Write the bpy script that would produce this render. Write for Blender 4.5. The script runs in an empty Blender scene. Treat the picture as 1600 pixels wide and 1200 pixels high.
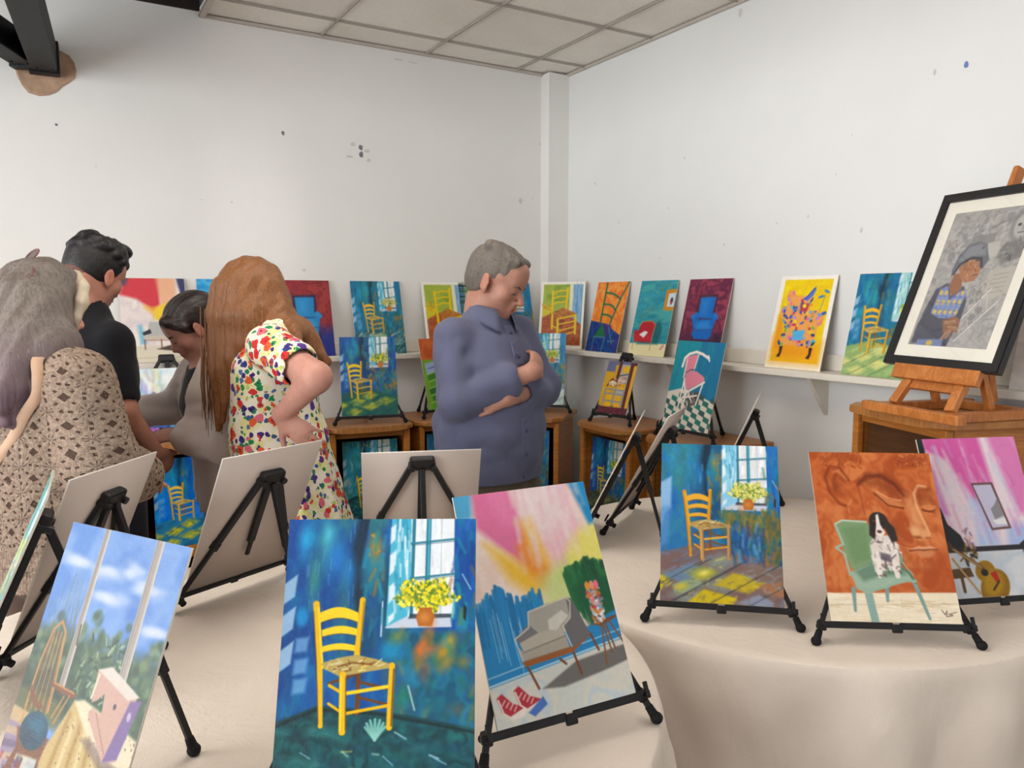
import bpy, bmesh, math, random
import numpy as np
import openvdb
from mathutils import Vector, Matrix
SC = bpy.context.scene
COL = SC.collection
PI = math.pi
def rad(a): return a * PI / 180.0
# ---------------------------------------------------------------- camera
cam_data = bpy.data.cameras.new('camera')
cam = bpy.data.objects.new('camera', cam_data); COL.objects.link(cam)
cam.location = (-2.86, -4.19, 1.57)
cam.rotation_euler = (rad(90 - 6.1), 0, rad(-30.87))
cam_data.sensor_width = 36.0
cam_data.lens = 36.0 * 1225.0 / 1600.0
cam_data.clip_start = 0.02
SC.camera = cam
# ---------------------------------------------------------------- colour management, world, daylight
SC.view_settings.view_transform = 'Standard'
SC.view_settings.look = 'None'
SC.view_settings.gamma = 1.0
SC.view_settings.use_curve_mapping = False
SC.view_settings.exposure = 0.2
world = bpy.data.worlds.new('world'); SC.world = world; world.use_nodes = True
world.node_tree.nodes['Background'].inputs[0].default_value = (0.80, 0.88, 1.0, 1)
world.node_tree.nodes['Background'].inputs[1].default_value = 1.0
def area_light(name, loc, target, sx, sy, power, color):
    l = bpy.data.lights.new(name, 'AREA'); l.shape = 'RECTANGLE'; l.size = sx; l.size_y = sy
    l.energy = power; l.color = color
    o = bpy.data.objects.new(name, l); COL.objects.link(o); o.location = loc
    o.rotation_euler = (Vector(target) - Vector(loc)).to_track_quat('-Z', 'Y').to_euler()
    return o
# daylight coming in through the shop windows: left wall, rear wall
area_light('window_light_left', (-6.35, -2.9, 1.7), (0, -2.6, 2.7), 4.4, 2.1, 192, (0.93, 0.955, 0.97))
area_light('window_light_rear', (-2.6, -7.85, 1.75), (-2.3, 0, 1.5), 5.4, 2.1, 16, (1.0, 0.95, 0.90))
# square area lights added at ceiling height as overhead fill, out of view
for _i, (_x, _y, _p) in enumerate(((-1.95, -2.05, 20), (-4.3, -2.05, 17), (-1.2, -5.2, 5), (-3.6, -5.2, 5))):
    area_light('overhead_fill_%s' % 'abcd'[_i], (_x, _y, 2.955), (_x, _y, 0), 1.2, 1.2, _p, (1.0, 0.93, 0.84))
gl_ = area_light('window_glint', (-5.6, -6.2, 2.2), (-1.86, 0.085, 1.80), 0.08, 1.2, 0.13, (1.0, 1.0, 1.0)); gl_.data.spread = rad(4.5)
sun = bpy.data.lights.new('sun', 'SUN'); sun.energy = 22.0; sun.angle = rad(1.0); sun.color = (1.0, 0.92, 0.80)
so = bpy.data.objects.new('sun', sun); COL.objects.link(so); so.rotation_euler = Vector((-0.62, 0.08, 0.78)).to_track_quat('Z', 'Y').to_euler()
WX, WY, CZ = 0.06, 0.085, 2.97       # right wall plane, back wall plane, ceiling height
# ---------------------------------------------------------------- helpers
def tag(o, label=None, cat=None, group=None, kind=None):
    if label: o['label'] = label
    if cat: o['category'] = cat
    if group: o['group'] = group
    if kind: o['kind'] = kind
    return o
def empty(name, loc, rz=0.0):
    o = bpy.data.objects.new(name, None); COL.objects.link(o)
    o.location = loc; o.rotation_euler = (0, 0, rz); o.empty_display_size = 0.1
    return o
def link_mesh(name, me, mat=None, parent=None):
    o = bpy.data.objects.new(name, me); COL.objects.link(o)
    if mat is not None:
        for m in (mat if isinstance(mat, (list, tuple)) else [mat]): me.materials.append(m)
    if parent is not None: o.parent = parent
    return o
def obj(name, bm, mat=None, parent=None, smooth=False):
    me = bpy.data.meshes.new(name); bm.normal_update(); bm.to_mesh(me); bm.free()
    if smooth: me.polygons.foreach_set('use_smooth', [True] * len(me.polygons))
    return link_mesh(name, me, mat, parent)
def frame_z(d, up=(0, 0, 1)):
    z = Vector(d).normalized(); u = Vector(up)
    if abs(z.dot(u)) > 0.98: u = Vector((0, 1, 0))
    x = u.cross(z).normalized(); y = z.cross(x)
    return Matrix((x, y, z)).transposed()
def box(bm, c, s, R=None, bev=0.0):
    c = Vector(c); R = R or Matrix.Identity(3)
    hx, hy, hz = s[0] / 2, s[1] / 2, s[2] / 2
    vs = [bm.verts.new(c + R @ Vector((x * hx, y * hy, z * hz))) for x in (-1, 1) for y in (-1, 1) for z in (-1, 1)]
    fs = [bm.faces.new([vs[i] for i in f]) for f in ((0, 1, 3, 2), (4, 6, 7, 5), (0, 4, 5, 1), (2, 3, 7, 6), (0, 2, 6, 4), (1, 5, 7, 3))]
    if bev > 0:
        es = list({e for f in fs for e in f.edges})
        bmesh.ops.bevel(bm, geom=es, offset=bev, segments=2, affect='EDGES', profile=0.5)
def bar(bm, a, b, w, h, up=(0, 0, 1), bev=0.0):
    a, b = Vector(a), Vector(b); d = b - a
    box(bm, (a + b) / 2, (w, h, d.length), frame_z(d, up), bev)
def tube(bm, pts, r, n=10, caps=True):
    pts = [Vector(p) for p in pts]; rs = r if isinstance(r, (list, tuple)) else [r] * len(pts)
    rings = []
    for i, p in enumerate(pts):
        d = (pts[min(i + 1, len(pts) - 1)] - pts[max(i - 1, 0)])
        R = frame_z(d)
        rings.append([bm.verts.new(p + R @ Vector((math.cos(2 * PI * k / n) * rs[i], math.sin(2 * PI * k / n) * rs[i], 0))) for k in range(n)])
    for i in range(len(rings) - 1):
        for k in range(n):
            bm.faces.new([rings[i][k], rings[i][(k + 1) % n], rings[i + 1][(k + 1) % n], rings[i + 1][k]])
    if caps:
        bm.faces.new(rings[0][::-1]); bm.faces.new(rings[-1])
def ball(bm, c, r, sc=(1, 1, 1), R=None, seg=12):
    M = Matrix.Translation(Vector(c)) @ (R.to_4x4() if R else Matrix.Identity(4)) @ Matrix.Diagonal((r * sc[0], r * sc[1], r * sc[2], 1))
    bmesh.ops.create_uvsphere(bm, u_segments=seg, v_segments=max(6, seg // 2 + 2), radius=1, matrix=M)
def prism(bm, pts, z0, z1, bev=0.0):
    lo = [bm.verts.new((p[0], p[1], z0)) for p in pts]; hi = [bm.verts.new((p[0], p[1], z1)) for p in pts]
    n = len(pts); fs = [bm.faces.new(lo[::-1]), bm.faces.new(hi)]
    for i in range(n): fs.append(bm.faces.new([lo[i], lo[(i + 1) % n], hi[(i + 1) % n], hi[i]]))
    if bev > 0:
        es = list({e for f in fs[:2] for e in f.edges})
        bmesh.ops.bevel(bm, geom=es, offset=bev, segments=3, affect='EDGES', profile=0.5)
def s2l(c):
    c = np.asarray(c, dtype=np.float64)
    return np.where(c <= 0.04045, c / 12.92, ((c + 0.055) / 1.055) ** 2.4)
def rgb(r, g, b): return tuple(float(v) for v in s2l([r / 255.0, g / 255.0, b / 255.0])) + (1.0,)
# ---------------------------------------------------------------- materials
class NT:
    def __init__(s, name):
        s.m = bpy.data.materials.new(name); s.m.use_nodes = True
        s.t = s.m.node_tree; s.b = s.t.nodes['Principled BSDF']
    def n(s, typ, **kw):
        nd = s.t.nodes.new(typ)
        for k, v in kw.items():
            if hasattr(nd, k): setattr(nd, k, v)
        return nd
    def l(s, a, b): s.t.links.new(a, b)
    def coord(s, scale=(1, 1, 1), which='Object', rot=(0, 0, 0)):
        tc = s.n('ShaderNodeTexCoord'); mp = s.n('ShaderNodeMapping')
        mp.inputs['Scale'].default_value = scale; mp.inputs['Rotation'].default_value = rot
        s.l(tc.outputs[which], mp.inputs['Vector']); return mp.outputs[0]
    def noise(s, vec, scale=5, detail=4, rough=0.5, dist=0.0):
        nd = s.n('ShaderNodeTexNoise'); nd.inputs['Scale'].default_value = scale
        nd.inputs['Detail'].default_value = detail; nd.inputs['Roughness'].default_value = rough
        nd.inputs['Distortion'].default_value = dist
        s.l(vec, nd.inputs['Vector']); return nd.outputs['Fac']
    def ramp(s, fac, stops, interp='LINEAR'):
        nd = s.n('ShaderNodeValToRGB'); cr = nd.color_ramp; cr.interpolation = interp
        while len(cr.elements) < len(stops): cr.elements.new(0.5)
        for e, (p, c) in zip(cr.elements, stops): e.position = p; e.color = c if len(c) == 4 else tuple(c) + (1,)
        s.l(fac, nd.inputs['Fac']); return nd.outputs['Color']
    def math(s, op, a, b=None, c=None):
        nd = s.n('ShaderNodeMath', operation=op)
        for i, v in enumerate((a, b, c)):
            if v is None: continue
            if isinstance(v, (int, float)): nd.inputs[i].default_value = v
            else: s.l(v, nd.inputs[i])
        return nd.outputs[0]
    def mix(s, fac, a, b, blend='MIX'):
        nd = s.n('ShaderNodeMix', data_type='RGBA', blend_type=blend)
        for i, v in ((0, fac), (6, a), (7, b)):
            if isinstance(v, (int, float)): nd.inputs[i].default_value = v
            elif isinstance(v, tuple): nd.inputs[i].default_value = v
            else: s.l(v, nd.inputs[i])
        return nd.outputs[2]
    def bump(s, h, strength=0.3, dist=0.01):
        nd = s.n('ShaderNodeBump'); nd.inputs['Strength'].default_value = strength; nd.inputs['Distance'].default_value = dist
        s.l(h, nd.inputs['Height']); s.l(nd.outputs[0], s.b.inputs['Normal'])
    def base(s, v):
        if isinstance(v, tuple): s.b.inputs['Base Color'].default_value = v
        else: s.l(v, s.b.inputs['Base Color'])
    def rough(s, v): s.b.inputs['Roughness'].default_value = v
    def spec(s, v): s.b.inputs['Specular IOR Level'].default_value = v
def m_plain(name, c, rough=0.6, spec=0.3, var=0.06, nscale=12, bump=0.0, bscale=200, metal=0.0, sub=0.0):
    t = NT(name); v = t.coord()
    n = t.noise(v, nscale, 4)
    lo = tuple(max(0, x * (1 - var)) for x in c[:3]) + (1,); hi = tuple(min(1, x * (1 + var)) for x in c[:3]) + (1,)
    t.base(t.ramp(n, [(0.3, lo), (0.7, hi)])); t.rough(rough); t.spec(spec)
    t.b.inputs['Metallic'].default_value = metal
    if bump > 0: t.bump(t.noise(t.coord(), bscale, 3), bump, 0.003)
    return t.m
def m_wall(name, c):
    t = NT(name); v = t.coord()
    n = t.noise(v, 1.3, 5, 0.6); n2 = t.noise(v, 9, 5, 0.7)
    lo = tuple(x * 0.955 for x in c[:3]) + (1,)
    col = t.ramp(n, [(0.3, lo), (0.65, c)])
    sp = t.ramp(n2, [(0.70, (1, 1, 1, 1)), (0.78, (0.95, 0.94, 0.92, 1))])
    t.base(t.mix(1.0, col, sp, 'MULTIPLY')); t.rough(0.75); t.spec(0.25)
    t.bump(t.noise(t.coord(), 60, 6, 0.6), 0.12, 0.004)
    return t.m
def m_wood(name, c1, c2, scale=(2, 2, 26), rough=0.38):
    t = NT(name); v = t.coord(scale)
    w = t.noise(v, 2.2, 6, 0.6, 0.6); w2 = t.noise(t.coord((scale[0] * 6, scale[1] * 6, scale[2] * 6)), 3, 3)
    c = t.ramp(w, [(0.30, c1), (0.48, c2), (0.60, c1), (0.75, c2)])
    t.base(t.mix(0.18, c, t.ramp(w2, [(0.4, c1), (0.6, c2)]))); t.rough(rough); t.spec(0.4)
    t.bump(w2, 0.06, 0.001)
    return t.m
M = {}
M['wall'] = m_wall('white_wall_paint', rgb(232, 231, 227))
M['wall_r'] = m_wall('white_wall_paint_right', rgb(232, 233, 232))
M['shelfpaint'] = m_plain('shelf_paint', rgb(226, 220, 208), 0.5, 0.3, 0.05, 8, 0.1, 60)
M['oak'] = m_wood('oak_veneer', rgb(192, 126, 58), rgb(168, 102, 40))
M['oak_h'] = m_wood('oak_top', rgb(184, 126, 70), rgb(160, 104, 52), (26, 3, 3))
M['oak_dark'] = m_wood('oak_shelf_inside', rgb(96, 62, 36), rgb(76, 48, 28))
M['beech'] = m_wood('easel_beech', rgb(200, 128, 66), rgb(172, 100, 44), (12, 12, 4))
M['black'] = m_plain('easel_black_plastic', rgb(25, 25, 27), 0.45, 0.3, 0.15, 30)
M['rubber'] = m_plain('rubber_black', rgb(26, 26, 27), 0.7, 0.2, 0.1)
M['steel'] = m_plain('black_steel', rgb(17, 20, 22), 0.55, 0.25, 0.25, 6, 0.2, 40)
M['board'] = m_plain('canvas_board_back', rgb(200, 187, 178), 0.8, 0.15, 0.03, 7, 0.08, 400)
M['board_edge'] = m_plain('canvas_board_edge', rgb(232, 226, 214), 0.75, 0.2, 0.03)
# ================================================================ the room
X0, Y0 = -6.6, -8.2
def slab(name, c, s, mat, kind='structure', parent=None, bev=0.0):
    bm = bmesh.new(); box(bm, c, s, None, bev); o = obj(name, bm, mat, parent)
    if kind and parent is None: o['kind'] = kind
    return o
# floor: patterned carpet
t = NT('patterned_carpet'); v = t.coord()
vo = t.n('ShaderNodeTexVoronoi'); vo.inputs['Scale'].default_value = 26; t.l(v, vo.inputs['Vector'])
fl = t.ramp(vo.outputs['Distance'], [(0.0, rgb(196, 176, 160)), (0.26, rgb(170, 146, 132)), (0.42, rgb(92, 58, 50)), (0.8, rgb(66, 40, 36))])
t.base(t.mix(0.25, fl, t.ramp(t.noise(v, 120, 3), [(0.35, rgb(60, 40, 36)), (0.7, rgb(190, 168, 150))])))
t.rough(0.95); t.spec(0.05); t.bump(t.noise(v, 300, 3), 0.5, 0.004)
slab('floor', ((X0 + WX) / 2, (Y0 + WY) / 2, -0.05), (WX - X0 + 0.3, WY - Y0 + 0.3, 0.1), t.m)
wall_back = slab('wall_back', ((X0 + WX) / 2, WY + 0.08, 1.9), (WX - X0 + 0.4, 0.16, 3.8), M['wall'])
wall_right = slab('wall_right', (WX + 0.08, (Y0 + WY) / 2, 1.6), (0.16, WY - Y0 - 0.0, 3.2), M['wall_r'])
# left wall and rear wall with their window openings
def wall_open(name, along, p, a0, a1, holes, mat):
    bm = bmesh.new(); th = 0.16
    def seg(u0, u1, z0, z1):
        if along == 'y': box(bm, (p, (u0 + u1) / 2, (z0 + z1) / 2), (th, u1 - u0, z1 - z0))
        else: box(bm, ((u0 + u1) / 2, p, (z0 + z1) / 2), (u1 - u0, th, z1 - z0))
    u = a0
    for (h0, h1, z0, z1) in holes:
        seg(u, h0, 0, 3.2); seg(h0, h1, 0, z0); seg(h0, h1, z1, 3.2); u = h1
    seg(u, a1, 0, 3.2)
    o = obj(name, bm, mat); o['kind'] = 'structure'
    return o
wall_open('wall_left', 'y', X0 - 0.08, Y0, WY, [(-5.1, -0.7, 0.9, 2.85)], M['wall'])
wall_open('wall_rear', 'x', Y0 - 0.08, X0, WX, [(-5.3, 0.0 - 0.2, 0.6, 2.8)], M['wall'])
def thin_glass(name, tint=(0.96, 0.98, 0.98, 1), refl=0.6):
    t = NT(name); tr = t.n('ShaderNodeBsdfTransparent'); tr.inputs[0].default_value = tint; g = t.n('ShaderNodeBsdfGlossy'); g.inputs['Roughness'].default_value = 0.02
    fr = t.n('ShaderNodeFresnel'); fr.inputs['IOR'].default_value = 1.4; mx = t.n('ShaderNodeMixShader'); t.l(t.math('MULTIPLY', fr.outputs[0], refl), mx.inputs[0]); t.l(tr.outputs[0], mx.inputs[1]); t.l(g.outputs[0], mx.inputs[2])
    t.l(mx.outputs[0], t.t.nodes['Material Output'].inputs['Surface']); return t
gl = thin_glass('window_glass')
def window(name, along, p, a0, a1, z0, z1, n):
    bm = bmesh.new(); w = 0.06
    def bx(u0, u1, q0, q1, th=0.07):
        c, s = ((u0 + u1) / 2, (q0 + q1) / 2), (u1 - u0, q1 - q0)
        if along == 'y': box(bm, (p, c[0], c[1]), (th, s[0], s[1]), None, 0.004)
        else: box(bm, (c[0], p, c[1]), (s[0], th, s[1]), None, 0.004)
    bx(a0, a1, z0, z0 + w); bx(a0, a1, z1 - w, z1)
    for i in range(n + 1):
        u = a0 + w / 2 + (a1 - a0 - w) * i / n; bx(u - w / 2, u + w / 2, z0, z1)
    o = obj(name, bm, M['steel']); o['kind'] = 'structure'
    bm = bmesh.new()
    if along == 'y': box(bm, (p, (a0 + a1) / 2, (z0 + z1) / 2), (0.006, a1 - a0 - w, z1 - z0 - w))
    else: box(bm, ((a0 + a1) / 2, p, (z0 + z1) / 2), (a1 - a0 - w, 0.006, z1 - z0 - w))
    obj('window_pane', bm, gl.m, o)
window('window_1', 'y', X0 - 0.1, -5.1, -0.7, 0.9, 2.85, 3)
window('window_2', 'x', Y0 - 0.1, -5.3, -0.2, 0.6, 2.8, 4)
# corner pilaster
slab('wall_pilaster', (WX - 0.075, WY - 0.045, CZ / 2), (0.15, 0.09, CZ), M['wall'])
# suspended ceiling: tiles with lines between, open dark void at the left
TS = 0.612; JX, JY = -0.274, -0.187
t = NT('ceiling_tile'); v = t.coord()
mp = t.n('ShaderNodeMapping'); tc = t.n('ShaderNodeTexCoord'); t.l(tc.outputs['Object'], mp.inputs['Vector'])
mp.inputs['Location'].default_value = (-JX / TS, -JY / TS, 0); mp.inputs['Scale'].default_value = (1 / TS, 1 / TS, 0.0)
fl = t.n('ShaderNodeVectorMath', operation='FLOOR'); t.l(mp.outputs[0], fl.inputs[0])
wn = t.n('ShaderNodeTexWhiteNoise'); t.l(fl.outputs[0], wn.inputs['Vector'])
c = t.ramp(wn.outputs['Value'], [(0.0, rgb(230, 223, 214)), (0.5, rgb(240, 234, 225)), (1.0, rgb(248, 242, 234))])
sp = t.ramp(t.noise(v, 130, 3, 0.7), [(0.36, (0.80, 0.79, 0.77, 1)), (0.46, (1, 1, 1, 1))])
c = t.mix(0.55, c, sp, 'MULTIPLY')
c = t.mix(0.6, c, t.ramp(t.noise(v, 2.2, 4), [(0.35, (0.86, 0.85, 0.83, 1)), (0.6, (1, 1, 1, 1))]), 'MULTIPLY')
t.base(c); t.rough(0.9); t.spec(0.1); t.bump(t.noise(v, 130, 3, 0.7), 0.3, 0.004)
VX, VY = JX - 3 * TS, JY - 2 * TS       # the void: x < VX, y > VY
bm = bmesh.new()
def crect(x0, x1, y0, y1, z=CZ + 0.012, th=0.02): box(bm, ((x0 + x1) / 2, (y0 + y1) / 2, z + th / 2), (x1 - x0, y1 - y0, th))
crect(VX, WX, Y0, WY); crect(X0, VX, Y0, VY)
ceil = obj('ceiling', bm, t.m); ceil['kind'] = 'structure'
tb = m_plain('ceiling_grid_metal', rgb(190, 182, 172), 0.5, 0.3, 0.04)
tbs = m_plain('ceiling_grid_gap', rgb(168, 160, 150), 0.7, 0.2, 0.04)
bm = bmesh.new(); w = 0.010
for k in range(0, 11):
    x = JX - k * TS
    y1 = WY if x >= VX - 0.01 else VY
    box(bm, (x, (Y0 + y1) / 2, CZ + 0.004), (w, y1 - Y0, 0.008))
for j in range(0, 13):
    y = JY - j * TS
    x0 = X0 if y <= VY + 0.01 else VX
    box(bm, ((x0 + WX) / 2, y, CZ + 0.004), (WX - x0, w, 0.0082))
o = obj('trim_ceiling_grid', bm, tbs); o['kind'] = 'structure'
bm = bmesh.new()
box(bm, ((VX + WX) / 2, WY - 0.009, CZ + 0.0), (WX - VX, 0.018, 0.014)); box(bm, (WX - 0.009, (Y0 + WY) / 2, CZ), (0.018, WY - Y0, 0.014))
box(bm, (VX + 0.012, (VY + WY) / 2, CZ - 0.001), (0.024, WY - VY, 0.016)); box(bm, ((X0 + VX) / 2, VY - 0.012, CZ - 0.001), (VX - X0, 0.024, 0.016))
o = obj('trim_ceiling_edge', bm, tb); o['kind'] = 'structure'
dk = m_plain('dark_void', rgb(52, 46, 44), 0.9, 0.1, 0.3, 4)  # the void's darkness is put into this colour, since light still gets in
bm = bmesh.new()
box(bm, ((X0 + WX) / 2, (Y0 + WY) / 2, 3.85), (WX - X0 + 0.3, WY - Y0 + 0.3, 0.05))
box(bm, (VX + 0.05, (VY + WY) / 2, 3.42), (0.03, WY - VY, 0.82)); box(bm, ((X0 + VX) / 2, VY - 0.05, 3.42), (VX - X0, 0.03, 0.82)); box(bm, (X0 - 0.02, (VY + WY) / 2, 3.42), (0.03, WY - VY, 0.9))
box(bm, ((VX + X0) / 2, WY - 0.012, 3.395), (VX - X0, 0.02, 0.81))
o = obj('ceiling_void', bm, dk); o['kind'] = 'structure'
# skirting boards
for nm, c, s in (('baseboard_back', ((X0 + WX) / 2, WY - 0.01, 0.06), (WX - X0, 0.02, 0.12)), ('baseboard_right', (WX - 0.01, (Y0 + WY) / 2, 0.06), (0.02, WY - Y0, 0.12))):
    slab(nm, c, s, M['shelfpaint'], 'structure', None, 0.003)
# small marks on the walls (nail holes, blobs of tack, scuffs)
def mark(parent, pts, axis, mat, name='wall_mark'):
    bm = bmesh.new(); rnd = random.Random(len(parent.children) + 3)
    for (a, z, ra, rz) in pts:
        n = 9; vs = []
        for k in range(n):
            an = 2 * PI * k / n; q = rnd.uniform(0.7, 1.15)
            if axis == 'back': vs.append(bm.verts.new((a + ra * q * math.cos(an), WY - 0.0012, z + rz * q * math.sin(an))))
            else: vs.append(bm.verts.new((WX - 0.0012, a + ra * q * math.cos(an), z + rz * q * math.sin(an))))
        bm.faces.new(vs)
    o = obj(name, bm, mat, parent); return o
dgrey = m_plain('mark_dark', rgb(120, 122, 126), 0.9, 0.1); lgrey = m_plain('mark_light', rgb(206, 205, 200), 0.9, 0.1)
blue = m_plain('mark_blue', rgb(112, 136, 190), 0.9, 0.1)
mark(wall_back, [(-1.714, 2.447, .010, .013), (-1.286, 2.414, .013, .015), (-1.284, 2.376, .012, .020), (-2.754, 2.375, .006, .006)], 'back', dgrey)
mark(wall_back, [(-1.33, 2.43, .018, .012), (-1.25, 2.40, .02, .01), (-1.35, 2.36, .02, .008), (-1.24, 2.35, .012, .012), (-1.988, 2.072, .006, .006), (-2.134, 2.076, .004, .005),
                 (-.154, 2.211, .006, .008), (-1.622, 1.733, .010, .008), (-.24, 2.19, .015, .02), (-1.05, 2.921, .03, .005), (-.965, 2.917, .035, .004), (-.10, 2.55, .006, .008), (-2.6, 2.2, .004, .004)], 'back', lgrey)
mark(wall_right, [(-1.415, 2.924, .014, .022), (-2.391, 2.418, .006, .012), (-1.059, 2.306, .006, .009), (-.287, 2.272, .007, .009), (-1.847, 1.937, .006, .008), (-1.675, 1.921, .004, .005),
                  (-2.113, 1.856, .007, .012), (-.945, 2.062, .005, .006), (-1.355, 1.844, .006, .007), (-.52, 2.02, .008, .006), (-.88, 1.80, .005, .005), (-1.98, 2.1, .004, .004), (-2.05, 2.25, .004, .005)], 'right', lgrey)
mark(wall_right, [(-2.508, 2.419, .010, .013)], 'right', blue)
# ---------------------------------------------------------------- white wall shelves with brackets
SZ, SD = 1.268, 0.16
def shelf(name, label, along):
    r = empty(name, (0, 0, 0)); tag(r, label, 'shelf')
    bm = bmesh.new()
    if along == 'back': box(bm, ((X0 + WX) / 2, WY - SD / 2, SZ - 0.014), (WX - X0 - 0.01, SD, 0.028), None, 0.004)
    else: box(bm, (WX - SD / 2, (-6.0 + WY - SD) / 2, SZ - 0.014), (SD, (WY - SD) + 6.0, 0.028), None, 0.004)
    obj('shelf_board', bm, M['shelfpaint'], r)
    bm = bmesh.new()
    if along == 'back': box(bm, ((X0 + WX - 0.23) / 2, WY - 0.011, SZ + 0.035), (WX - 0.23 - X0, 0.022, 0.07), None, 0.005)
    else: box(bm, (WX - 0.011, (-6.0 + WY - 0.16) / 2, SZ + 0.035), (0.022, WY - 0.16 + 6.0, 0.07), None, 0.005)
    obj('back_rail', bm, M['shelfpaint'], r)
    ps = [-3.0, -2.1, -0.75] if along == 'back' else [-1.08, -1.98, -2.95]
    for p in ps:
        bm = bmesh.new(); th = 0.02
        tri = [(0.0, 0.0), (0.13, 0.0), (0.0, -0.17)]
        A = []; B = []
        for (d, z) in tri:
            for L, s in ((A, -th / 2), (B, th / 2)):
                L.append(bm.verts.new((p + s, WY - d - 0.001, SZ - 0.028 + z) if along == 'back' else (WX - d - 0.001, p + s, SZ - 0.028 + z)))
        bm.faces.new(A); bm.faces.new(B[::-1])
        for i in range(3): bm.faces.new([A[i], B[i], B[(i + 1) % 3], A[(i + 1) % 3]])
        obj('bracket', bm, M['shelfpaint'], r)
shelf('wall_shelf', 'long white painted shelf along the back wall, left of the corner', 'back')
shelf('wall_shelf', 'white painted shelf with brackets along the right-hand wall', 'right')
# ---------------------------------------------------------------- hole in the wall with black steel struts
mp_ = m_plain('broken_plaster', rgb(178, 148, 124), 0.95, 0.1, 0.22, 18, 0.5, 60)
mp_d = m_plain('hole_dark', rgb(120, 96, 78), 0.95, 0.1, 0.3, 14, 0.5, 60)
bm = bmesh.new(); rnd = random.Random(4); n = 22; rings = []
for (q, yy) in ((1.0, -0.0035), (0.92, -0.006), (0.80, -0.0045), (0.35, -0.003)):
    ring = []
    for k in range(n):
        an = 2 * PI * k / n; rr = q * (1 + 0.10 * math.sin(3 * an + 1) + rnd.uniform(-0.05, 0.05))
        ring.append(bm.verts.new((-2.795 + 0.128 * rr * math.cos(an), WY + yy, 2.625 + 0.118 * rr * math.sin(an))))
    rings.append(ring)
for i in range(3):
    for k in range(n): bm.faces.new([rings[i][k], rings[i + 1][k], rings[i + 1][(k + 1) % n], rings[i][(k + 1) % n]])
bm.faces.new(rings[-1])
o = obj('trim_plaster_patch', bm, mp_); o['kind'] = 'structure'
def strut(a, b, w, h, label):
    r = empty('steel_strut', a); tag(r, label, 'steel beam'); bm = bmesh.new()
    d = Vector(b) - Vector(a)
    bar(bm, (0, 0, 0), d, w, h, (0, 0, 1), 0.004); obj('beam', bm, M['steel'], r)
    bm = bmesh.new(); u = d.normalized(); bar(bm, u * 0.015, u * 0.07, w + 0.016, h + 0.016, (0, 0, 1), 0.003)
    for s in (-1, 1): ball(bm, u * 0.10 + Vector((s * 0.03, 0, -h / 2)), 0.011, (1, 1, 0.5), None, 8)
    obj('end_plate', bm, M['steel'], r)
strut((-2.785, WY - 0.006, 2.655), (-3.14, -4.4, 2.70), 0.105, 0.13, 'black steel beam running straight out from the hole in the back wall')
strut((-2.845, WY - 0.03, 2.66), (-4.35, -3.3, 2.72), 0.095, 0.12, 'black steel beam angled off to the left from the hole in the back wall')
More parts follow.
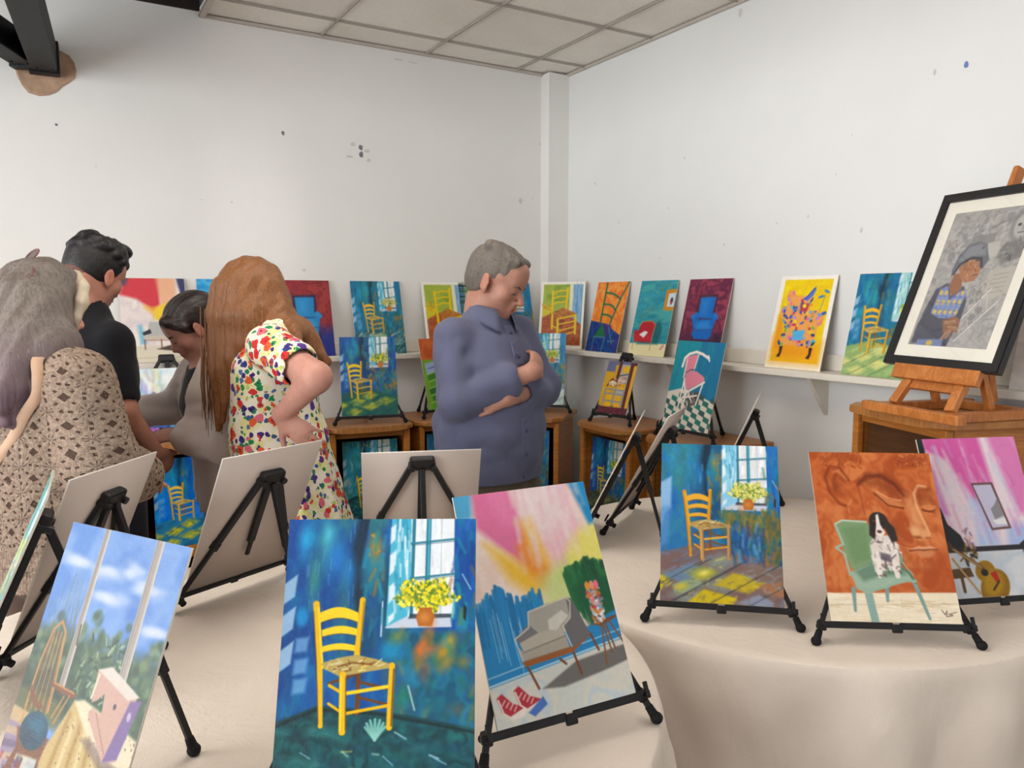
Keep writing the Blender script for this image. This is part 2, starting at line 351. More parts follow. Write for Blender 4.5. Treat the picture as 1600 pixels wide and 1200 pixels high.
# ---------------------------------------------------------------- round tables under white cloths
clothm = NT('table_cloth'); v = clothm.coord()
clothm.base(clothm.ramp(clothm.noise(v, 2.5, 5), [(0.3, rgb(220, 207, 193)), (0.7, rgb(232, 220, 206))])); clothm.rough(0.85); clothm.spec(0.15)
clothm.b.inputs['Sheen Weight'].default_value = 0.15
nd = clothm.math('ADD', clothm.noise(v, 500, 2), clothm.math('MULTIPLY', clothm.noise(clothm.coord((1, 1, 0.5)), 7, 4, 0.6, 1.2), 6.0))
clothm.bump(nd, 0.35, 0.004)
def round_table(cx, cy, R, label, clabel, seed, top=0.76):
    r = empty('round_table', (cx, cy, 0)); tag(r, label, 'table')
    bm = bmesh.new(); prism(bm, [((R - 0.006) * math.cos(2 * PI * k / 96), (R - 0.006) * math.sin(2 * PI * k / 96)) for k in range(96)], top - 0.028, top - 0.004, 0.006)
    obj('tabletop', bm, M['oak_dark'], r)
    for s in (-1, 1):
        for q in (-1, 1):
            bm = bmesh.new(); tube(bm, [(s * 0.42, q * 0.28, top - 0.03), (s * 0.46, q * 0.32, 0.0)], 0.014); obj('leg', bm, M['steel'], r)
    # cloth
    rnd = random.Random(seed); nA = 360; prof = []
    NR = 26
    bm = bmesh.new(); rings = []
    for i in range(NR + 1):                      # flat top out to the rim
        q = i / NR; rings.append([(q * R, 0.0, top) for k in range(nA)] if i else None)
    folds = [(rnd.uniform(0, 2 * PI), rnd.uniform(0.10, 0.19), rnd.uniform(0.5, 1.0)) for _ in range(15)]
    def fold(an):
        v = 0
        for (p, w, a) in folds:
            dlt = (an - p + PI) % (2 * PI) - PI; v += a * math.exp(-(dlt / w) ** 2)
        return v
    fv = [fold(2 * PI * k / nA) for k in range(nA)]; mx = max(fv); fv = [f / mx for f in fv]
    verts = []; 
    c = bm.verts.new((0, 0, top))
    prev = None
    def addring(rad_f, z_f):
        return [bm.verts.new((rad_f(k) * math.cos(2 * PI * k / nA), rad_f(k) * math.sin(2 * PI * k / nA), z_f(k))) for k in range(nA)]
    ringsv = []
    crease = lambda x, y: 0.0009 * (math.sin(7 * x + 3 * y + seed) + math.sin(-4 * x + 8 * y + 2 * seed))
    for i in range(1, NR + 1):
        q = i / NR * (R + 0.001)
        ringsv.append(addring(lambda k: q, lambda k: top + (crease(q * math.cos(2 * PI * k / nA), q * math.sin(2 * PI * k / nA)) if i < NR else 0.0) - (0.0 if i < NR else 0.0012)))
    ringsv.append(addring(lambda k: R + 0.006, lambda k: top - 0.005))
    ND = 26; drop = top - 0.05
    for i in range(1, ND + 1):
        z = i / ND * drop; q = z / drop
        def rf(k):
            a_ = 2 * PI * k / nA
            cr_ = abs(math.sin(11 * a_ + 6 * q + 1.3 * math.sin(5 * a_ + seed))) * abs(math.sin(7 * q + 4 * a_ + seed)) + 0.6 * abs(math.sin(17 * a_ - 9 * q + seed))
            return R + 0.009 + 0.06 * fv[k] * q ** 0.7 + 0.015 * q + (0.020 * math.sin(13 * a_ + seed + 1.5 * math.sin(3 * a_)) + 0.008 * cr_) * min(1, q * 6)
        ringsv.append(addring(rf, lambda k: top - 0.005 - z + 0.012 * math.sin(5 * 2 * PI * k / nA) * (q > 0.99)))
    for k in range(nA): bm.faces.new([c, ringsv[0][k], ringsv[0][(k + 1) % nA]])
    for a, b in zip(ringsv, ringsv[1:]):
        for k in range(nA): bm.faces.new([a[k], b[k], b[(k + 1) % nA], a[(k + 1) % nA]])
    o = obj('tablecloth', bm, clothm.m, None, True); o.location = (cx, cy, 0); tag(o, clabel, 'tablecloth')
round_table(-2.49, -2.53, 0.835, 'round table under the white cloth in the left foreground', 'white cloth over the left round table with the large yellow chair painting', 5)
round_table(-0.865, -2.525, 0.785, 'round table under the white cloth on the right', 'white cloth over the right round table with the dog painting', 11, 0.757)
# ---------------------------------------------------------------- oak display cabinets
def cabinet(cx, cy, yaw, label, H=0.915, w=0.42, d=0.37, tall=False, shelves=(0.40,), z0=0.0):
    """local: front faces -Y"""
    r = empty('display_cabinet', (cx, cy, z0), yaw); tag(r, label, 'cabinet', None if tall else 'oak display cabinets along the walls')
    T = 0.022
    top_w, top_d = w + 0.05, d + 0.05; ch = 0.05
    bm = bmesh.new()
    fr = [(-top_w / 2 + ch, -d / 2 - 0.045)] + [(-top_w / 2 + ch + (top_w - 2 * ch) * k / 8, -d / 2 - 0.045 - 0.014 * math.sin(PI * k / 8)) for k in range(1, 8)] + [(top_w / 2 - ch, -d / 2 - 0.045)]
    prism(bm, fr + [(top_w / 2, -d / 2 + 0.01), (top_w / 2, d / 2), (-top_w / 2, d / 2), (-top_w / 2, -d / 2 + 0.01)], H - 0.028, H, 0.007)
    obj('cabinet_top', bm, M['oak_h'], r)
    for s in (-1, 1):
        bm = bmesh.new(); box(bm, (s * (w / 2 - T / 2), 0.01, (H - 0.028) / 2 + 0.0), (T, d - 0.02, H - 0.028), None, 0.002); obj('side_panel', bm, M['oak'], r)
        bm = bmesh.new(); box(bm, (s * (w / 2 - 0.012), -d / 2 + 0.004, (H - 0.028) / 2), (0.032, 0.028, H - 0.028), None, 0.006); obj('corner_post', bm, M['oak'], r)
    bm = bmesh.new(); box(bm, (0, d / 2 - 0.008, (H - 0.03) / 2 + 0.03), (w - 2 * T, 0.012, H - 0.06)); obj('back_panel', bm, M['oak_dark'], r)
    bm = bmesh.new(); box(bm, (0, -d / 2 + 0.012, H - 0.028 - 0.017), (w - 0.06, 0.02, 0.034), None, 0.003); obj('top_rail', bm, M['oak'], r)
    for z in tuple(shelves) + ((0.10,) if not tall else (0.032,)):
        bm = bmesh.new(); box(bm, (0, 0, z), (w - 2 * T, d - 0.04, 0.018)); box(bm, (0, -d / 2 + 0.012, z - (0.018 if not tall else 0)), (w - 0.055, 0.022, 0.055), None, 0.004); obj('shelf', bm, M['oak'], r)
    if tall:
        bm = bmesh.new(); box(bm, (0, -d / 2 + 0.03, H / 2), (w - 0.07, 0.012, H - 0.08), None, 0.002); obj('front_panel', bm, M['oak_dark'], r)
        for s in (-1, 1):
            bm = bmesh.new(); box(bm, (s * (w / 2 + 0.001), 0, H / 2), (0.006, d - 0.12, H - 0.14), None, 0.003); obj('side_moulding', bm, M['oak'], r)
    return r
CABS = [(-2.31, -0.11, 0, 'oak cabinet under the small landscape painting, behind the woman in the grey cardigan'),
        (-1.85, -0.11, 0, 'oak cabinet mostly hidden behind the woman in the floral dress'),
        (-1.39, -0.13, rad(-6), 'oak cabinet between the floral dress and the man in the blue shirt'),
        (-0.915, -0.12, 0, 'oak cabinet just left of the man in the blue shirt'),
        (-0.40, -0.30, rad(-48), 'oak cabinet set diagonally in the room corner behind the man in the blue shirt'),
        (-0.15, -0.925, rad(-90), 'oak cabinet under the small yellow and brown painting'),
        (-0.15, -1.49, rad(-90), 'oak cabinet under the pink chair painting')]
for (x, y, a, lb) in CABS: cabinet(x, y, a, lb)
cabinet(-0.235, -2.685, rad(-109), 'low oak cabinet on the right table carrying the framed portrait on its wooden easel', 0.442, 0.45, 0.38, True, (0.22,), 0.7585)
# ================================================================ black tripod table easels
def easel_parts(scale=1.0, tilt=0.4, width=0.36, back=0.265, zt=0.05):
    """local frame: origin on the table below the tray; the painting faces -Y and leans to +Y."""
    st, ct = math.sin(tilt), math.cos(tilt)
    def P(x, s, off=0.0):     # point in the tilted plane; off = distance behind it
        return Vector((x, s * st + off * ct, zt + s * ct - off * st))
    parts = []
    up = Vector((0, -ct, st))
    def add(name, fn, mat, rubber=None):
        bm = bmesh.new(); fn(bm); bm.transform(Matrix.Scale(scale, 4))
        me = bpy.data.meshes.new('easel_' + name); bm.normal_update(); bm.to_mesh(me); bm.free(); me.materials.append(mat)
        child = None
        if rubber:
            bm = bmesh.new(); rubber(bm); bm.transform(Matrix.Scale(scale, 4))
            child = bpy.data.meshes.new('easel_foot'); bm.to_mesh(child); bm.free(); child.materials.append(M['rubber'])
            child.polygons.foreach_set('use_smooth', [True] * len(child.polygons))
        parts.append((name, me, child))
    OFF = 0.016
    apex = 0.335
    foot_s = -(zt - 0.012) / ct
    for s in (-1, 1):
        a = P(s * 0.028, apex, OFF); f = P(s * (width / 2 + 0.005), foot_s, OFF * 0.6)
        mid = a.lerp(f, 0.52)
        def fn(bm, a=a, f=f, mid=mid):
            bar(bm, a, mid, 0.016, 0.014, up, 0.002); bar(bm, a.lerp(f, 0.48), f, 0.011, 0.010, up, 0.0015)
            bar(bm, a.lerp(f, 0.47), a.lerp(f, 0.53), 0.019, 0.017, up, 0.002)
        def rb(bm, a=a, f=f):
            ball(bm, f + Vector((0, 0, 0.002)), 0.0125, (1, 1, 0.95)); d = (a - f).normalized(); tube(bm, [f, f + d * 0.028], [0.010, 0.008])
        add('leg', fn, M['black'], rb)
    a = P(0, apex - 0.005, OFF + 0.016); f = Vector((0, back, 0.010)); mid = a.lerp(f, 0.5)
    def fn(bm):
        bar(bm, a, mid, 0.017, 0.015, (1, 0, 0), 0.002); bar(bm, a.lerp(f, 0.46), f, 0.011, 0.010, (1, 0, 0), 0.0015)
    def rb(bm):
        ball(bm, f, 0.0125); tube(bm, [f, f + (a - f).normalized() * 0.028], [0.010, 0.008])
    add('leg', fn, M['black'], rb)
    def fn(bm):      # folded mast
        bar(bm, P(0, apex + 0.02, OFF), P(0, 0.13, OFF), 0.020, 0.012, up, 0.002)
        bar(bm, P(0.0, 0.15, OFF + 0.002), P(0, 0.085, OFF + 0.002), 0.012, 0.008, up, 0.002)
    add('mast', fn, M['black'])
    def fn(bm):      # head block
        R = frame_z(P(0, 1) - P(0, 0), up); box(bm, P(0, apex + 0.008, OFF + 0.004), (0.072, 0.026, 0.040), R, 0.008)
        for s in (-1, 1): tube(bm, [P(s * 0.030, apex, OFF - 0.008), P(s * 0.030, apex, OFF + 0.024)], 0.009)
    add('head', fn, M['black'])
    def fn(bm):      # tray bar with end stops
        bar(bm, P(-width / 2, -0.008, 0.004), P(-0.008, -0.008, 0.004), 0.015, 0.009, up, 0.002)
        bar(bm, P(0.008, -0.008, 0.004), P(width / 2, -0.008, 0.004), 0.015, 0.009, up, 0.002)
        bar(bm, P(-0.012, -0.014, 0.002), P(0.012, -0.014, 0.002), 0.020, 0.010, up, 0.003)
        for s in (-1, 1):
            bar(bm, P(s * (width / 2 - 0.012), -0.012, -0.007), P(s * (width / 2 - 0.012), 0.016, -0.007), 0.008, 0.006, up, 0.001)
            box(bm, P(s * (width / 2 - 0.014), -0.008, 0.012), (0.018, 0.024, 0.022), None, 0.004)
    add('tray', fn, M['black'])
    for s in (-1, 1):
        def fn(bm, s=s): tube(bm, [P(s * (width / 2 - 0.014), -0.008, 0.018), P(s * (width / 2 - 0.014), -0.008, 0.034)], 0.008)
        add('knob', fn, M['rubber'])
    return parts
def place_easel(x, y, z, yaw, tilt, label, scale=1.0, width=0.36, zt=0.05, back=0.265):
    r = empty('tabletop_easel', (x, y, z), yaw); tag(r, label, 'easel', 'black tabletop easels')
    for (nm, me, ch) in easel_parts(scale, tilt, width, back, zt):
        o = link_mesh(nm, me, None, r)
        if ch is not None: link_mesh('rubber_foot', ch, None, o)
    return r
# ================================================================ painted boards: a tiny painter that colours the front of each board
def mpaint(name, rough, bumpk):
    t = NT(name); a = t.n('ShaderNodeAttribute'); a.attribute_name = 'paint'
    v = t.coord()
    n = t.noise(t.coord((1, 1, 1)), 90, 4, 0.65); n2 = t.noise(v, 420, 2)
    hs = t.n('ShaderNodeHueSaturation'); t.l(a.outputs['Color'], hs.inputs['Color'])
    t.l(t.math('ADD', t.math('MULTIPLY', n, 0.22), 0.89), hs.inputs['Value']); hs.inputs['Saturation'].default_value = 1.03
    t.base(hs.outputs[0]); t.rough(rough); t.spec(0.35)
    t.bump(t.math('ADD', t.math('MULTIPLY', n, 2.0), t.math('MULTIPLY', n2, 0.6)), bumpk, 0.0012)
    return t.m
M['paint'] = mpaint('oil_paint', 0.42, 0.45)
M['drawing'] = mpaint('pastel_drawing', 0.85, 0.15)
def C3(c):
    if isinstance(c, str):
        return np.array([int(c[i:i + 2], 16) / 255.0 for i in (0, 2, 4)])
    return np.array(c, dtype=float) / 255.0
class Art:
    def __init__(s, n, asp=1.414, bg='ffffff', seed=0):
        s.n = n; s.asp = asp; s.H = int(round(n * asp)); s.rng = np.random.default_rng(seed)
        s.im = np.empty((s.H, n, 3)); s.im[:] = C3(bg); s.px = 1.0 / n
        s.u = (np.arange(n) + 0.5) / n; s.v = (np.arange(s.H) + 0.5) / n
        s.seed = seed
    def win(s, x0, y0, x1, y1):
        i0 = max(0, int(x0 * s.n) - 1); i1 = min(s.n, int(x1 * s.n) + 2); j0 = max(0, int(y0 * s.n) - 1); j1 = min(s.H, int(y1 * s.n) + 2)
        if i1 <= i0 or j1 <= j0: return None
        X, Y = np.meshgrid(s.u[i0:i1], s.v[j0:j1]); return (slice(j0, j1), slice(i0, i1)), X, Y
    def blend(s, w, m, col, a):
        m = (np.clip(m, 0, 1) * a)[..., None]; s.im[w] = s.im[w] * (1 - m) + C3(col) * m
    def noise(s, sx, sy, seed=0, oct=3):
        rng = np.random.default_rng(seed * 77 + 13); out = 0; amp = 1.0; tot = 0
        for o in range(oct):
            gx = max(2, int(sx * 2 ** o) + 2); gy = max(2, int(sy * s.asp * 2 ** o) + 2)
            g = rng.random((gy, gx)); fx = s.u * (gx - 1.001); fy = s.v / s.asp * (gy - 1.001)
            ix = fx.astype(int); iy = fy.astype(int); ax = fx - ix; ay = fy - iy; ax = ax * ax * (3 - 2 * ax); ay = (ay * ay * (3 - 2 * ay))[:, None]
            r0 = g[iy][:, ix] * (1 - ax) + g[iy][:, ix + 1] * ax; r1 = g[iy + 1][:, ix] * (1 - ax) + g[iy + 1][:, ix + 1] * ax
            out = out + amp * (r0 * (1 - ay) + r1 * ay); tot += amp; amp *= 0.55
        return out / tot
    def pmask(s, pts, soft=1.0):
        P = np.array(pts, float); pad = soft * s.px * 1.5
        r = s.win(P[:, 0].min() - pad, P[:, 1].min() - pad, P[:, 0].max() + pad, P[:, 1].max() + pad)
        if r is None: return None
        w, X, Y = r; ins = np.zeros(X.shape, bool); d2 = np.full(X.shape, 9.0)
        for k in range(len(P)):
            x0, y0 = P[k]; x1, y1 = P[(k + 1) % len(P)]
            dx, dy = x1 - x0, y1 - y0; L = dx * dx + dy * dy + 1e-12
            t = np.clip(((X - x0) * dx + (Y - y0) * dy) / L, 0, 1); d2 = np.minimum(d2, (X - x0 - t * dx) ** 2 + (Y - y0 - t * dy) ** 2)
            if y0 != y1: ins ^= ((Y < y0) != (Y < y1)) & (X < (x1 - x0) * (Y - y0) / (y1 - y0) + x0)
        sd = np.sqrt(d2); sd = np.where(ins, sd, -sd)
        return w, np.clip(0.5 + sd / (s.px * soft), 0, 1)
    def poly(s, pts, col, a=1.0, soft=1.0):
        r = s.pmask(pts, soft)
        if r: s.blend(r[0], r[1], col, a)
        return s
    def rect(s, x0, y0, x1, y1, col, a=1.0, soft=1.0): return s.poly([(x0, y0), (x1, y0), (x1, y1), (x0, y1)], col, a, soft)
    def ell(s, cx, cy, rx, ry, col, a=1.0, rot=0.0, soft=1.0):
        R = max(rx, ry) + soft * s.px * 2; r = s.win(cx - R, cy - R, cx + R, cy + R)
        if r is None: return s
        w, X, Y = r; c, sn = math.cos(rot), math.sin(rot); x = (X - cx) * c + (Y - cy) * sn; y = -(X - cx) * sn + (Y - cy) * c
        d = (1 - np.sqrt((x / rx) ** 2 + (y / ry) ** 2)) * min(rx, ry); s.blend(w, np.clip(0.5 + d / (s.px * soft), 0, 1), col, a); return s
    def line(s, pts, wd, col, a=1.0, soft=1.0, w2=None):
        P = np.array(pts, float); mx = max(wd, w2 or wd); pad = mx + soft * s.px * 2
        r = s.win(P[:, 0].min() - pad, P[:, 1].min() - pad, P[:, 0].max() + pad, P[:, 1].max() + pad)
        if r is None: return s
        w, X, Y = r; best = np.full(X.shape, -9.0); n = len(P) - 1
        for k in range(n):
            x0, y0 = P[k]; x1, y1 = P[k + 1]; dx, dy = x1 - x0, y1 - y0; L = dx * dx + dy * dy + 1e-12
            t = np.clip(((X - x0) * dx + (Y - y0) * dy) / L, 0, 1); d = np.sqrt((X - x0 - t * dx) ** 2 + (Y - y0 - t * dy) ** 2)
            ww = wd if w2 is None else wd + (w2 - wd) * (k + t) / n
            best = np.maximum(best, ww / 2 - d)
        s.blend(w, np.clip(0.5 + best / (s.px * soft), 0, 1), col, a); return s
    def strokes(s, area, cols, n, L, wd, ang, jit=0.3, a=0.8, soft=1.5):
        """area: (x0,y0,x1,y1) or a list of polygon points"""
        inside = None
        if len(area) == 4 and not hasattr(area[0], '__len__'): x0, y0, x1, y1 = area
        else:
            P = np.array(area); x0, y0 = P.min(0); x1, y1 = P.max(0); inside = P
        cs = [C3(c) * 255 for c in cols]
        for _ in range(n):
            x = s.rng.uniform(x0, x1); y = s.rng.uniform(y0, y1)
            if inside is not None:
                q = False
                for k in range(len(inside)):
                    ax, ay = inside[k]; bx, by = inside[(k + 1) % len(inside)]
                    if (y < ay) != (y < by) and x < (bx - ax) * (y - ay) / (by - ay) + ax: q = not q
                if not q: continue
            t = ang + s.rng.normal(0, jit); l = L * s.rng.uniform(0.5, 1.2) / 2; c = cs[s.rng.integers(len(cs))] + s.rng.normal(0, 7)
            dx, dy = math.cos(t) * l, math.sin(t) * l
            s.line([(x - dx, y - dy), (x + dx, y + dy)], wd * s.rng.uniform(0.6, 1.3), np.clip(c, 0, 255), a, soft)
        return s
    def wash(s, area, cols, sx, sy, seed, a=1.0, soft=2.0, contrast=1.6):
        """cloudy mix of colours inside a polygon"""
        r = s.pmask(area, soft)
        if r is None: return s
        w, m = r; f = np.clip((s.noise(sx, sy, seed)[w] - 0.5) * contrast * 1.6 + 0.5, 0, 0.999) * (len(cols) - 1)
        i = f.astype(int); t = (f - i)[..., None]; K = np.array([C3(c) for c in cols]); K = np.vstack([K, K[-1:]])
        c = K[i] * (1 - t) + K[i + 1] * t; m = (m * a)[..., None]; s.im[w] = s.im[w] * (1 - m) + c * m; return s
    def smear(s, area, amp, sx, seed):
        """vertical ragged smear like dragged paint"""
        r = s.pmask(area, 3)
        if r is None: return s
        w, m = r; off = (s.noise(sx, 1.2, seed, 2) - 0.5) * amp * s.n; jj = np.arange(s.H)[:, None] + off
        jj = np.clip(jj, 0, s.H - 1).astype(int); src = s.im[jj, np.arange(s.n)[None, :]]
        s.im[w] = s.im[w] * (1 - m[..., None]) + src[w] * m[..., None]; return s
FULL = [(-.1, -.1), (1.1, -.1), (1.1, 1.6), (-.1, 1.6)]
PAINT_GAIN = 1.0
def board(name, art, w, h, th=0.004, parent=None, mat=None):
    """A board: gridded painted front (-Y side at y=0), plain back and edges; bottom centre at the origin."""
    n, H = art.n, art.H; nx, ny = n + 1, H + 1
    im = art.im; pad = np.pad(im, ((1, 1), (1, 1), (0, 0)), 'edge')
    vc = (pad[:-1, :-1] + pad[1:, :-1] + pad[:-1, 1:] + pad[1:, 1:]) / 4
    vc = np.clip(s2l(np.clip(vc, 0, 1)) * PAINT_GAIN, 0.004, 0.93)
    X, Z = np.meshgrid(np.linspace(-w / 2, w / 2, nx), np.linspace(h, 0, ny))
    co = np.stack([X, np.zeros_like(X), Z], -1).reshape(-1, 3)
    idx = np.arange(nx * ny).reshape(ny, nx)
    q = np.stack([idx[:-1, :-1], idx[1:, :-1], idx[1:, 1:], idx[:-1, 1:]], -1).reshape(-1, 4)
    b = len(co); co = np.vstack([co, [[-w / 2, 0, h], [w / 2, 0, h], [w / 2, 0, 0], [-w / 2, 0, 0], [-w / 2, th, h], [w / 2, th, h], [w / 2, th, 0], [-w / 2, th, 0]]])
    ex = np.array([[4, 5, 6, 7], [0, 1, 5, 4], [1, 2, 6, 5], [2, 3, 7, 6], [3, 0, 4, 7]]) + b
    F = np.vstack([q, ex]); me = bpy.data.meshes.new(name)
    me.vertices.add(len(co)); me.vertices.foreach_set('co', co.astype(np.float32).ravel())
    me.loops.add(len(F) * 4); me.loops.foreach_set('vertex_index', F.astype(np.int32).ravel())
    me.polygons.add(len(F)); me.polygons.foreach_set('loop_start', (np.arange(len(F)) * 4).astype(np.int32))
    mi = np.zeros(len(F), np.int32); mi[-5] = 1; mi[-4:] = 2
    me.update(calc_edges=True); me.polygons.foreach_set('material_index', mi)
    ca = me.color_attributes.new('paint', 'FLOAT_COLOR', 'POINT')
    col = np.ones((len(co), 4), np.float32); col[:b, :3] = vc.reshape(-1, 3); ca.data.foreach_set('color', col.ravel())
    o = link_mesh(name, me, [mat or M['paint'], M['board'], M['board_edge']], parent)
    return o
def lean(o, x, y, z, yaw, tilt):
    o.location = (x, y, z); o.rotation_mode = 'XYZ'; o.rotation_euler = (-tilt, 0, yaw); return o
# ---------------------------------------------------------------- the pictures
def ladder_chair(a, ox, oy, k, post='e8b820', lite='f6d238', dark='8a5a18', seat='b5a05c', leg=None, lw=1.0):
    """yellow ladder-back chair with woven seat; (ox,oy) = top of left post, k = scale"""
    leg = leg or post
    P = lambda x, y: (ox + x * k, oy + y * k)
    # rear legs and rungs
    a.line([P(.235, .31), P(.235, .57)], .022 * k * lw, dark)
    a.line([P(.085, .42), P(.235, .37)], .014 * k * lw, dark); a.line([P(.225, .41), P(.40, .45)], .014 * k * lw, dark); a.line([P(.24, .49), P(.40, .53)], .013 * k * lw, dark)
    a.line([P(.09, .43), P(.16, .47)], .016 * k * lw, post); a.line([P(.09, .52), P(.165, .57)], .014 * k * lw, post)
    a.line([P(.175, .47), P(.40, .435)], .018 * k * lw, lite); a.line([P(.175, .57), P(.40, .53)], .016 * k * lw, post)
    # back slats
    for (y0, th) in ((.045, .055), (.135, .04), (.222, .034)):
        ts = [q_ / 12.0 for q_ in range(13)]; a.poly([P(.02 + .015 * (y0 > .1) + .20 * t, y0 + .012 - th * .55 * math.sin(PI * t)) for t in ts] + [P(.025 + .015 * (y0 > .1) + .20 * t, y0 + th + .008 - th * .45 * math.sin(PI * t)) for t in reversed(ts)], lite)
        a.line([P(.03 + .19 * t, y0 + th + .010 - th * .45 * math.sin(PI * t)) for t in ts], .005 * k, dark, .55)
    # posts
    a.line([P(.0, .01), P(.035, .32), P(.055, .63)], .034 * k * lw, post, w2=.024 * k * lw); a.line([P(.012, .03), P(.05, .34)], .012 * k, lite)
    a.line([P(-.012, .05), P(.03, .45), P(.044, .62)], .006 * k, dark, .6)
    a.line([P(.24, -.01), P(.232, .14), P(.222, .28)], .030 * k * lw, post); a.line([P(.248, .0), P(.238, .26)], .007 * k, dark, .5)
    # seat
    a.poly([P(.05, .315), P(.13, .29), P(.22, .275), P(.33, .30), P(.405, .325), P(.39, .345), P(.29, .36), P(.14, .385), P(.055, .345)], seat)
    a.strokes([P(.06, .315), P(.22, .28), P(.40, .325), P(.14, .38)], [lite, seat, dark, 'd8cfa0', 'f0e6b8'], int(60), .045 * k, .007 * k, -.2, .5, .75, 1)
    a.line([P(.13, .335), P(.20, .315), P(.30, .325)], .010 * k, dark, .7)
    # front legs
    a.line([P(.155, .375), P(.165, .66)], .034 * k * lw, leg); a.line([P(.148, .385), P(.155, .65)], .010 * k, lite); a.line([P(.172, .39), P(.182, .65)], .007 * k, dark, .7)
    a.line([P(.405, .33), P(.40, .64)], .030 * k * lw, leg); a.line([P(.415, .35), P(.41, .63)], .009 * k, dark, .8)
def bouquet(a, cx, cy, rx, ry, cols, stems, n, size, pot='b8702c', potl='d89850', pr=.05):
    a.ell(cx, cy, rx * .8, ry * .75, stems, .85, soft=8)
    for _ in range(n):
        t = a.rng.uniform(0, 2 * PI); q = math.sqrt(a.rng.uniform(0, 1)) * (1 + .16 * math.sin(5 * t + cx * 9) + .08 * math.sin(11 * t)); x = cx + rx * q * math.cos(t); y = cy + ry * q * math.sin(t)
        c = cols[a.rng.integers(len(cols))]; a.ell(x, y, size * a.rng.uniform(.6, 1.2), size * a.rng.uniform(.5, 1), c, .95, a.rng.uniform(0, 3))
    if pot:
        py = cy + ry + pr * .75
        a.poly([(cx - pr * .55, py - pr), (cx + pr * .55, py - pr), (cx + pr, py - pr * .2), (cx + pr * .7, py + pr * .85), (cx - pr * .7, py + pr * .85), (cx - pr, py - pr * .2)], pot, 1, 2)
        a.ell(cx - pr * .1, py - pr * .1, pr * .55, pr * .5, potl, .7, soft=8); a.line([(cx - pr * .6, py - pr), (cx + pr * .6, py - pr)], pr * .22, pot)
def blue_room(n, seed, wall=('123f86', '1c58a8', '1a6f9c', '2a86b0'), dark='0c2436', floor='teal', win=(.54, .885, .585), chair=(.17, .45, 1.0), strk=500, pane='e8ecf0', post='e8b820', lite='f6d238', rough=1.0, fcol=None, horizon=1.0, wleft='4fb2cf', patches=True, seat='b5a05c', dk='8a5a18', ragged=False):
    a = Art(n, 1.414, wall[0], seed)
    a.wash(FULL, list(wall), 5, 3, seed, 1, 2, 2.0)
    big = n >= 180; K = n / 100.0
    a.strokes((0, 0, 1, 1.1), list(wall) + [wall[1]], strk, .14 if big else .13, .030 if big else .022, PI / 2, .2, .34 if big else .5, 5 * K if big else 3)
    if big: a.wash(FULL, [wall[0], wall[2], wall[1], wall[0]], 9, 6, seed + 3, .35, 2, 2.4)
    a.wash([(.25, -.1), (.6, -.1), (.55, .7), (.3, .9)], ['0f3350', '1d4d5c', wall[0], '2f6a5c'], 6, 3, seed + 5, .55, 30)
    a.line([(.40, -.02), (.37, .15), (.375, .34), (.40, .48)], .05, dark, .8, 8); a.line([(.42, 0), (.385, .25)], .02, dark, .8, 4)
    if big:
        for (x, y, rx, ry, c) in ((.095, .12, .030, .065, '35aee0'), (.21, .14, .030, .09, '3f9c8c'), (.215, .09, .014, .03, '58c8ec'), (.15, .33, .022, .09, '3c927c'), (.26, .22, .05, .10, '2c7cc8'), (.33, .30, .03, .07, '2a80c4'), (.46, .26, .05, .10, '2a8294'), (.47, .16, .03, .05, 'b4862c'), (.545, .12, .02, .07, '2c6cb0'), (.53, .42, .02, .12, '1c4c5c')):
            a.ell(x, y, rx, ry, c, .75, 0, 7 * K); a.ell(x, y - ry * .2, rx * .5, ry * .5, c, .6, 0, 4 * K)
        for k in range(18): x = a.rng.uniform(.08, .36); y = a.rng.uniform(.02, .5); a.line([(x, y), (x, y + .06)], .004, '9cc4ec', .35, 3)
        a.line([(.515, .45), (.512, .63)], .008, 'cfe0ec', .9, 2); a.strokes((.43, .08, .5, .2), ['c08a2c', 'a8742c'], 12, .02, .010, .3, .6, .8)
    else: a.strokes((.12, .05, .36, .45), ['2fb0dc', '2e8f8a', '2aa0c8', '3f9a78'], 26, .12, .03, PI / 2, .1, .45, 6)
    a.strokes((.40, .1, .52, .6), ['1f8a9c', 'b07a28', '1c6a8a', '2a9ac0'], 22, .09, .018, PI / 2, .2, .55, 4)
    x0, x1, yb = win
    # window: lit shutter, panes, mullions, sill
    sw = (x1 - x0) * .34; xs = x0 + sw
    a.poly([(x0 + .01, -.02), (xs, -.02), (xs, yb - .05), (x0 - .005, yb)], wleft)
    for (y, hgt) in ((.02, .12), (.17, .14), (.34, .12), (.5, .07)):
        a.poly([(x0 + .005, y + .03), (x0 + .04, y), (x0 + .035, y + hgt - .03), (x0 + .005, y + hgt)], 'eef4f8', .85, 3)
    a.strokes((x0 + .03, 0, xs - .01, yb - .12), ['e8f4f8', '8fd4e6', '2f8fb0'], 40, .10, .010, PI / 2, .06, .7, 2)
    a.rect(xs, -.02, x1, yb - .045, pane)
    a.strokes((xs, 0, x1, yb - .06), ['ffffff', 'dfe6f0', 'd8e0ec', pane], 60, .1, .016, PI / 2, .1, .7, 2)
    mc = '2c7a90'; xm = xs + (x1 - xs) * .40
    a.line([(xs + .012, -.02), (xs + .008, yb - .05)], .018, mc); a.line([(xm, -.02), (xm - .004, yb - .05)], .026, mc); a.line([(xm + .002, -.02), (xm, yb - .05)], .008, '56b4cc')
    for y in (.125, .315):
        a.line([(xs, y + .012), (x1, y - .012)], .012, mc, .95); a.line([(xs, y + .022), (x1, y)], .004, '16384a', .6)
    a.line([(xm + (x1 - xm) * .5, 0), (xm + (x1 - xm) * .5, yb - .06)], .005, '7aa8b8', .6)
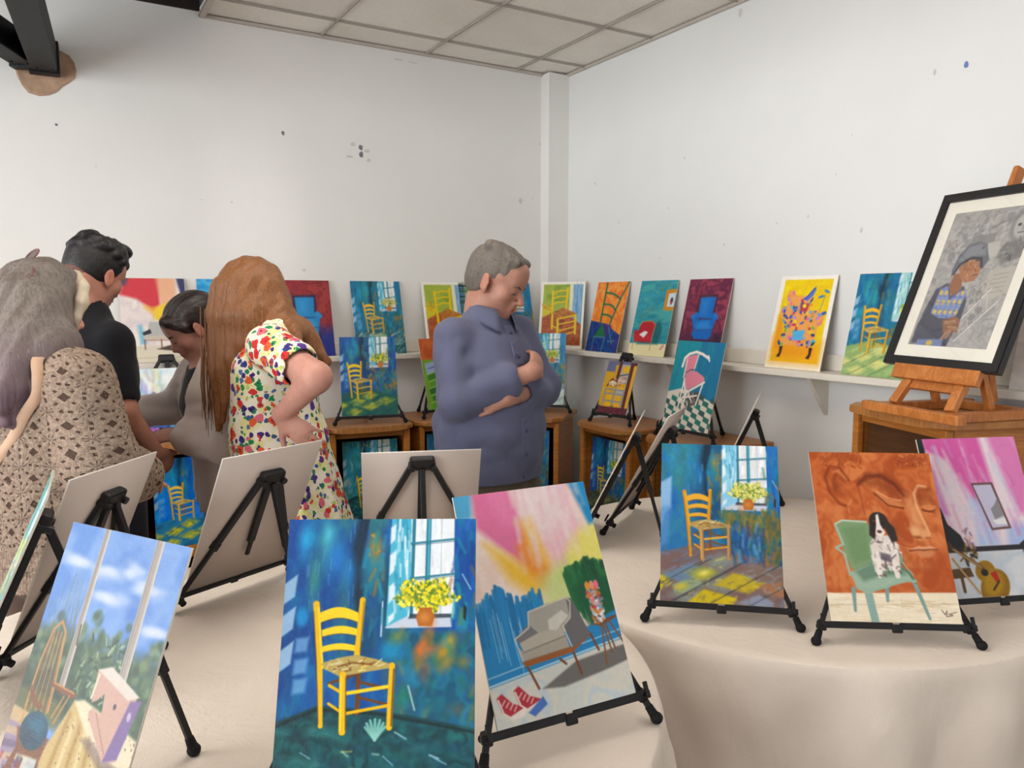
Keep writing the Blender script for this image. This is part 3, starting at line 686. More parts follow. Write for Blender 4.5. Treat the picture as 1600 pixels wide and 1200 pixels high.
    a.poly([(x0 - .01, yb), (x0 + .10, yb - .055), (x1 - .005, yb - .055), (x1 - .005, yb), (x0, yb + .005)], 'c4cede')
    a.poly([(x0 + .11, yb - .045), (x0 + .12, yb - .07), (x1 - .01, yb - .07), (x1 - .01, yb - .05)], '24323c', .85, 2)
    a.strokes([(x1, -.02), (1.02, -.02), (1.02, 1.0), (x1, 1.0)], [wall[1], '1a7aa0', '2b5cb4', wall[0], '1b8f9c'], 70, .12, .02, PI / 2, .2, .6, 3)
    # dabs under the window
    us = [(x0, yb + .02), (1.02, yb + .02), (1.02, 1.08), (.62, 1.05), (x0 - .02, .85)]
    if big:
        a.wash(us, ['16506c', '1c6c80', '1d5a8c', '155a5c', '2a5878'], 8, 7, seed + 9, .9, 12, 2.2)
        for (x, y, rx, ry, c, al) in ((x0 + .19, yb + .10, .020, .09, 'dc6c20', .95), (x0 + .20, yb + .12, .045, .035, 'e4702a', .9), (x0 + .20, yb + .22, .022, .04, 'd8682c', .7), (x0 + .30, yb + .15, .045, .07, 'b98a26', .9), (x0 + .33, yb + .07, .025, .03, 'c8a428', .8), (x0 + .03, yb + .12, .05, .05, '2090c0', .8), (x0 + .12, yb + .22, .04, .07, '1c88b4', .7), (x0 + .09, yb + .38, .035, .07, '1f7a60', .8), (x0 + .40, yb + .18, .03, .03, 'a08038', .6), (x0 + .25, yb + .40, .06, .05, '1c6070', .7), (x0 + .37, yb + .42, .04, .03, '7a6440', .5), (x0 + .06, yb + .05, .04, .03, '7a8a30', .6)):
            a.ell(x, y, rx, ry, c, al, a.rng.uniform(-.4, .4), 5 * K)
        a.strokes(us, ['1f7c70', '1a8cb8', '2a5a48', '1a4a66', 'b3882a', '1d6f86'], 60, .05, .022, PI / 2, .5, .40, 3 * K)
        a.line([(x0 + .12, yb + .30), (x0 + .155, yb + .42)], .008, 'c4dcd4', .8, 2); a.line([(x1 + .045, yb - .28), (x1 + .09, yb - .20)], .006, 'cfe0ec', .8, 2); a.poly([(x1 + .055, yb - .12), (x1 + .07, yb - .10), (x1 + .065, yb - .03), (x1 + .05, yb - .05)], '101820', .9, 2)
    else: a.strokes(us, ['e0761c', 'b3882a', '1f7c70', '1a8cb8', '15607c', '2a5a48', '8a6a28', '1a4a66', '1d6f86'], int(150 * rough), .07, .028, PI / 2, .6, .62, 4)
    a.strokes([(x1 - .03, .25), (1.02, .2), (1.02, .6), (x1 - .02, .55)], ['6a8a3a', '1a6a60', '8a5a2a'], 8, .08, .02, PI / 2, .2, .5, 4)
    # light patches on the left wall
    if patches:
        for k, (x, y) in enumerate(((.0, .33), (.0, .50), (.0, .68))):
            a.poly([(x - .01, y + .03), (x + .065, y - .03), (x + .055, y + .09), (x - .01, y + .14)], 'a9cbe8', .85, 3)
        for y in (.63, .74, .84): a.poly([(.075, y + .01), (.145, y), (.135, y + .075), (.07, y + .085)], '7fb0e0', .7, 6)
        a.ell(.1, .53, .03, .05, '2aa0dc', .7, soft=6)
    # floor
    hz = horizon
    if floor == 'teal':
        a.poly([(-.02, hz + .07), (.20, hz - .02), (.45, hz), (.66, hz + .03), (1.02, hz + .10), (1.02, 1.5), (-.02, 1.5)], '123f44', 1, 3)
        a.wash([(-.02, hz + .09), (.20, hz), (.66, hz + .05), (1.02, hz + .12), (1.02, 1.5), (-.02, 1.5)], ['123f44', '1a5c60', '0e343c', '1c6468'], 8, 9, seed + 7, .8, 6)
        a.strokes((0, hz + .05, 1, 1.41), ['1c6a6a', '3f8a84', '14505a', '0e3038', '1a5070'], 110, .12, .022, .2, .35, .4, 4 * K)
        a.strokes((.1, hz + .08, 1, 1.41), ['b8b454', '9ac0b4', 'a8cce0'], 16, .06, .008, .25, .3, .7, 2)
        a.line([(-.02, hz + .09), (.2, hz), (.5, hz + .02), (1.02, hz + .12)], .012, '0c1c1e', .8, 4)
        for (x, y) in ((.50, 1.09),): 
            for q in range(7): a.line([(x, y + .06), (x + .05 * math.cos(q * .5 - 3.1), y + .04 * math.sin(q * .5 - 3.1))], .014, '8ac8bc', .8)
    else:
        base, c2, li = floor
        a.poly([(-.02, hz + .03), (.38, hz - .08), (.6, hz - .02), (1.02, hz + .10), (1.02, 1.5), (-.02, 1.5)], base, 1, 3)
        a.strokes((0, hz, 1, 1.41), [base, c2, base, c2], 90, .12, .02, -.5, .3, .6, 3)
        for (x, y, s) in ((.0, 1.23, .12), (.28, 1.16, .14), (.5, 1.06, .13), (.52, 1.24, .18), (.78, 1.16, .16), (.22, 1.34, .14)):
            a.poly([(x - s, y + .02), (x, y - .06), (x + s, y - .01), (x, y + .08)], li, .85, 8 * K if big else 6); a.strokes((x - s * .7, y - .03, x + s * .7, y + .05), [li, base, 'e8dc60', c2], 10, .07, .016, -.4, .4, .5, 3)
        for k in range(5):
            x = -.2 + .3 * k; a.line([(x, 1.42), (x + .62, hz + .06)], .006, dark, .7)
    # flowers
    if fcol is None: fcol = ['f0dc28', 'd8c41c', 'f8ec60', '8aa028', '5a7c28', 'ecd83c']
    cx = xs + (x1 - xs) * .36
    ladder_chair(a, chair[0], chair[1], chair[2], post, lite, dk, seat)
    bouquet(a, cx, yb - .17, .15, .085, fcol, '5c7c28', 420 if big else 60, .010 if big else .017, 'b4682a', 'd8904c', .05)
    a.poly([(cx - .14, yb - .20), (cx - .06, yb - .15), (cx - .10, yb - .13)], 'e8d43a', .6, 3)
    if ragged: a.strokes((0, 0, 1, 1.41), list(wall) + ['e0e8ee', '2a7a5c', lite], 120, .12, .014, PI / 2, .5, .5, 2)
    return a
def tiled_room(n, seed):
    """blue room with one broad lit wall patch, ochre stains and sunlit yellow and blue floor tiles"""
    a = blue_room(n, seed, wall=('1f5fb4', '2f74bc', '2a7f94', '3a8cae'), floor=('7a6260', '6a7c9c', '8a9a8c'), pane='dcdfe2', post='e09a28', lite='eab040', wleft='8cc8e8', horizon=.98, seat='b09860', dk='7a4c28', win=(.52, .90, .60), chair=(.20, .44, .92), patches=False, fcol=['e8e07c', 'd8d460', 'f0ecac', '9aa848', '6a8438'])
    K = n / 100.0
    b = Art(n, 1.414, 'ffffff', seed + 1); b.im = a.im
    b.strokes([(-.02, -.02), (.30, -.02), (.28, .40), (-.02, .36)], ['2c7a88', '2a8494', '34707c', '2f7c9c'], 60, .10, .03, PI / 2, .2, .5, 4 * K)
    b.poly([(-.02, .38), (.09, .31), (.085, .60), (.03, .66), (-.02, .90)], '9cc4e8', .85, 2.5 * K); b.poly([(-.02, .60), (.085, .58), (.06, .92), (-.02, .98)], '5c94d0', .7, 4 * K)
    b.strokes((.50, .62, .92, .78), ['6a6c2c', '8a7030', '5c7c4c', 'a07c34', '4c6c44'], 70, .06, .018, PI / 2, .3, .7, 3); b.strokes((.86, .62, 1.0, 1.06), ['8a6a2c', 'a8742c', '5c5c34', '6a6430', '3c5c5c'], 60, .09, .022, PI / 2, .25, .7, 4)
    b.strokes((.60, .75, .86, 1.02), ['2c5cac', '3c7cbc', '1c3c6c', '6ca8cc', '24507c'], 50, .12, .024, PI / 2, .15, .6, 4)
    for p, c in (([(-.02, 1.18), (.07, 1.24), (.0, 1.32), (-.02, 1.33)], 'ecd41c'), ([(.02, 1.20), (.24, 1.09), (.42, 1.14), (.18, 1.26)], '6a8cac'), ([(.20, 1.16), (.36, 1.10), (.50, 1.16), (.32, 1.25)], '88945c'), ([(.10, 1.28), (.28, 1.20), (.36, 1.27), (.14, 1.36)], '94ac84'),
                 ([(.44, 1.26), (.60, 1.15), (.86, 1.22), (.72, 1.32)], 'c8b024'), ([(.24, 1.40), (.36, 1.30), (.62, 1.36), (.58, 1.45), (.2, 1.45)], 'dcc41c'), ([(.62, 1.40), (.80, 1.32), (.92, 1.38), (.90, 1.45)], '8c98b0'), ([(.80, 1.24), (.98, 1.20), (1.02, 1.34), (.86, 1.32)], 'a8704c'), ([(.62, 1.08), (1.02, 1.12), (1.02, 1.18), (.80, 1.22)], '7c6258')):
        b.poly(p, c, .85, 2.5 * K); b.strokes(p, [c, 'e0cc30' if c[0] in 'edc' else '8ca0b0', '6a6a60'], 26, .05, .014, -.4, .5, .45, 3)
    b.ell(.36, 1.17, .07, .035, 'd8cc30', .85, -.3, 5 * K); b.ell(.36, 1.165, .03, .014, 'f0ec9c', .8, -.3, 3 * K); b.ell(.17, 1.29, .05, .025, 'd8c430', .85, -.3, 4 * K)
    for k in range(5): x = -.25 + .32 * k; b.line([(x, 1.43), (x + .60, 1.06)], .006, '2c3444', .8, 2)
    ladder_chair(b, .20, .44, .92, 'e09a28', 'eab040', '7a4c28', 'b09860', 'b89468'); return b
def pink_room(n, seed=3):
    a = Art(n, 1.414, 'f4dccf', seed)
    a.wash(FULL, ['f2d6c8', 'f7e6dc', 'f0d0c0'], 3, 3, seed, 1)
    def soft(pts, c, al=.95, s=26): a.poly(pts, c, al, s * n / 200)
    soft([(.42, -.1), (.85, -.1), (.9, .45), (.7, .55), (.55, .4)], 'f4c3cf', .9, 18); soft([(.42, -.1), (.80, -.1), (.82, .2), (.6, .35), (.46, .15)], 'f3dfe0', .9, 20)
    soft([(.13, -.1), (.38, -.1), (.47, .3), (.52, .55), (.40, .50), (.12, .22)], 'e77ca8', 1, 10); soft([(.22, -.1), (.36, -.1), (.42, .25), (.3, .22)], 'ef8db8', .8, 18)
    soft([(.38, .38), (.50, .25), (.60, .55), (.52, .66), (.40, .58)], 'f2973a', .95, 16); soft([(.16, .33), (.34, .45), (.50, .64), (.46, .74), (.28, .58)], 'f4c23a', .9, 18)
    soft([(.42, .22), (.52, .2), (.60, .5), (.52, .5)], 'f6cf68', .8, 18)
    soft([(.82, .35), (1.1, .25), (1.1, .75), (.85, .68), (.62, .60)], 'f0e878', .95, 18); soft([(.50, .60), (.72, .5), (.80, .72), (.60, .92), (.50, .8)], 'c8dc84', .8, 20)
    soft([(.55, .75), (.65, .9), (.5, 1.0), (.35, .9)], 'ecec9a', .7, 24)
    soft([(.84, -.1), (1.1, -.1), (1.1, .28), (.96, .30)], '2a92cc', 1, 7); soft([(-.1, -.1), (.14, -.1), (.10, .18), (-.1, .22)], '5ab2e0', 1, 8); soft([(-.1, .18), (.1, .16), (.06, .3), (-.1, .34)], 'dce6ea', .8, 14)
    a.strokes((.4, 0, .95, .5), ['fbe6e4', 'f0b4c8', 'f8eeea', 'f6ccd0'], 70, .16, .02, PI / 2 - .1, .12, .35, 8)
    # green mass
    for _ in range(120):
        x = a.rng.uniform(.68, 1.02); y0 = .56 + .35 * abs(x - .86) + a.rng.uniform(-.05, .06); a.line([(x, y0), (x + .03, y0 + .26)], .024, ['145c38', '0f4a30', '2a7a44', '1c6a3c'][a.rng.integers(4)], .85, 3, .008)
    a.poly([(.72, .70), (.80, .64), (1.1, .68), (1.1, .98), (.86, 1.02), (.78, .95)], '145a38', .95, 12)
    # blue wall with ragged top
    for _ in range(130):
        x = a.rng.uniform(-.02, .48); y0 = .68 + .05 * math.sin(x * 22 + 1) + a.rng.uniform(-.05, .07) + .5 * max(0, x - .3); a.line([(x, y0), (x - .005, 1.25)], .022, ['2a86c4', '2f8fcc', '2478b4'][a.rng.integers(3)], .9, 2)
    a.rect(-.1, .95, 1.1, 1.22, '2a88c6'); a.poly([(.78, .95), (1.1, .85), (1.1, 1.2), (.78, 1.2)], '2a88c6', 1, 4)
    for _ in range(14):
        x = a.rng.uniform(.02, .30); y = a.rng.uniform(.72, .9); a.line([(x, y), (x + .01, y + .26)], .004, 'b8dcf0', .8)
    # floor
    a.poly([(-.1, 1.19), (1.1, 1.06), (1.1, 1.6), (-.1, 1.6)], 'd5d6cd', 1, 2); a.wash([(-.1, 1.2), (1.1, 1.08), (1.1, 1.6), (-.1, 1.6)], ['cdd4d0', 'dcd8ca', 'bcd0dc', 'd8d8d0'], 3, 5, 9, .8)
    a.line([(-.1, 1.18), (1.1, 1.05)], .010, 'bfdcea'); a.line([(-.1, 1.135), (1.1, 1.0)], .005, 'cfe4ee')
    a.poly([(.35, 1.25), (.62, 1.14), (1.1, 1.10), (1.1, 1.19), (.85, 1.23), (.5, 1.27)], '6c6a68', 1, 3)
    # armchair
    def P(pts): return [(.23 + (x - .25) * .857, .76 + (y - .60) * .72) for x, y in pts]
    for pts in ([(.30, 1.06), (.36, 1.27)], [(.70, 1.04), (.73, 1.24)], [(.58, 1.08), (.62, 1.13)], [(.88, .93), (.92, 1.08)]): a.line(P(pts), .016, '7a4424')
    a.poly(P([(.27, 1.03), (.68, 1.0), (.86, .92), (.88, .94), (.70, 1.05), (.29, 1.08)]), '9a5c2c')
    a.poly(P([(.40, .64), (.56, .60), (.74, .58), (.76, .74), (.70, .86), (.44, .86), (.38, .80)]), 'aaa69c', 1, 1.5)
    a.poly(P([(.74, .58), (.79, .60), (.88, .93), (.71, 1.02), (.67, .80), (.74, .76)]), '6a6a6c'); a.poly(P([(.25, .84), (.38, .74), (.45, .83), (.30, .90)]), '77777a')
    a.poly(P([(.28, .88), (.44, .83), (.64, .82), (.67, .90), (.30, .96)]), 'bab4a6'); a.poly(P([(.26, .90), (.30, .96), (.67, .90), (.68, 1.0), (.28, 1.03)]), 'aca598')
    a.poly(P([(.55, .74), (.68, .68), (.73, .74), (.60, .84), (.54, .82)]), 'd4d2c8', 1, 2)
    a.line(P([(.25, .84), (.38, .77), (.40, .64), (.74, .58), (.77, .62), (.74, .76), (.66, .82), (.70, 1.0)]), .008, 'dcd6ca'); a.line(P([(.30, .96), (.67, .90)]), .005, '5c564e', .8); a.line(P([(.25, .84), (.28, 1.03)]), .006, 'e0dace')
    # side table with jar of brushes
    a.poly([(.79, .945), (.99, .915), (1.0, .93), (.86, .965)], '7a4a28'); 
    for pts in ([(.87, .95), (.84, 1.20)], [(.90, .95), (.93, 1.12)], [(.93, .94), (1.02, 1.13)], [(.88, .95), (.90, 1.14)]): a.line(pts, .012, '8a5228')
    a.poly([(.82, .75), (.89, .73), (.91, .93), (.82, .945)], 'd8d4d0', .9, 2)
    a.strokes((.82, .70, .91, .94), ['e8763a', 'e6e6ea', '5a5a60', 'f09090', 'c8822a', 'ffffff', '8aa0b8', 'd84a4a'], 70, .03, .016, .9, 1.2, .9)
    for x, c in ((.83, 'f09a40'), (.865, 'e8a07a'), (.90, 'f07a90')): a.ell(x, .70, .018, .028, c)
    # red canvas shoes
    for (x, y) in ((.07, 1.24), (.19, 1.22)):
        a.poly([(x - .04, y), (x + .0, y - .02), (x + .06, y + .05), (x + .13, y + .08), (x + .13, y + .115), (x + .03, y + .12), (x - .02, y + .08)], 'b43440', 1, 1.5)
        a.poly([(x + .03, y + .115), (x + .13, y + .085), (x + .145, y + .11), (x + .12, y + .135), (x + .04, y + .14)], 'efe6de', 1, 1); a.line([(x - .03, y + .01), (x - .01, y + .09), (x + .04, y + .13)], .010, 'efe6de')
        for q in range(4): a.line([(x + .015 + q * .022, y + .02 + q * .016), (x - .012 + q * .024, y + .045 + q * .016)], .006, 'f4ece6')
    a.poly([(.22, 1.36), (.34, 1.29), (.36, 1.34), (.26, 1.39)], '3a6ac0', .9, 2)
    return a
def window_room(n, seed=4):
    """grand garden window, wooden stick-back chair with a blue cushion, sewing machine on a cloth"""
    a = Art(n, 1.414, '6f9ad4', seed)
    a.wash(FULL, ['5f8fd2', '7fa8de', '8cb2e2', '6c9cd8'], 3, 4, seed, 1)
    for (x, y, r) in ((.45, .22, .10), (.50, .35, .12), (.78, .25, .10), (.15, .20, .12), (.60, .18, .07), (.9, .45, .10)):
        for _ in range(14): a.ell(x + a.rng.normal(0, r * .6), y + a.rng.normal(0, .016), r * .4, .014, 'dfe6ee', .35, soft=9)
    # trees and hedge
    a.poly([(-.1, .60), (.3, .56), (.6, .60), (1.1, .56), (1.1, 1.0), (-.1, 1.0)], '3f5c40', .8, 20)
    for _ in range(520):
        x = a.rng.uniform(-.02, 1.02); top = .52 + .05 * math.sin(9 * x) + .07 * math.sin(23 * x + 1); y = a.rng.uniform(top, .98)
        c = ['5c7c50', '3c5c3c', '7c9468', '2e4c34', '4a6a4a', '8aa078'][a.rng.integers(6)]; a.ell(x, y, a.rng.uniform(.012, .035), a.rng.uniform(.012, .03), c, .6, a.rng.uniform(0, 3), 5)
    for _ in range(26): 
        x = a.rng.uniform(.06, .30); a.line([(x, .62), (x + a.rng.normal(0, .05), a.rng.uniform(.22, .45))], .006, '7a8474', .5, 2, .002)
    a.poly([(-.1, .78), (.45, .80), (.45, 1.0), (-.1, 1.0)], '3a4a34', .6, 14); a.poly([(-.1, .90), (.4, .92), (.4, 1.05), (-.1, 1.05)], '7a7c48', .8, 8)
    a.strokes((.42, .55, .75, .86), ['c8d8c0', '24442c', '3e6c44', '98b090'], 70, .035, .012, -1, .8, .8)
    # window frame
    for (x0, x1) in ((.30, .345), (.735, .795)):
        a.poly([(x0, -.02), (x1, -.02), (x1 + .015, .84), (x0 + .01, .84)], 'b9b3a8'); a.line([(x0 + .012, -.02), (x0 + .024, .84)], .006, '8c867c'); a.line([(x1 - .006, -.02), (x1 + .010, .84)], .006, 'e4e0d8'); a.line([((x0 + x1) / 2, -.02), ((x0 + x1) / 2 + .012, .84)], .005, '98928a')
    a.line([(.34, .52), (.35, .62)], .012, '5c564e')
    # lower wall, floor
    a.poly([(-.1, 1.0), (.3, 1.03), (.3, 1.12), (-.1, 1.09)], 'c9b48c', 1, 2)
    a.poly([(-.1, 1.08), (1.1, 1.12), (1.1, 1.6), (-.1, 1.6)], 'a294a6', 1, 3)
    for k in range(6): a.poly([(-.1, 1.12 + k * .075), (.28, 1.10 + k * .05), (.28, 1.13 + k * .05), (-.1, 1.16 + k * .075)], ['c8b494', '7c6c86'][k % 2], .9, 3)
    a.strokes((.0, 1.25, 1, 1.42), ['b04c40', '8a5a78', 'c8c4c0', '5a8a94', '7c5878', 'd8bcb0', '6a4a70'], 150, .06, .02, .3, 1, .7)
    a.poly([(.2, 1.18), (.34, 1.16), (.33, 1.30), (.2, 1.34)], 'd0d8d0', .8, 3)
    # cloth on the table
    a.poly([(.47, .88), (1.1, .98), (1.1, 1.40), (.84, 1.38), (.52, 1.30), (.40, 1.32), (.33, 1.2)], 'cfba82', 1, 2)
    a.poly([(.47, .88), (.55, .86), (1.1, .97), (1.1, 1.06), (.78, 1.12), (.62, 1.0)], 'e6dcc0', 1, 4)
    for k in range(7):
        x = .46 + k * .05; a.poly([(x, .93 + k * .02), (x + .018, .95 + k * .02), (x - .03 + k * .02, 1.31), (x - .06 + k * .02, 1.30)], ['a88a44', 'e8dcb4'][k % 2], .7, 5)
    a.strokes((.45, .95, 1.0, 1.34), ['6a4a34', '8a6a48'], 60, .006, .006, 0, 1, .9, 1); a.strokes((.6, .9, 1.0, 1.05), ['4a3a34'], 24, .006, .006, 0, 1, .8, 1)
    # sewing machine
    a.poly([(.66, 1.02), (.98, 1.12), (.80, 1.14), (.60, 1.04)], '7c6a66', .6, 6)
    a.poly([(.58, .70), (.68, .68), (.92, .76), (.90, 1.07), (.80, 1.10), (.60, .92), (.62, .88), (.70, .90), (.68, .80), (.64, .84), (.60, .86)], 'd2b4a4', 1, 1.5)
    a.poly([(.88, .79), (.96, .77), (.90, 1.06), (.80, 1.10)], '8a74a6', 1, 2); a.poly([(.58, .70), (.68, .665), (.94, .76), (.86, .79)], 'ddd8cc', 1, 1.5)
    a.ell(.90, .86, .014, .022, 'c8bcd0'); a.ell(.78, .84, .012, .014, '5c5060'); a.line([(.60, .72), (.59, .84)], .012, 'f0e4d0'); a.line([(.66, .90), (.80, 1.06)], .010, 'b89888')
    # stick-back chair
    w1, w2 = '8c5c34', 'c89a5c'
    for k in range(8):
        t = k / 7.0; a.line([(.13 + .10 * t, .58 + .03 * abs(t - .5)), (.12 + .16 * t, 1.0)], .007, w2 if k % 2 else w1)
    a.line([(.095, 1.0), (.10, .75), (.13, .58), (.18, .53), (.235, .58), (.27, .80), (.29, .98)], .015, w2); a.line([(.10, .98), (.12, .70), (.14, .60)], .006, w1)
    a.line([(.10, .90), (.16, .96), (.22, .97)], .030, w1); a.line([(.26, .84), (.36, .86), (.46, .86)], .028, w1); a.line([(.27, .835), (.45, .85)], .010, w2)
    for pts in ([(.42, .87), (.36, 1.02)], [(.38, .88), (.33, 1.0)], [(.10, .96), (.10, 1.08)]): a.line(pts, .010, w2)
    for pts in ([(.13, 1.20), (.04, 1.45)], [(.20, 1.24), (.16, 1.45)], [(.33, 1.22), (.33, 1.42)], [(.14, 1.18), (.12, 1.30)]): a.line(pts, .020, w1)
    a.line([(.10, 1.28), (.22, 1.36), (.33, 1.30)], .014, w1); a.poly([(.08, 1.10), (.36, 1.10), (.34, 1.21), (.14, 1.22)], w1, 1, 3)
    a.ell(.225, 1.09, .115, .095, '155066', 1, -.1, 2); a.ell(.235, 1.065, .075, .05, '2a7890', .8, -.2, 12); a.ell(.19, 1.12, .05, .03, '0f3c50', .7, 0, 10)
    a.im = np.clip(a.im, 0, 1) ** 1.25 * np.array([.84, .82, .83])
    return a
def dog_chair(n, seed=6):
    a = Art(n, 1.414, 'bc6234', seed)
    a.wash(FULL, ['a84e26', 'c66c3c', 'b65a30', 'cf7a48'], 5, 5, seed, 1)
    a.strokes((0, 0, 1, 1.2), ['b05628', 'c87444', 'a44a24'], 160, .10, .02, PI / 2 - .2, .4, .35, 4)
    D, Lt = '7c3416', 'e0a070'
    # large sleeping stone face
    a.strokes((.10, .0, .42, .14), [D, '9a4620', 'cc7c4c'], 60, .03, .010, .8, 1.5, .7); a.strokes((.72, .0, .98, .12), [D, '9a4620', 'cc7c4c'], 60, .03, .010, .8, 1.5, .7)
    for k in range(14):
        x = .10 + .024 * k; a.ell(x, .05 + .02 * math.sin(k), .022, .02, D, .4); a.ell(x, .05 + .02 * math.sin(k), .014, .013, 'b45a30', .8)
    for k in range(10):
        x = .74 + .024 * k; a.ell(x, .05 + .02 * math.sin(k), .022, .02, D, .4); a.ell(x, .05 + .02 * math.sin(k), .014, .013, 'b45a30', .8)
    a.line([(.30, .25), (.24, .14), (.16, .13), (.11, .22), (.13, .36), (.20, .46), (.26, .48)], .022, D, .7, 3); a.line([(.28, .24), (.23, .17), (.18, .18)], .016, Lt, .5, 4)
    a.line([(.26, .26), (.21, .20), (.17, .25), (.18, .34)], .024, '8a3c1a', .7, 5); a.ell(.20, .30, .025, .05, '6c2c12', .6, 0, 10); a.line([(.30, .42), (.26, .48), (.27, .53)], .012, Lt, .6, 3)
    a.line([(.37, .30), (.39, .55)], .008, D, .6, 3)
    a.line([(.38, .27), (.46, .20), (.58, .20), (.68, .28), (.735, .38)], .045, D, .75, 8); a.line([(.42, .25), (.54, .21), (.66, .28)], .020, '6a2a12', .7, 5)
    a.line([(.50, .34), (.60, .44), (.70, .46)], .030, Lt, .45, 8); a.line([(.50, .37), (.60, .47), (.71, .485)], .012, D, .8, 3); a.line([(.52, .35), (.62, .425), (.70, .42)], .010, 'e4a878', .6, 4)
    a.line([(.735, .38), (.76, .50), (.80, .66), (.79, .72)], .050, Lt, .5, 14); a.line([(.92, .30), (.86, .29), (.815, .36), (.82, .48), (.86, .62), (.88, .70), (.86, .74)], .016, 'ecc090', .85, 4)
    a.line([(.95, .32), (.86, .33), (.85, .44)], .030, D, .6, 8); a.line([(.86, .50), (.95, .52)], .012, D, .7, 3); a.line([(.87, .48), (.95, .49)], .008, Lt, .6, 3)
    a.poly([(.72, .66), (.75, .62), (.79, .66), (.86, .67), (.885, .72), (.83, .755), (.76, .74)], 'd89464', .9, 7); a.ell(.78, .73, .03, .012, D, .8, .1, 3); a.ell(.86, .735, .02, .010, D, .7, 0, 3)
    a.poly([(.70, .83), (.78, .80), (.84, .81), (.89, .80), (.91, .83), (.84, .845), (.74, .85)], 'd88c5c', .9, 4); a.line([(.70, .84), (.80, .835), (.90, .825)], .008, D, .8); a.poly([(.74, .86), (.88, .85), (.84, .90), (.78, .90)], 'c87848', .9, 5)
    a.line([(.60, .60), (.66, .85), (.74, 1.0), (.86, 1.02), (.94, .90)], .040, '94421e', .55, 14); a.ell(.81, .97, .05, .03, Lt, .35, 0, 10)
    a.poly([(.78, 1.0), (1.1, .7), (1.1, 1.25), (.8, 1.22)], 'a84c22', .6, 18)
    # stronger modelling of the stone face
    a.line([(.37, .29), (.45, .215), (.57, .205), (.67, .28), (.73, .38)], .020, '6a2a10', .8, 4); a.poly([(.42, .25), (.54, .225), (.65, .30), (.70, .40), (.62, .38), (.54, .31), (.44, .30)], '7c3616', .55, 10)
    a.poly([(.50, .37), (.58, .40), (.69, .44), (.70, .485), (.60, .475), (.53, .42)], 'c87a4a', .8, 4); a.line([(.49, .36), (.59, .465), (.71, .49)], .010, '5c240e', .9, 2); a.line([(.51, .345), (.60, .40), (.70, .425)], .008, 'e6b080', .7, 2)
    a.line([(.86, .50), (.91, .515), (.96, .50)], .010, '5c240e', .9, 2); a.line([(.86, .47), (.92, .46), (.97, .47)], .008, 'e0a070', .7, 2); a.poly([(.86, .36), (.97, .34), (.97, .44), (.86, .46)], '8a4220', .5, 10)
    a.poly([(.75, .42), (.79, .40), (.845, .66), (.81, .70), (.77, .66)], 'd89a6c', .55, 12); a.ell(.77, .685, .035, .035, 'e0a878', .8, 0, 6); a.ell(.845, .70, .030, .030, 'dca070', .7, 0, 6)
    a.line([(.70, .845), (.77, .83), (.81, .838), (.86, .828), (.92, .83)], .010, '5c240e', .9, 2); a.poly([(.71, .835), (.77, .805), (.81, .815), (.86, .80), (.91, .825)], 'e0a884', .7, 3); a.poly([(.73, .855), (.82, .85), (.90, .845), (.86, .89), (.78, .895)], 'cc845c', .8, 4)
    # floor
    a.poly([(-.1, 1.20), (1.1, 1.17), (1.1, 1.6), (-.1, 1.6)], 'e9dcc2', 1, 2); a.strokes((0, 1.2, 1, 1.41), ['f2e8d4', 'd8c4a0', 'e6d6b8'], 60, .14, .012, .05, .1, .7); a.line([(0, 1.29), (1, 1.26)], .004, 'b09a78', .6); a.strokes((0.1, 1.24, .95, 1.38), ['c09a6c'], 10, .08, .006, .05, .1, .6)
    # armchair
    g1, g2, g3 = '7e9a72', '9cb4a0', '5c7c66'
    for pts in ([(.21, 1.16), (.20, 1.33)], [(.69, 1.10), (.76, 1.38)], [(.47, 1.15), (.46, 1.25)]): a.line(pts, .035, '7d9a96', 1, 1, .022)
    a.poly([(.29, 1.18), (.35, 1.17), (.38, 1.5), (.32, 1.5)], '8aa8a0', 1, 1.5)
    a.poly([(.13, .64), (.20, .60), (.38, .60), (.43, .66), (.44, .95), (.36, 1.03), (.22, 1.0), (.18, .86)], g1, 1, 2); a.poly([(.19, .66), (.38, .64), (.39, .92), (.24, .96)], '6c8c60', .8, 10)
    a.line([(.14, .64), (.18, .80), (.12, .83), (.18, .88), (.20, 1.05)], .020, g2); a.line([(.14, .63), (.20, .60), (.39, .61)], .014, 'b8ccba')
    a.poly([(.20, 1.03), (.36, .96), (.62, .98), (.71, 1.08), (.62, 1.10), (.44, 1.15), (.32, 1.20), (.24, 1.16)], g2, 1, 2); a.poly([(.24, 1.02), (.40, .94), (.60, .96), (.64, 1.04), (.42, 1.06), (.30, 1.10)], g3, .8, 8)
    a.line([(.58, .84), (.63, .92), (.60, .98), (.66, 1.02), (.70, 1.10)], .022, g3); a.line([(.57, .83), (.63, .86), (.62, .93), (.69, 1.04)], .008, g2)
    a.line([(.24, 1.14), (.34, 1.17), (.46, 1.14), (.60, 1.08), (.70, 1.09)], .022, '92b09c')
    # spaniel
    a.poly([(.39, .80), (.44, .72), (.56, .72), (.62, .80), (.60, 1.0), (.55, 1.02), (.50, .95), (.45, 1.04), (.40, 1.02)], 'ded4cc', 1, 3)
    a.strokes([(.39, .80), (.44, .72), (.56, .72), (.62, .80), (.60, 1.0), (.40, 1.02)], ['f2ece6', '6a5a58', 'c8b8b0', 'efe6e0', '8c7a76'], 60, .04, .012, PI / 2, .7, .8)
    a.poly([(.46, .86), (.54, .88), (.55, .95), (.46, .92)], '4c4450', .8, 4); a.line([(.44, .92), (.43, 1.05)], .040, 'ece4dc'); a.line([(.565, .94), (.57, 1.05)], .040, 'e8dcd4'); a.strokes((.41, .96, .60, 1.06), ['8c6a60', '5c4844'], 16, .016, .010, 1, 1, .8)
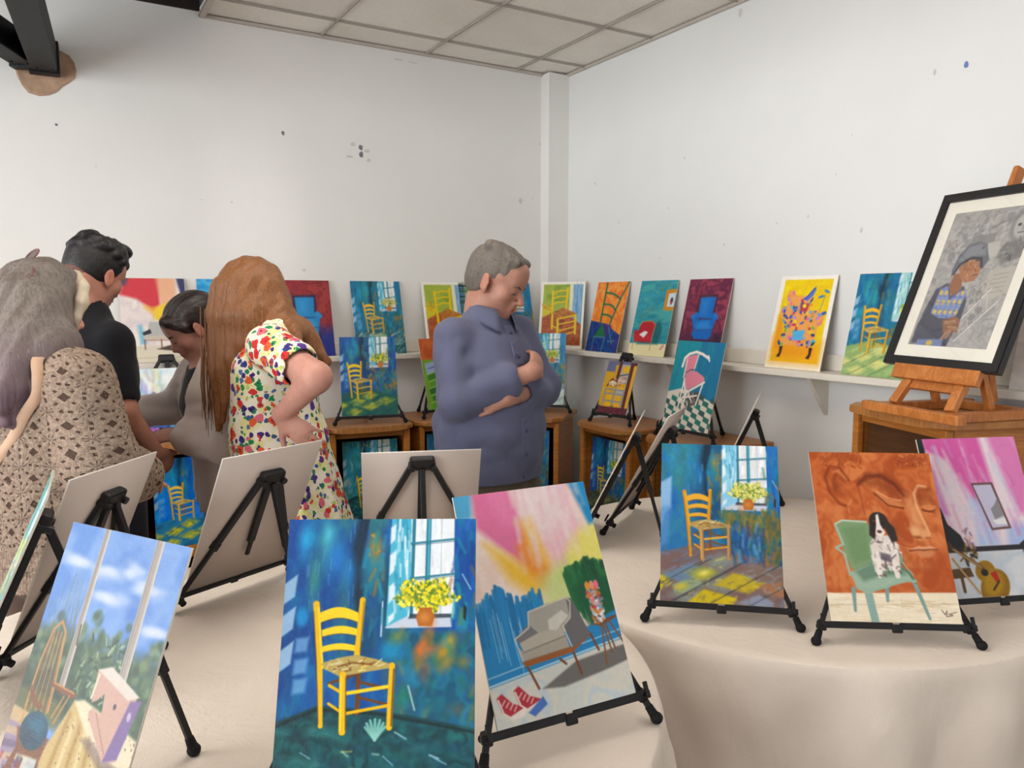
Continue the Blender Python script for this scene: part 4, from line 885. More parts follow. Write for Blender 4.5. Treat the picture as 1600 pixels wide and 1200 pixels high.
    a.ell(.49, .60, .075, .075, '2c2220', 1, 0, 2); a.poly([(.42, .58), (.40, .72), (.44, .76), (.47, .62)], '2a201e', 1, 3); a.poly([(.54, .56), (.61, .66), (.62, .76), (.57, .78), (.53, .66)], '2e2422', 1, 3)
    a.poly([(.475, .55), (.495, .54), (.50, .63), (.53, .70), (.49, .74), (.45, .71), (.465, .64)], 'ece2dc', 1, 2); a.ell(.485, .69, .02, .014, '5c3c3a'); a.ell(.455, .625, .009, .010, '100c0c'); a.ell(.52, .62, .009, .010, '100c0c'); a.ell(.455, .60, .01, .006, '8a5030', .8)
    # monogram-like scribble
    a.line([(.86, 1.31), (.88, 1.345), (.90, 1.315), (.89, 1.36), (.94, 1.35), (.91, 1.34), (.97, 1.325)], .005, '4a3c30')
    return a
def guitar_room(n, seed=7):
    a = Art(n, 1.414, 'e8c0d8', seed)
    def soft(pts, c, al=.95, s=14): a.poly(pts, c, al, s * n / 200)
    soft([(-.1, -.1), (1.1, -.1), (1.1, 1.0), (-.1, 1.0)], 'ecdce2'); soft([(.05, -.1), (.62, -.1), (.66, .45), (.55, .85), (.42, .55), (.25, .22), (.05, .1)], 'd95ca6', .95, 12)
    soft([(.70, -.1), (1.1, -.1), (1.1, .7), (.85, .72), (.78, .35)], 'e07ab8', .9, 14); soft([(.05, .15), (.25, .2), (.40, .6), (.5, .95), (.25, .95), (.10, .6)], 'e8d4de', .9, 16)
    soft([(.40, .55), (.55, .6), (.60, 1.0), (.35, 1.0), (.40, .8)], 'a8c8ec', .85, 16); soft([(.7, .8), (1.1, .8), (1.1, 1.05), (.66, 1.05)], '9cb8e8', .8, 16); soft([(0, .25), (.10, .3), (.16, .7), (.05, .7)], 'd07ac0', .9, 10)
    a.strokes((.05, 0, 1, .95), ['f0d8e4', 'd860a8', 'e8a0cc', 'f4ecf0', 'b8c8ec'], 90, .22, .02, PI / 2 - .15, .1, .35, 6)
    a.poly([(-.1, -.1), (.05, -.1), (.06, .12), (.02, .25), (.06, .36), (.02, .5), (-.1, .6)], '1c1a20', 1, 3); a.poly([(.0, .66), (.05, .55), (.09, .65), (.12, .78), (.22, .88), (.26, 1.0), (-.1, 1.0)], '1c1a20', 1, 2)
    a.rect(-.1, .985, 1.1, 1.03, '26242a'); a.poly([(-.1, 1.03), (1.1, 1.03), (1.1, 1.6), (-.1, 1.6)], 'ccd2d8'); a.wash([(-.1, 1.05), (1.1, 1.05), (1.1, 1.6), (-.1, 1.6)], ['d8dade', 'bcc8d4', 'd4d4d6'], 3, 4, 4, .8)
    # mirror
    a.poly([(.44, .42), (.66, .42), (.74, .84), (.54, .85)], '6c4a48'); a.poly([(.46, .44), (.64, .44), (.715, .82), (.555, .83)], 'c8c4dc'); a.poly([(.58, .66), (.63, .62), (.67, .56), (.70, .72), (.60, .76)], '8c8a90'); a.poly([(.57, .76), (.70, .74), (.71, .80), (.60, .80)], 'e8e8ea')
    # chair at the right
    a.line([(.80, 1.02), (.84, 1.26)], .012, '3c3c40'); a.poly([(.80, 1.05), (1.1, .98), (1.1, 1.14), (.84, 1.14)], '96959c'); a.poly([(.86, .96), (.90, .80), (1.1, .76), (1.1, 1.02), (.9, 1.03)], 'a4a2a8', 1, 2); a.poly([(.78, .98), (.88, .92), (.9, 1.0), (.82, 1.04)], '26242a'); a.line([(.82, 1.16), (1.1, 1.16)], .010, '4a484c')
    # stool, guitar
    a.poly([(.05, 1.17), (.24, 1.16), (.26, 1.24), (.06, 1.25)], '5c4420'); a.line([(.14, 1.25), (.14, 1.36)], .03, '5c4420'); a.strokes((.18, .98, .34, 1.12), ['6a4a20', '8a6a2c', '1c1a18'], 16, .06, .02, 1, 1, .9)
    a.strokes((.24, .82, .34, .99), ['c89a8c', '8c6c8c', 'd8b0a0'], 14, .05, .02, 1.5, .6, .8)
    a.line([(.09, 1.08), (.28, 1.38)], .02, 'b8905c'); 
    a.ell(.44, 1.34, .17, .13, '8c6414', 1, -.9, 2); a.ell(.38, 1.20, .10, .09, '9c7218', 1, -.5, 2); a.ell(.43, 1.31, .12, .09, 'b48c20', .8, -.9, 8)
    a.line([(.36, 1.17), (.10, .98)], .03, '6a4a2c'); a.line([(.35, 1.165), (.12, 1.0)], .010, 'c8a060'); a.ell(.09, .965, .04, .025, '4a3424', 1, .7); a.ell(.37, 1.21, .035, .03, '20180c'); a.poly([(.42, 1.22), (.48, 1.20), (.50, 1.28), (.46, 1.30)], 'b03020'); a.line([(.42, 1.36), (.49, 1.29)], .016, '2c1c0c')
    return a
def armchair_portrait(n, seed, bg, floor, ch, chl, out, hz=.93, ox=0., oy=0., k=1.):
    a = Art(n, 1.414, bg[0], seed)
    a.wash(FULL, list(bg), 5, 6, seed, 1); a.strokes((0, 0, 1, 1.41), list(bg), 200, .08, .02, .8, 1.2, .4, 3)
    if floor: a.poly([(-.1, hz + .06), (1.1, hz - .04), (1.1, 1.6), (-.1, 1.6)], floor[0], 1, 30); a.strokes((0, hz, 1, 1.41), list(floor), 90, .14, .03, PI / 2, .3, .5, 5)
    P = lambda pts: [(ox + x * k, oy + y * k) for x, y in pts]
    if out: 
        a.poly(P([(.34, .30), (.80, .28), (.78, .78), (.84, 1.15), (.80, 1.16), (.72, .9), (.30, .9)]), out, .9, 2)
    a.poly(P([(.39, .34), (.76, .33), (.74, .74), (.40, .72)]), ch, 1, 2); a.poly(P([(.22, .68), (.36, .60), (.44, .66), (.46, .85), (.34, .92), (.26, .74)]), ch, 1, 2); a.poly(P([(.70, .68), (.80, .60), (.90, .70), (.84, .76), (.80, .98), (.72, .90)]), ch, 1, 2)
    a.poly(P([(.36, .84), (.50, .74), (.70, .74), (.80, .88), (.80, 1.04), (.76, 1.10), (.40, 1.10), (.32, 1.02)]), ch, 1, 2); a.poly(P([(.38, .84), (.50, .76), (.69, .76), (.76, .88), (.72, .92), (.42, .92)]), chl, .8, 10)
    a.poly(P([(.42, .37), (.62, .36), (.60, .66), (.44, .66)]), chl, .6, 16); a.line(P([(.40, .72), (.74, .73)]), .012, out or '10243c', .6, 3); a.line(P([(.34, .92), (.48, .94), (.80, .92)]), .010, out or '10243c', .5, 3); a.ell(ox + .29 * k, oy + .69 * k, .06 * k, .03 * k, chl, .6, -.6, 6); a.ell(ox + .82 * k, oy + .67 * k, .05 * k, .03 * k, chl, .6, .6, 6)
    return a
def yellow_chair(n, seed, wide=True):
    """plain yellow slat chair on a brick-red floor beside a blue door"""
    a = Art(n, 1.414, 'f2ece2', seed); B = [(.06, .06), (.95, .06), (.95, 1.33), (.06, 1.33)]
    a.poly(B, '8fa83c'); a.wash(B, ['7f9c34', 'a8b84c', '9cae40'], 4, 5, seed, .9)
    a.poly([(.70, .06), (.95, .06), (.95, .95), (.72, .82)], '7aa8cc'); a.strokes((.74, .08, .94, .85), ['9cc0dc', '5f94c0', '8ab4d4'], 50, .14, .02, PI / 2, .05, .7); a.rect(.66, .06, .74, .80, 'e6e2c4'); a.line([(.84, .06), (.84, .85)], .012, '4c7cb0')
    a.poly([(.06, .74), (.30, .62), (.74, .76), (.95, .90), (.95, 1.33), (.06, 1.33)], 'a4502c'); a.wash([(.06, .74), (.30, .64), (.74, .76), (.95, .90), (.95, 1.33), (.06, 1.33)], ['8a3c24', 'c06a3a', '9c4a2a', 'b05c34'], 7, 7, seed + 2, .9)
    a.poly([(.06, .45), (.28, .55), (.24, .68), (.06, .76)], 'd8c430', .95, 3); a.strokes((.06, .40, .26, .60), ['c8861c', 'e8d040'], 12, .08, .016, .5, .4, .8)
    y, d = 'e8c81c', 'b08a18'
    for pts in ([(.28, .20), (.30, .98)], [(.62, .14), (.60, .56)], [(.42, .75), (.44, 1.20)], [(.82, .70), (.83, 1.08)]): a.line(pts, .055, y, 1, 1); a.line([(p[0] + .02, p[1]) for p in pts], .008, d, .8)
    for yy in (.20, .32, .44): a.line([(.30, yy + .03), (.44, yy - .01), (.60, yy - .01)], .030, y); a.line([(.30, yy + .05), (.44, yy + .01), (.60, yy + .01)], .006, d, .7)
    a.poly([(.30, .66), (.52, .54), (.82, .66), (.78, .74), (.44, .80)], 'b4702c'); a.strokes([(.30, .66), (.52, .54), (.82, .66), (.44, .80)], ['d89c48', '8a4c20', 'c8843c'], 50, .05, .014, .4, .6, .8)
    for (p, q) in (((.44, .90), (.82, .82)), ((.44, 1.04), (.82, .94)), ((.44, 1.16), (.82, 1.04)), ((.30, .92), (.44, 1.0))): a.line([p, q], .026, y)
    a.line([(.44, .78), (.82, .70)], .03, y)
    return a
def teal_red(n, seed=21):
    a = Art(n, 1.414, '2b8ea4', seed); a.wash(FULL, ['2486a0', '38a0b0', '2f93a8', '4aa8a8'], 3, 8, seed, 1); a.strokes((0, 0, 1, 1.2), ['2a8ca2', '3aa4b4', '1f7c94'], 130, .2, .02, 0, .12, .45, 4)
    a.strokes((.2, .5, .8, .75), ['6a8a5a', '8a7a3c'], 18, .05, .02, -.5, 1, .4, 4); a.strokes((.5, .05, .85, .2), ['5c8a5c', '8a9050'], 14, .06, .02, 0, 1, .4, 4)
    a.poly([(.74, .18), (1.02, .16), (1.02, .56), (.74, .56)], 'd08c2c'); a.poly([(.82, .25), (1.02, .23), (1.02, .49), (.82, .49)], 'd0e0ec'); a.ell(.92, .38, .035, .06, '3a3450'); a.ell(.92, .42, .02, .04, 'b03a3a')
    a.poly([(.0, 1.19), (1.02, 1.17), (1.02, 1.45), (0, 1.45)], 'ece2b4'); a.poly([(.60, .82), (.72, .74), (.82, .9), (.78, 1.18), (.2, 1.20), (.3, 1.12), (.62, 1.12)], '14606c', .9, 6)
    a.poly([(.20, .86), (.26, .78), (.50, .76), (.62, .82), (.60, .96), (.58, 1.16), (.12, 1.16), (.06, 1.02), (.08, .94), (.18, .95)], 'b82a38', 1, 2); a.line([(.20, .86), (.26, .78), (.50, .76), (.62, .82), (.59, 1.0), (.59, 1.30)], .016, 'c88c3c'); a.line([(.06, .98), (.10, 1.30)], .014, 'c88c3c'); a.poly([(.10, 1.02), (.56, 1.02), (.57, 1.14), (.12, 1.14)], 'c83440', .8, 4)
    a.poly([(.22, 1.02), (.36, .95), (.46, .97), (.36, 1.08)], 'f0ece4'); a.poly([(.84, 1.26), (.94, 1.18), (.96, 1.24), (.90, 1.29)], 'f0f0f0'); a.line([(.86, 1.27), (.93, 1.19)], .016, 'c83438'); a.line([(.89, 1.28), (.95, 1.21)], .010, 'c83438')
    return a
def orange_chair(n, seed=22):
    a = Art(n, 1.414, 'f08a3c', seed); a.wash(FULL, ['f09a3c', 'ee7c3c', 'f4a850', 'ec7434'], 4, 4, seed, 1)
    a.poly([(-.1, .78), (.25, .82), (.55, .86), (.80, .98), (1.1, 1.10), (1.1, 1.6), (-.1, 1.6)], '1f3c80'); a.wash([(-.1, .80), (.55, .88), (1.1, 1.12), (1.1, 1.6), (-.1, 1.6)], ['1c3a80', '24549c', '1a2c6c', '3a3c8c'], 4, 4, 3, .9)
    g, q = '1f6a4c', '4a7c94'
    a.poly([(.30, .86), (.45, .84), (.70, .88), (.62, 1.10), (.40, 1.16)], '4a3084', .9, 3); a.line([(.30, -.02), (.32, .84)], .045, g); a.line([(.98, .0), (.80, .35), (.62, .86)], .040, g)
    for (y, x1) in ((.22, .82), (.45, .72), (.66, .66)): a.line([(.30, y), (.50, y + .01), (.64, y + .05), (x1, y + .13)], .035, g)
    a.poly([(.18, 1.12), (.40, .84), (.56, 1.10)], '1c7044'); a.line([(.18, 1.12), (.56, 1.12)], .03, q)
    for pts in ([(.20, 1.12), (.20, 1.42)], [(.55, 1.12), (.50, 1.42)], [(.62, .92), (.80, 1.25)], [(.66, 1.20), (.86, 1.18)]): a.line(pts, .03, q)
    return a
def patchwork_chair(n, seed=23):
    a = Art(n, 1.414, 'f6f2ea', seed); B = [(.085, .06), (.93, .06), (.93, 1.31), (.085, 1.31)]
    a.poly(B, 'f4d41c'); a.wash(B, ['f6dc20', 'f0c814', 'f8e030'], 3, 4, seed, .9); a.poly([(.085, .95), (.93, 1.02), (.93, 1.31), (.085, 1.31)], 'f0a018', 1, 30); a.poly([(.085, .60), (.2, .62), (.25, 1.1), (.085, 1.15)], 'f09c18', .9, 10)
    sh = [(.16, .24), (.22, .22), (.34, .30), (.66, .32), (.62, .52), (.78, .52), (.88, .56), (.90, .66), (.82, .74), (.80, 1.04), (.76, 1.10), (.66, 1.06), (.30, 1.06), (.22, 1.10), (.16, 1.06), (.24, .88), (.22, .72), (.12, .62), (.12, .50), (.20, .46)]
    a.poly(sh, 'f0a860', 1, 2); cols = ['3a5cc0', 'e87aa0', '4ab0e0', 'f0a030', '7cb840', 'c83c5c', '2c3c8c', 'b48ce0', 'f4d03c', 'f08a6c', '5cc0c8', '24306c']
    r = a.pmask(sh, 1)
    for _ in range(170):
        x = a.rng.uniform(.12, .88); y = a.rng.uniform(.24, 1.08); c = cols[a.rng.integers(len(cols))]
        j = min(a.H - 1, int(y * n)); i = min(n - 1, int(x * n)); w, m = r; jj = j - w[0].start; ii = i - w[1].start
        if 0 <= jj < m.shape[0] and 0 <= ii < m.shape[1] and m[jj, ii] > .6: a.ell(x, y, a.rng.uniform(.015, .045), a.rng.uniform(.012, .028), c, .95, a.rng.uniform(0, 3))
    a.poly([(.46, .36), (.54, .30), (.62, .20), (.66, .16), (.67, .22), (.64, .30), (.56, .38)], '5a78d8'); a.line([(.50, .36), (.64, .19)], .012, '2c3c9c'); a.poly([(.40, .84), (.62, .82), (.58, .98), (.42, .98)], '5cb4e8', 1, 2)
    a.line([(.80, .52), (.84, .30)], .010, '5a7ca8'); a.ell(.86, .24, .05, .02, '4a8cc0', 1, .4); a.ell(.78, .32, .05, .02, '4a7cc8', 1, -.3); a.poly([(.44, .42), (.60, .42), (.58, .54), (.46, .54)], 'c03848', .9, 3); a.ell(.52, .46, .035, .03, 'f0dc50')
    for x in (.21, .74): a.poly([(x, 1.08), (x + .06, 1.08), (x + .05, 1.20), (x + .03, 1.25), (x - .03, 1.24), (x + .01, 1.18)], '3c1c20')
    return a
def pink_chair(n, seed=24):
    a = Art(n, 1.414, '1c7c9c', seed); a.rect(-.1, -.1, .52, .95, '1f90a0'); a.rect(.52, -.1, 1.1, 1.1, '2074a0'); a.strokes((0, 0, 1, .85), ['2086a0', '1f7aa0', '1c8ca0'], 60, .2, .04, PI / 2, .1, .4, 5)
    fl = [(-.1, .88), (.25, .78), (.62, .84), (1.1, .98), (1.1, 1.6), (-.1, 1.6)]; a.poly(fl, 'ded6ca'); r = a.pmask(fl)
    for i in range(-2, 11):
        for j in range(-2, 12):
            if (i + j) % 2 == 0:
                x = .13 * i - .02 * j + .0; y = .80 + .075 * j + .02 * i
                if y > .78 + .12 * max(0, x - .5) + .1 * max(0, .3 - x): a.poly([(x, y), (x + .12, y + .035), (x + .11, y + .115), (x - .01, y + .075)], ['2c6c64', '1f7c6c', '36585c'][(i * 3 + j) % 3], 1, 1.5)
    a.poly([(.34, .88), (.66, .80), (.70, .98), (.44, 1.08)], '4a4440', .9, 3); a.strokes((.40, .84, .66, 1.02), ['e0dcd4', '3c3834'], 24, .08, .02, 1.2, .3, .9)
    w, p = 'f3ebe2', 'e48ca0'
    a.poly([(.24, .26), (.50, .20), (.46, .46), (.42, .50), (.27, .58)], p, 1, 2); a.line([(.20, .42), (.22, .28), (.30, .21), (.44, .17), (.58, .20), (.72, .26)], .045, w); a.line([(.70, .22), (.74, .30)], .03, w); a.line([(.28, .30), (.27, .60)], .022, w); a.line([(.50, .22), (.46, .48)], .018, w)
    a.poly([(.28, .60), (.36, .50), (.52, .48), (.70, .56), (.72, .62), (.40, .80), (.34, .78)], p, 1, 2); a.line([(.30, .52), (.40, .46), (.48, .46)], .018, '3c5c78'); a.line([(.30, .66), (.36, .80), (.42, .82), (.72, .64)], .035, w)
    for pts in ([(.30, .62), (.28, 1.08)], [(.40, .80), (.36, 1.14)], [(.70, .66), (.64, 1.0)], [(.28, 1.0), (.38, .86)], [(.36, .92), (.62, .86)]): a.line(pts, .028, w)
    return a
def window_shutters(n, seed=25):
    a = Art(n, 1.45, 'd4a434', seed); a.rect(-.1, -.1, 1.1, .1, '6a6c88'); a.poly([(-.1, .08), (.3, .08), (.3, .35), (-.1, .3)], '6c6c94', 1, 2); a.poly([(-.1, .3), (.3, .3), (.2, 1.3), (-.1, 1.3)], 'd8a82c', 1, 2)
    br = '5c2c2c'; gy = '8490a8'
    a.poly([(.78, .02), (1.0, .02), (1.0, 1.5), (.80, 1.5)], br); a.poly([(.90, .10), (1.1, .10), (1.1, 1.32), (.90, 1.32)], 'e4b03c'); a.line([(.45, .02), (.43, .55)], .10, br); a.rect(.50, .08, .78, 1.25, 'b4b0ac')
    for (x, y) in ((.56, .14), (.56, .62), (.20, .95), (.52, .95), (.22, 1.15), (.52, 1.15)): a.poly([(x, y), (x + .20, y - .02), (x + .20, y + .17), (x, y + .17)], 'ecb41c', 1, 1)
    a.line([(.50, .40), (.76, .34)], .03, '2c4448'); a.line([(.15, .70), (.25, .52), (.40, .50), (.44, .68)], .05, '7a3c2c'); a.ell(.32, .62, .13, .07, 'e6d8c8'); a.ell(.60, .52, .12, .08, 'd8c8bc'); a.strokes((.2, .45, .75, .7), ['c87840', '8c4c38', 'e8e0d4', '9c90a4'], 30, .07, .02, .3, .8, .8)
    for yy in (.78, .9, 1.1): a.line([(.12, yy), (.76, yy + .02)], .035, gy)
    for xx in (.14, .46, .76): a.line([(xx, .78), (xx - .02, 1.28)], .035, gy)
    a.rect(-.1, 1.27, 1.1, 1.6, '5a2430'); a.strokes((0, 1.25, 1, 1.42), ['70303c', '8c2c50', '4c2430'], 30, .1, .03, 0, .3, .8)
    return a
def sofa_abstract(n, seed=26):
    a = Art(n, 1.414, 'e6dcd8', seed)
    def soft(pts, c, al=.95, s=12): a.poly(pts, c, al, s * n / 100)
    a.wash(FULL, ['e8dcd8', 'dccfd0', 'f0e6dc'], 4, 3, seed, 1)
    soft([(.12, -.1), (.62, -.1), (.60, .45), (.50, .55), (.25, .35), (.0, .28)], 'd2404c', 1, 6); soft([(-.1, -.1), (.2, -.1), (.1, .12), (-.1, .15)], '4a4470', .9, 6); soft([(.55, -.1), (.85, -.1), (.86, .4), (.62, .5)], 'eab088', .9, 7); soft([(.86, -.1), (1.1, -.1), (1.1, .45), (.96, .42)], '2c3460', 1, 4)
    soft([(.50, .50), (.90, .35), (1.1, .35), (1.1, .65), (.8, .75), (.5, .70)], 'f0cc30', .95, 7); soft([(.35, .45), (.5, .5), (.5, .65), (.36, .5)], 'f0b040', .8, 7); soft([(.74, .62), (.88, .55), (.95, .6), (.92, .8), (.78, .85)], '3c8c3c', 1, 4)
    soft([(.24, .80), (.30, .78), (.36, 1.1), (.26, 1.12)], '6cb4d4', .8, 5); soft([(.80, .85), (1.1, .85), (1.1, 1.12), (.80, 1.12)], '2c94cc', 1, 3)
    a.rect(-.1, 1.14, 1.1, 1.6, 'd8cfbc'); a.poly([(.5, 1.20), (.7, 1.14), (1.1, 1.14), (1.1, 1.22), (.8, 1.24)], '4a3c38', 1, 2); a.line([(-.1, 1.34), (1.1, 1.34)], .01, 'b8ac98')
    a.poly([(.42, .74), (.82, .73), (.84, .9), (.78, 1.0), (.38, 1.0), (.38, .9)], 'b4b4b2', 1, 1.5); a.poly([(.82, .73), (.90, .78), (.90, 1.08), (.74, 1.10), (.74, .94)], '34343a'); a.poly([(.30, .92), (.42, .86), (.44, .93), (.32, .97)], '2c2c30'); a.rect(.32, .97, .74, 1.04, 'c8bcae'); a.line([(.32, 1.05), (.74, 1.05)], .02, 'b89080')
    for x in (.33, .58, .73, .88): a.line([(x, 1.04), (x, 1.2)], .016, '6c4434')
    a.line([(.96, .92), (.94, 1.16)], .02, 'a86a34'); a.line([(1.0, .92), (1.0, 1.12)], .02, 'a86a34'); a.poly([(.92, .80), (1.02, .80), (1.02, .92), (.94, .92)], 'ec9c3c')
    return a
def cyan_plain(n, seed=27):
    a = Art(n, 1.414, '2496d4', seed); a.wash(FULL, ['1f8ccc', '34a8dc', '5ab8e0', '2890d0'], 4, 5, seed, 1); a.strokes((0, 0, 1, 1.41), ['3cacdc', '1c84c8', '70c0e0'], 160, .1, .03, 1, 1, .4, 4)
    ladder_chair(a, .25, .55, 1.1); a.poly([(-.1, 1.15), (1.1, 1.1), (1.1, 1.6), (-.1, 1.6)], '1c4c7c', .8, 5); return a
def seascape(n, seed=28):
    a = Art(n, .66, '9cc4dc', seed); F = [(-.1, -.1), (1.1, -.1), (1.1, .8), (-.1, .8)]
    a.wash(F, ['7cb4dc', 'e8eef0', 'b8d8e8', 'f0f2f0'], 3, 3, seed, 1); a.ell(.52, .14, .32, .14, 'f4f6f4', .8, 0, 30); a.ell(.72, .30, .22, .08, 'dcecf4', .7, 0, 20)
    a.strokes((0, .05, .45, .4), ['b4a0d8', 'c8d870', 'e0a8c0', '8cc0e8', 'e8d890'], 50, .12, .02, PI / 2, .3, .5, 4); a.poly([(-.1, .22), (.12, .28), (.25, .40), (.45, .42), (.6, .50), (.6, .8), (-.1, .8)], '24448c', .9, 14)
    a.strokes((0, .3, .5, .66), ['6c3cac', '1c2c6c', '3c6ccc', '1c7c6c', '8c4cc0', '102048'], 90, .09, .018, 1.7, .5, .8); a.strokes((.45, .40, 1, .66), ['3c9ccc', '1c6c8c', '4cb4dc', '2c7c5c', '7ac0dc'], 80, .10, .03, .1, .3, .7)
    for _ in range(14): a.line([(.33, .50), (.33 + a.rng.uniform(-.06, .14), a.rng.uniform(.22, .42))], .006, '14204c', .9)
    a.strokes((.78, .12, .92, .26), ['24345c'], 14, .03, .008, .6, 1, .9, 1); return a
def cards(n, seed=29):
    a = Art(n, 1.414, '74a434', seed); a.rect(-.1, -.1, 1.1, .42, 'c8602c'); a.wash([(-.1, -.1), (1.1, -.1), (1.1, .42), (-.1, .42)], ['c0582c', 'd07038', 'b85028'], 4, 3, 2, .8); a.poly([(.42, .22), (1.1, .20), (1.1, .60), (.5, .60)], '2c60c0', 1, 2); a.poly([(.06, .50), (.44, .44), (.48, .74), (.10, .80)], '9cb0d4', 1, 2); a.line([(.14, .6), (.36, .56)], .02, '4c5c9c')
    for i in range(5):
        for j in range(3): x = .08 + .3 * j + .04 * (i % 2); y = .72 + .14 * i; a.poly([(x, y), (x + .24, y - .05), (x + .27, y + .07), (x + .03, y + .12)], ['3c7c2c', '5c9c34', '2c6c34'][(i + j) % 3], 1, 1.5); a.line([(x, y), (x + .24, y - .05), (x + .27, y + .07)], .02, 'a8c860')
    return a
def forest(n, seed=30):
    a = Art(n, 1.414, '2c6c44', seed); a.wash(FULL, ['1f5c3c', '3c8c4c', '2c6c44', '5ca054'], 5, 5, seed, 1); a.strokes((0, 0, 1, 1.41), ['2c7c44', '1c5c34', '6cac5c', '8c9c3c'], 160, .1, .02, PI / 2, .5, .6); ladder_chair(a, .3, .6, .9); return a
def street_drawing(n, seed=31):
    """grey pastel drawing: seated man in a brimmed cap and patterned vest, sketches behind"""
    a = Art(n, 1.42, 'a3a19e', seed); a.wash(FULL, ['8e8d8c', 'b4b2ae', '9c9a98', 'a8a6a2'], 6, 8, seed, 1)
    a.strokes((0, 0, 1, 1.42), ['8a8988', 'b8b6b2', '9a9896', '7c7b7a'], 260, .10, .02, -.6, .6, .3, 5)
    # faint background sketches
    for (x, y) in ((.25, .12), (.45, .10), (.62, .2), (.12, .42)): a.strokes((x - .1, y - .08, x + .12, y + .1), ['6c6c6e', 'c4c2be', '84837f'], 22, .06, .010, -.5, 1.0, .55, 2)
    a.poly([(.33, .27), (.62, .25), (.62, .36), (.34, .38)], '82817f', .8, 4); a.ell(.88, .19, .13, .17, '7c7b7a', .8, 0, 8); a.ell(.89, .20, .095, .13, 'b8b6b2', .9, 0, 6); a.ell(.85, .19, .022, .016, '4a4a4c'); a.ell(.93, .18, .022, .016, '4a4a4c'); a.line([(.86, .27), (.94, .265)], .012, '5c5b5a'); a.line([(.89, .20), (.90, .245)], .012, '8a8886')
    a.poly([(.78, .36), (.98, .34), (1.02, .52), (.80, .58), (.70, .50)], '6e6d6c', .8, 6); a.strokes((.72, .34, 1.0, .6), ['4c4c4e', 'a4a29e'], 30, .06, .012, .5, .8, .6)
    a.poly([(.50, .36), (.70, .34), (.72, .50), (.56, .52)], 'bcb9b2', .8, 4); a.poly([(.70, .64), (.98, .60), (1.02, .86), (.78, .94), (.66, .92)], 'b4b0a6', .95, 3)
    for k in range(5): a.line([(.76, .69 + .045 * k), (.93, .665 + .045 * k)], .006, '86827a', .8)
    a.strokes((.55, .72, .72, 1.0), ['6a6a6a', 'b0aeaa', '5c5c5c'], 70, .05, .010, -.8, .9, .5)
    a.strokes((.60, 1.0, .98, 1.38), ['808080', 'b4b4b2', '6c6c6c'], 60, .07, .010, -.8, .9, .45)
    # torso
    a.poly([(.02, 1.40), (.05, 1.05), (.10, .82), (.22, .76), (.46, .80), (.55, .95), (.56, 1.12), (.50, 1.42)], '4c4e5c', 1, 4)
    V = [(.14, 1.13), (.17, .82), (.26, .78), (.33, .92), (.44, .84), (.52, .88), (.48, 1.13)]
    a.poly(V, '7c8cb8', 1, 2)
    for k in range(5):
        for j in range(3): x = .19 + .07 * k; y = .86 + .10 * j; a.ell(x, y, .022, .028, 'd8b858', .95, 0, 2)
    for j in range(5): a.line([(.15, .82 + .07 * j), (.50, .84 + .07 * j)], .008, '5868a0', .8)
    for k in range(6): a.line([(.165 + .065 * k, .80), (.15 + .065 * k, 1.12)], .007, 'a8b8dc', .7)
    a.line([(.25, .78), (.33, .93), (.43, .83)], .02, '565a84'); a.poly([(.10, 1.36), (.44, 1.34), (.44, 1.44), (.10, 1.44)], '7888b4', .9, 3); a.ell(.27, 1.39, .04, .03, 'c8ac50')
    # neck, face in profile
    a.poly([(.27, .66), (.38, .66), (.43, .82), (.34, .90), (.26, .80)], '94664c', 1, 3)
    a.poly([(.31, .52), (.44, .46), (.56, .46), (.585, .56), (.61, .61), (.575, .63), (.58, .68), (.55, .74), (.44, .76), (.36, .70), (.30, .60)], 'a8775a', 1, 2)
    a.strokes([(.33, .54), (.56, .48), (.58, .66), (.48, .74), (.36, .68)], ['c4906c', '7c5440', 'b8845f', '94684c', 'cfa080'], 80, .04, .010, .8, .9, .6); a.line([(.48, .53), (.54, .53)], .010, '3c2c28'); a.line([(.50, .68), (.57, .675)], .008, '5c3830'); a.ell(.38, .60, .022, .035, '94664c'); a.line([(.54, .55), (.585, .61)], .010, 'd0a080', .7)
    # cap
    a.poly([(.22, .62), (.24, .48), (.32, .36), (.44, .33), (.55, .36), (.60, .46), (.64, .52), (.60, .62), (.55, .60), (.52, .52), (.40, .52), (.30, .60), (.24, .70)], '6a6c74', 1, 2); a.poly([(.26, .52), (.34, .38), (.48, .35), (.56, .40), (.58, .48), (.40, .48), (.30, .54)], '8a8c92', .8, 6); a.line([(.26, .66), (.30, .56), (.42, .50), (.54, .51), (.58, .60)], .024, '3c3e48')
    a.ell(.52, .40, .012, .012, '4a4c54')
    # sleeves, clasped hands
    a.poly([(.02, 1.20), (.10, 1.06), (.26, 1.12), (.36, 1.16), (.38, 1.26), (.20, 1.30), (.02, 1.30)], '50525e', 1, 3); a.poly([(.34, 1.15), (.48, 1.10), (.56, 1.14), (.57, 1.22), (.50, 1.28), (.40, 1.28)], '8c6650', 1, 3)
    for k in range(6): a.line([(.38 + .02 * k, 1.17 + .015 * k), (.50 + .015 * k, 1.15 + .022 * k)], .020, ['b08a70', 'a07a60', '8a6450'][k % 3])
    for k in range(4): a.line([(.44 + .02 * k, 1.27 - .01 * k), (.40 + .03 * k, 1.35 - .01 * k)], .018, ['b48e76', '946e58'][k % 2])
    # pale ladder-like outline
    a.line([(.57, 1.13), (.80, .82)], .008, 'e8e6e2'); a.line([(.57, 1.36), (.92, .95)], .008, 'e8e6e2')
    for t in (.15, .38, .62, .85): a.line([(.57 + .23 * t, 1.13 - .31 * t), (.66 + .20 * t, 1.26 - .27 * t)], .006, 'c8c6c2')
    for t in (.25, .5): a.ell(.64 + .2 * t, 1.18 - .28 * t, .04, .035, '7c7c7c', .8, .4, 3)
    return a
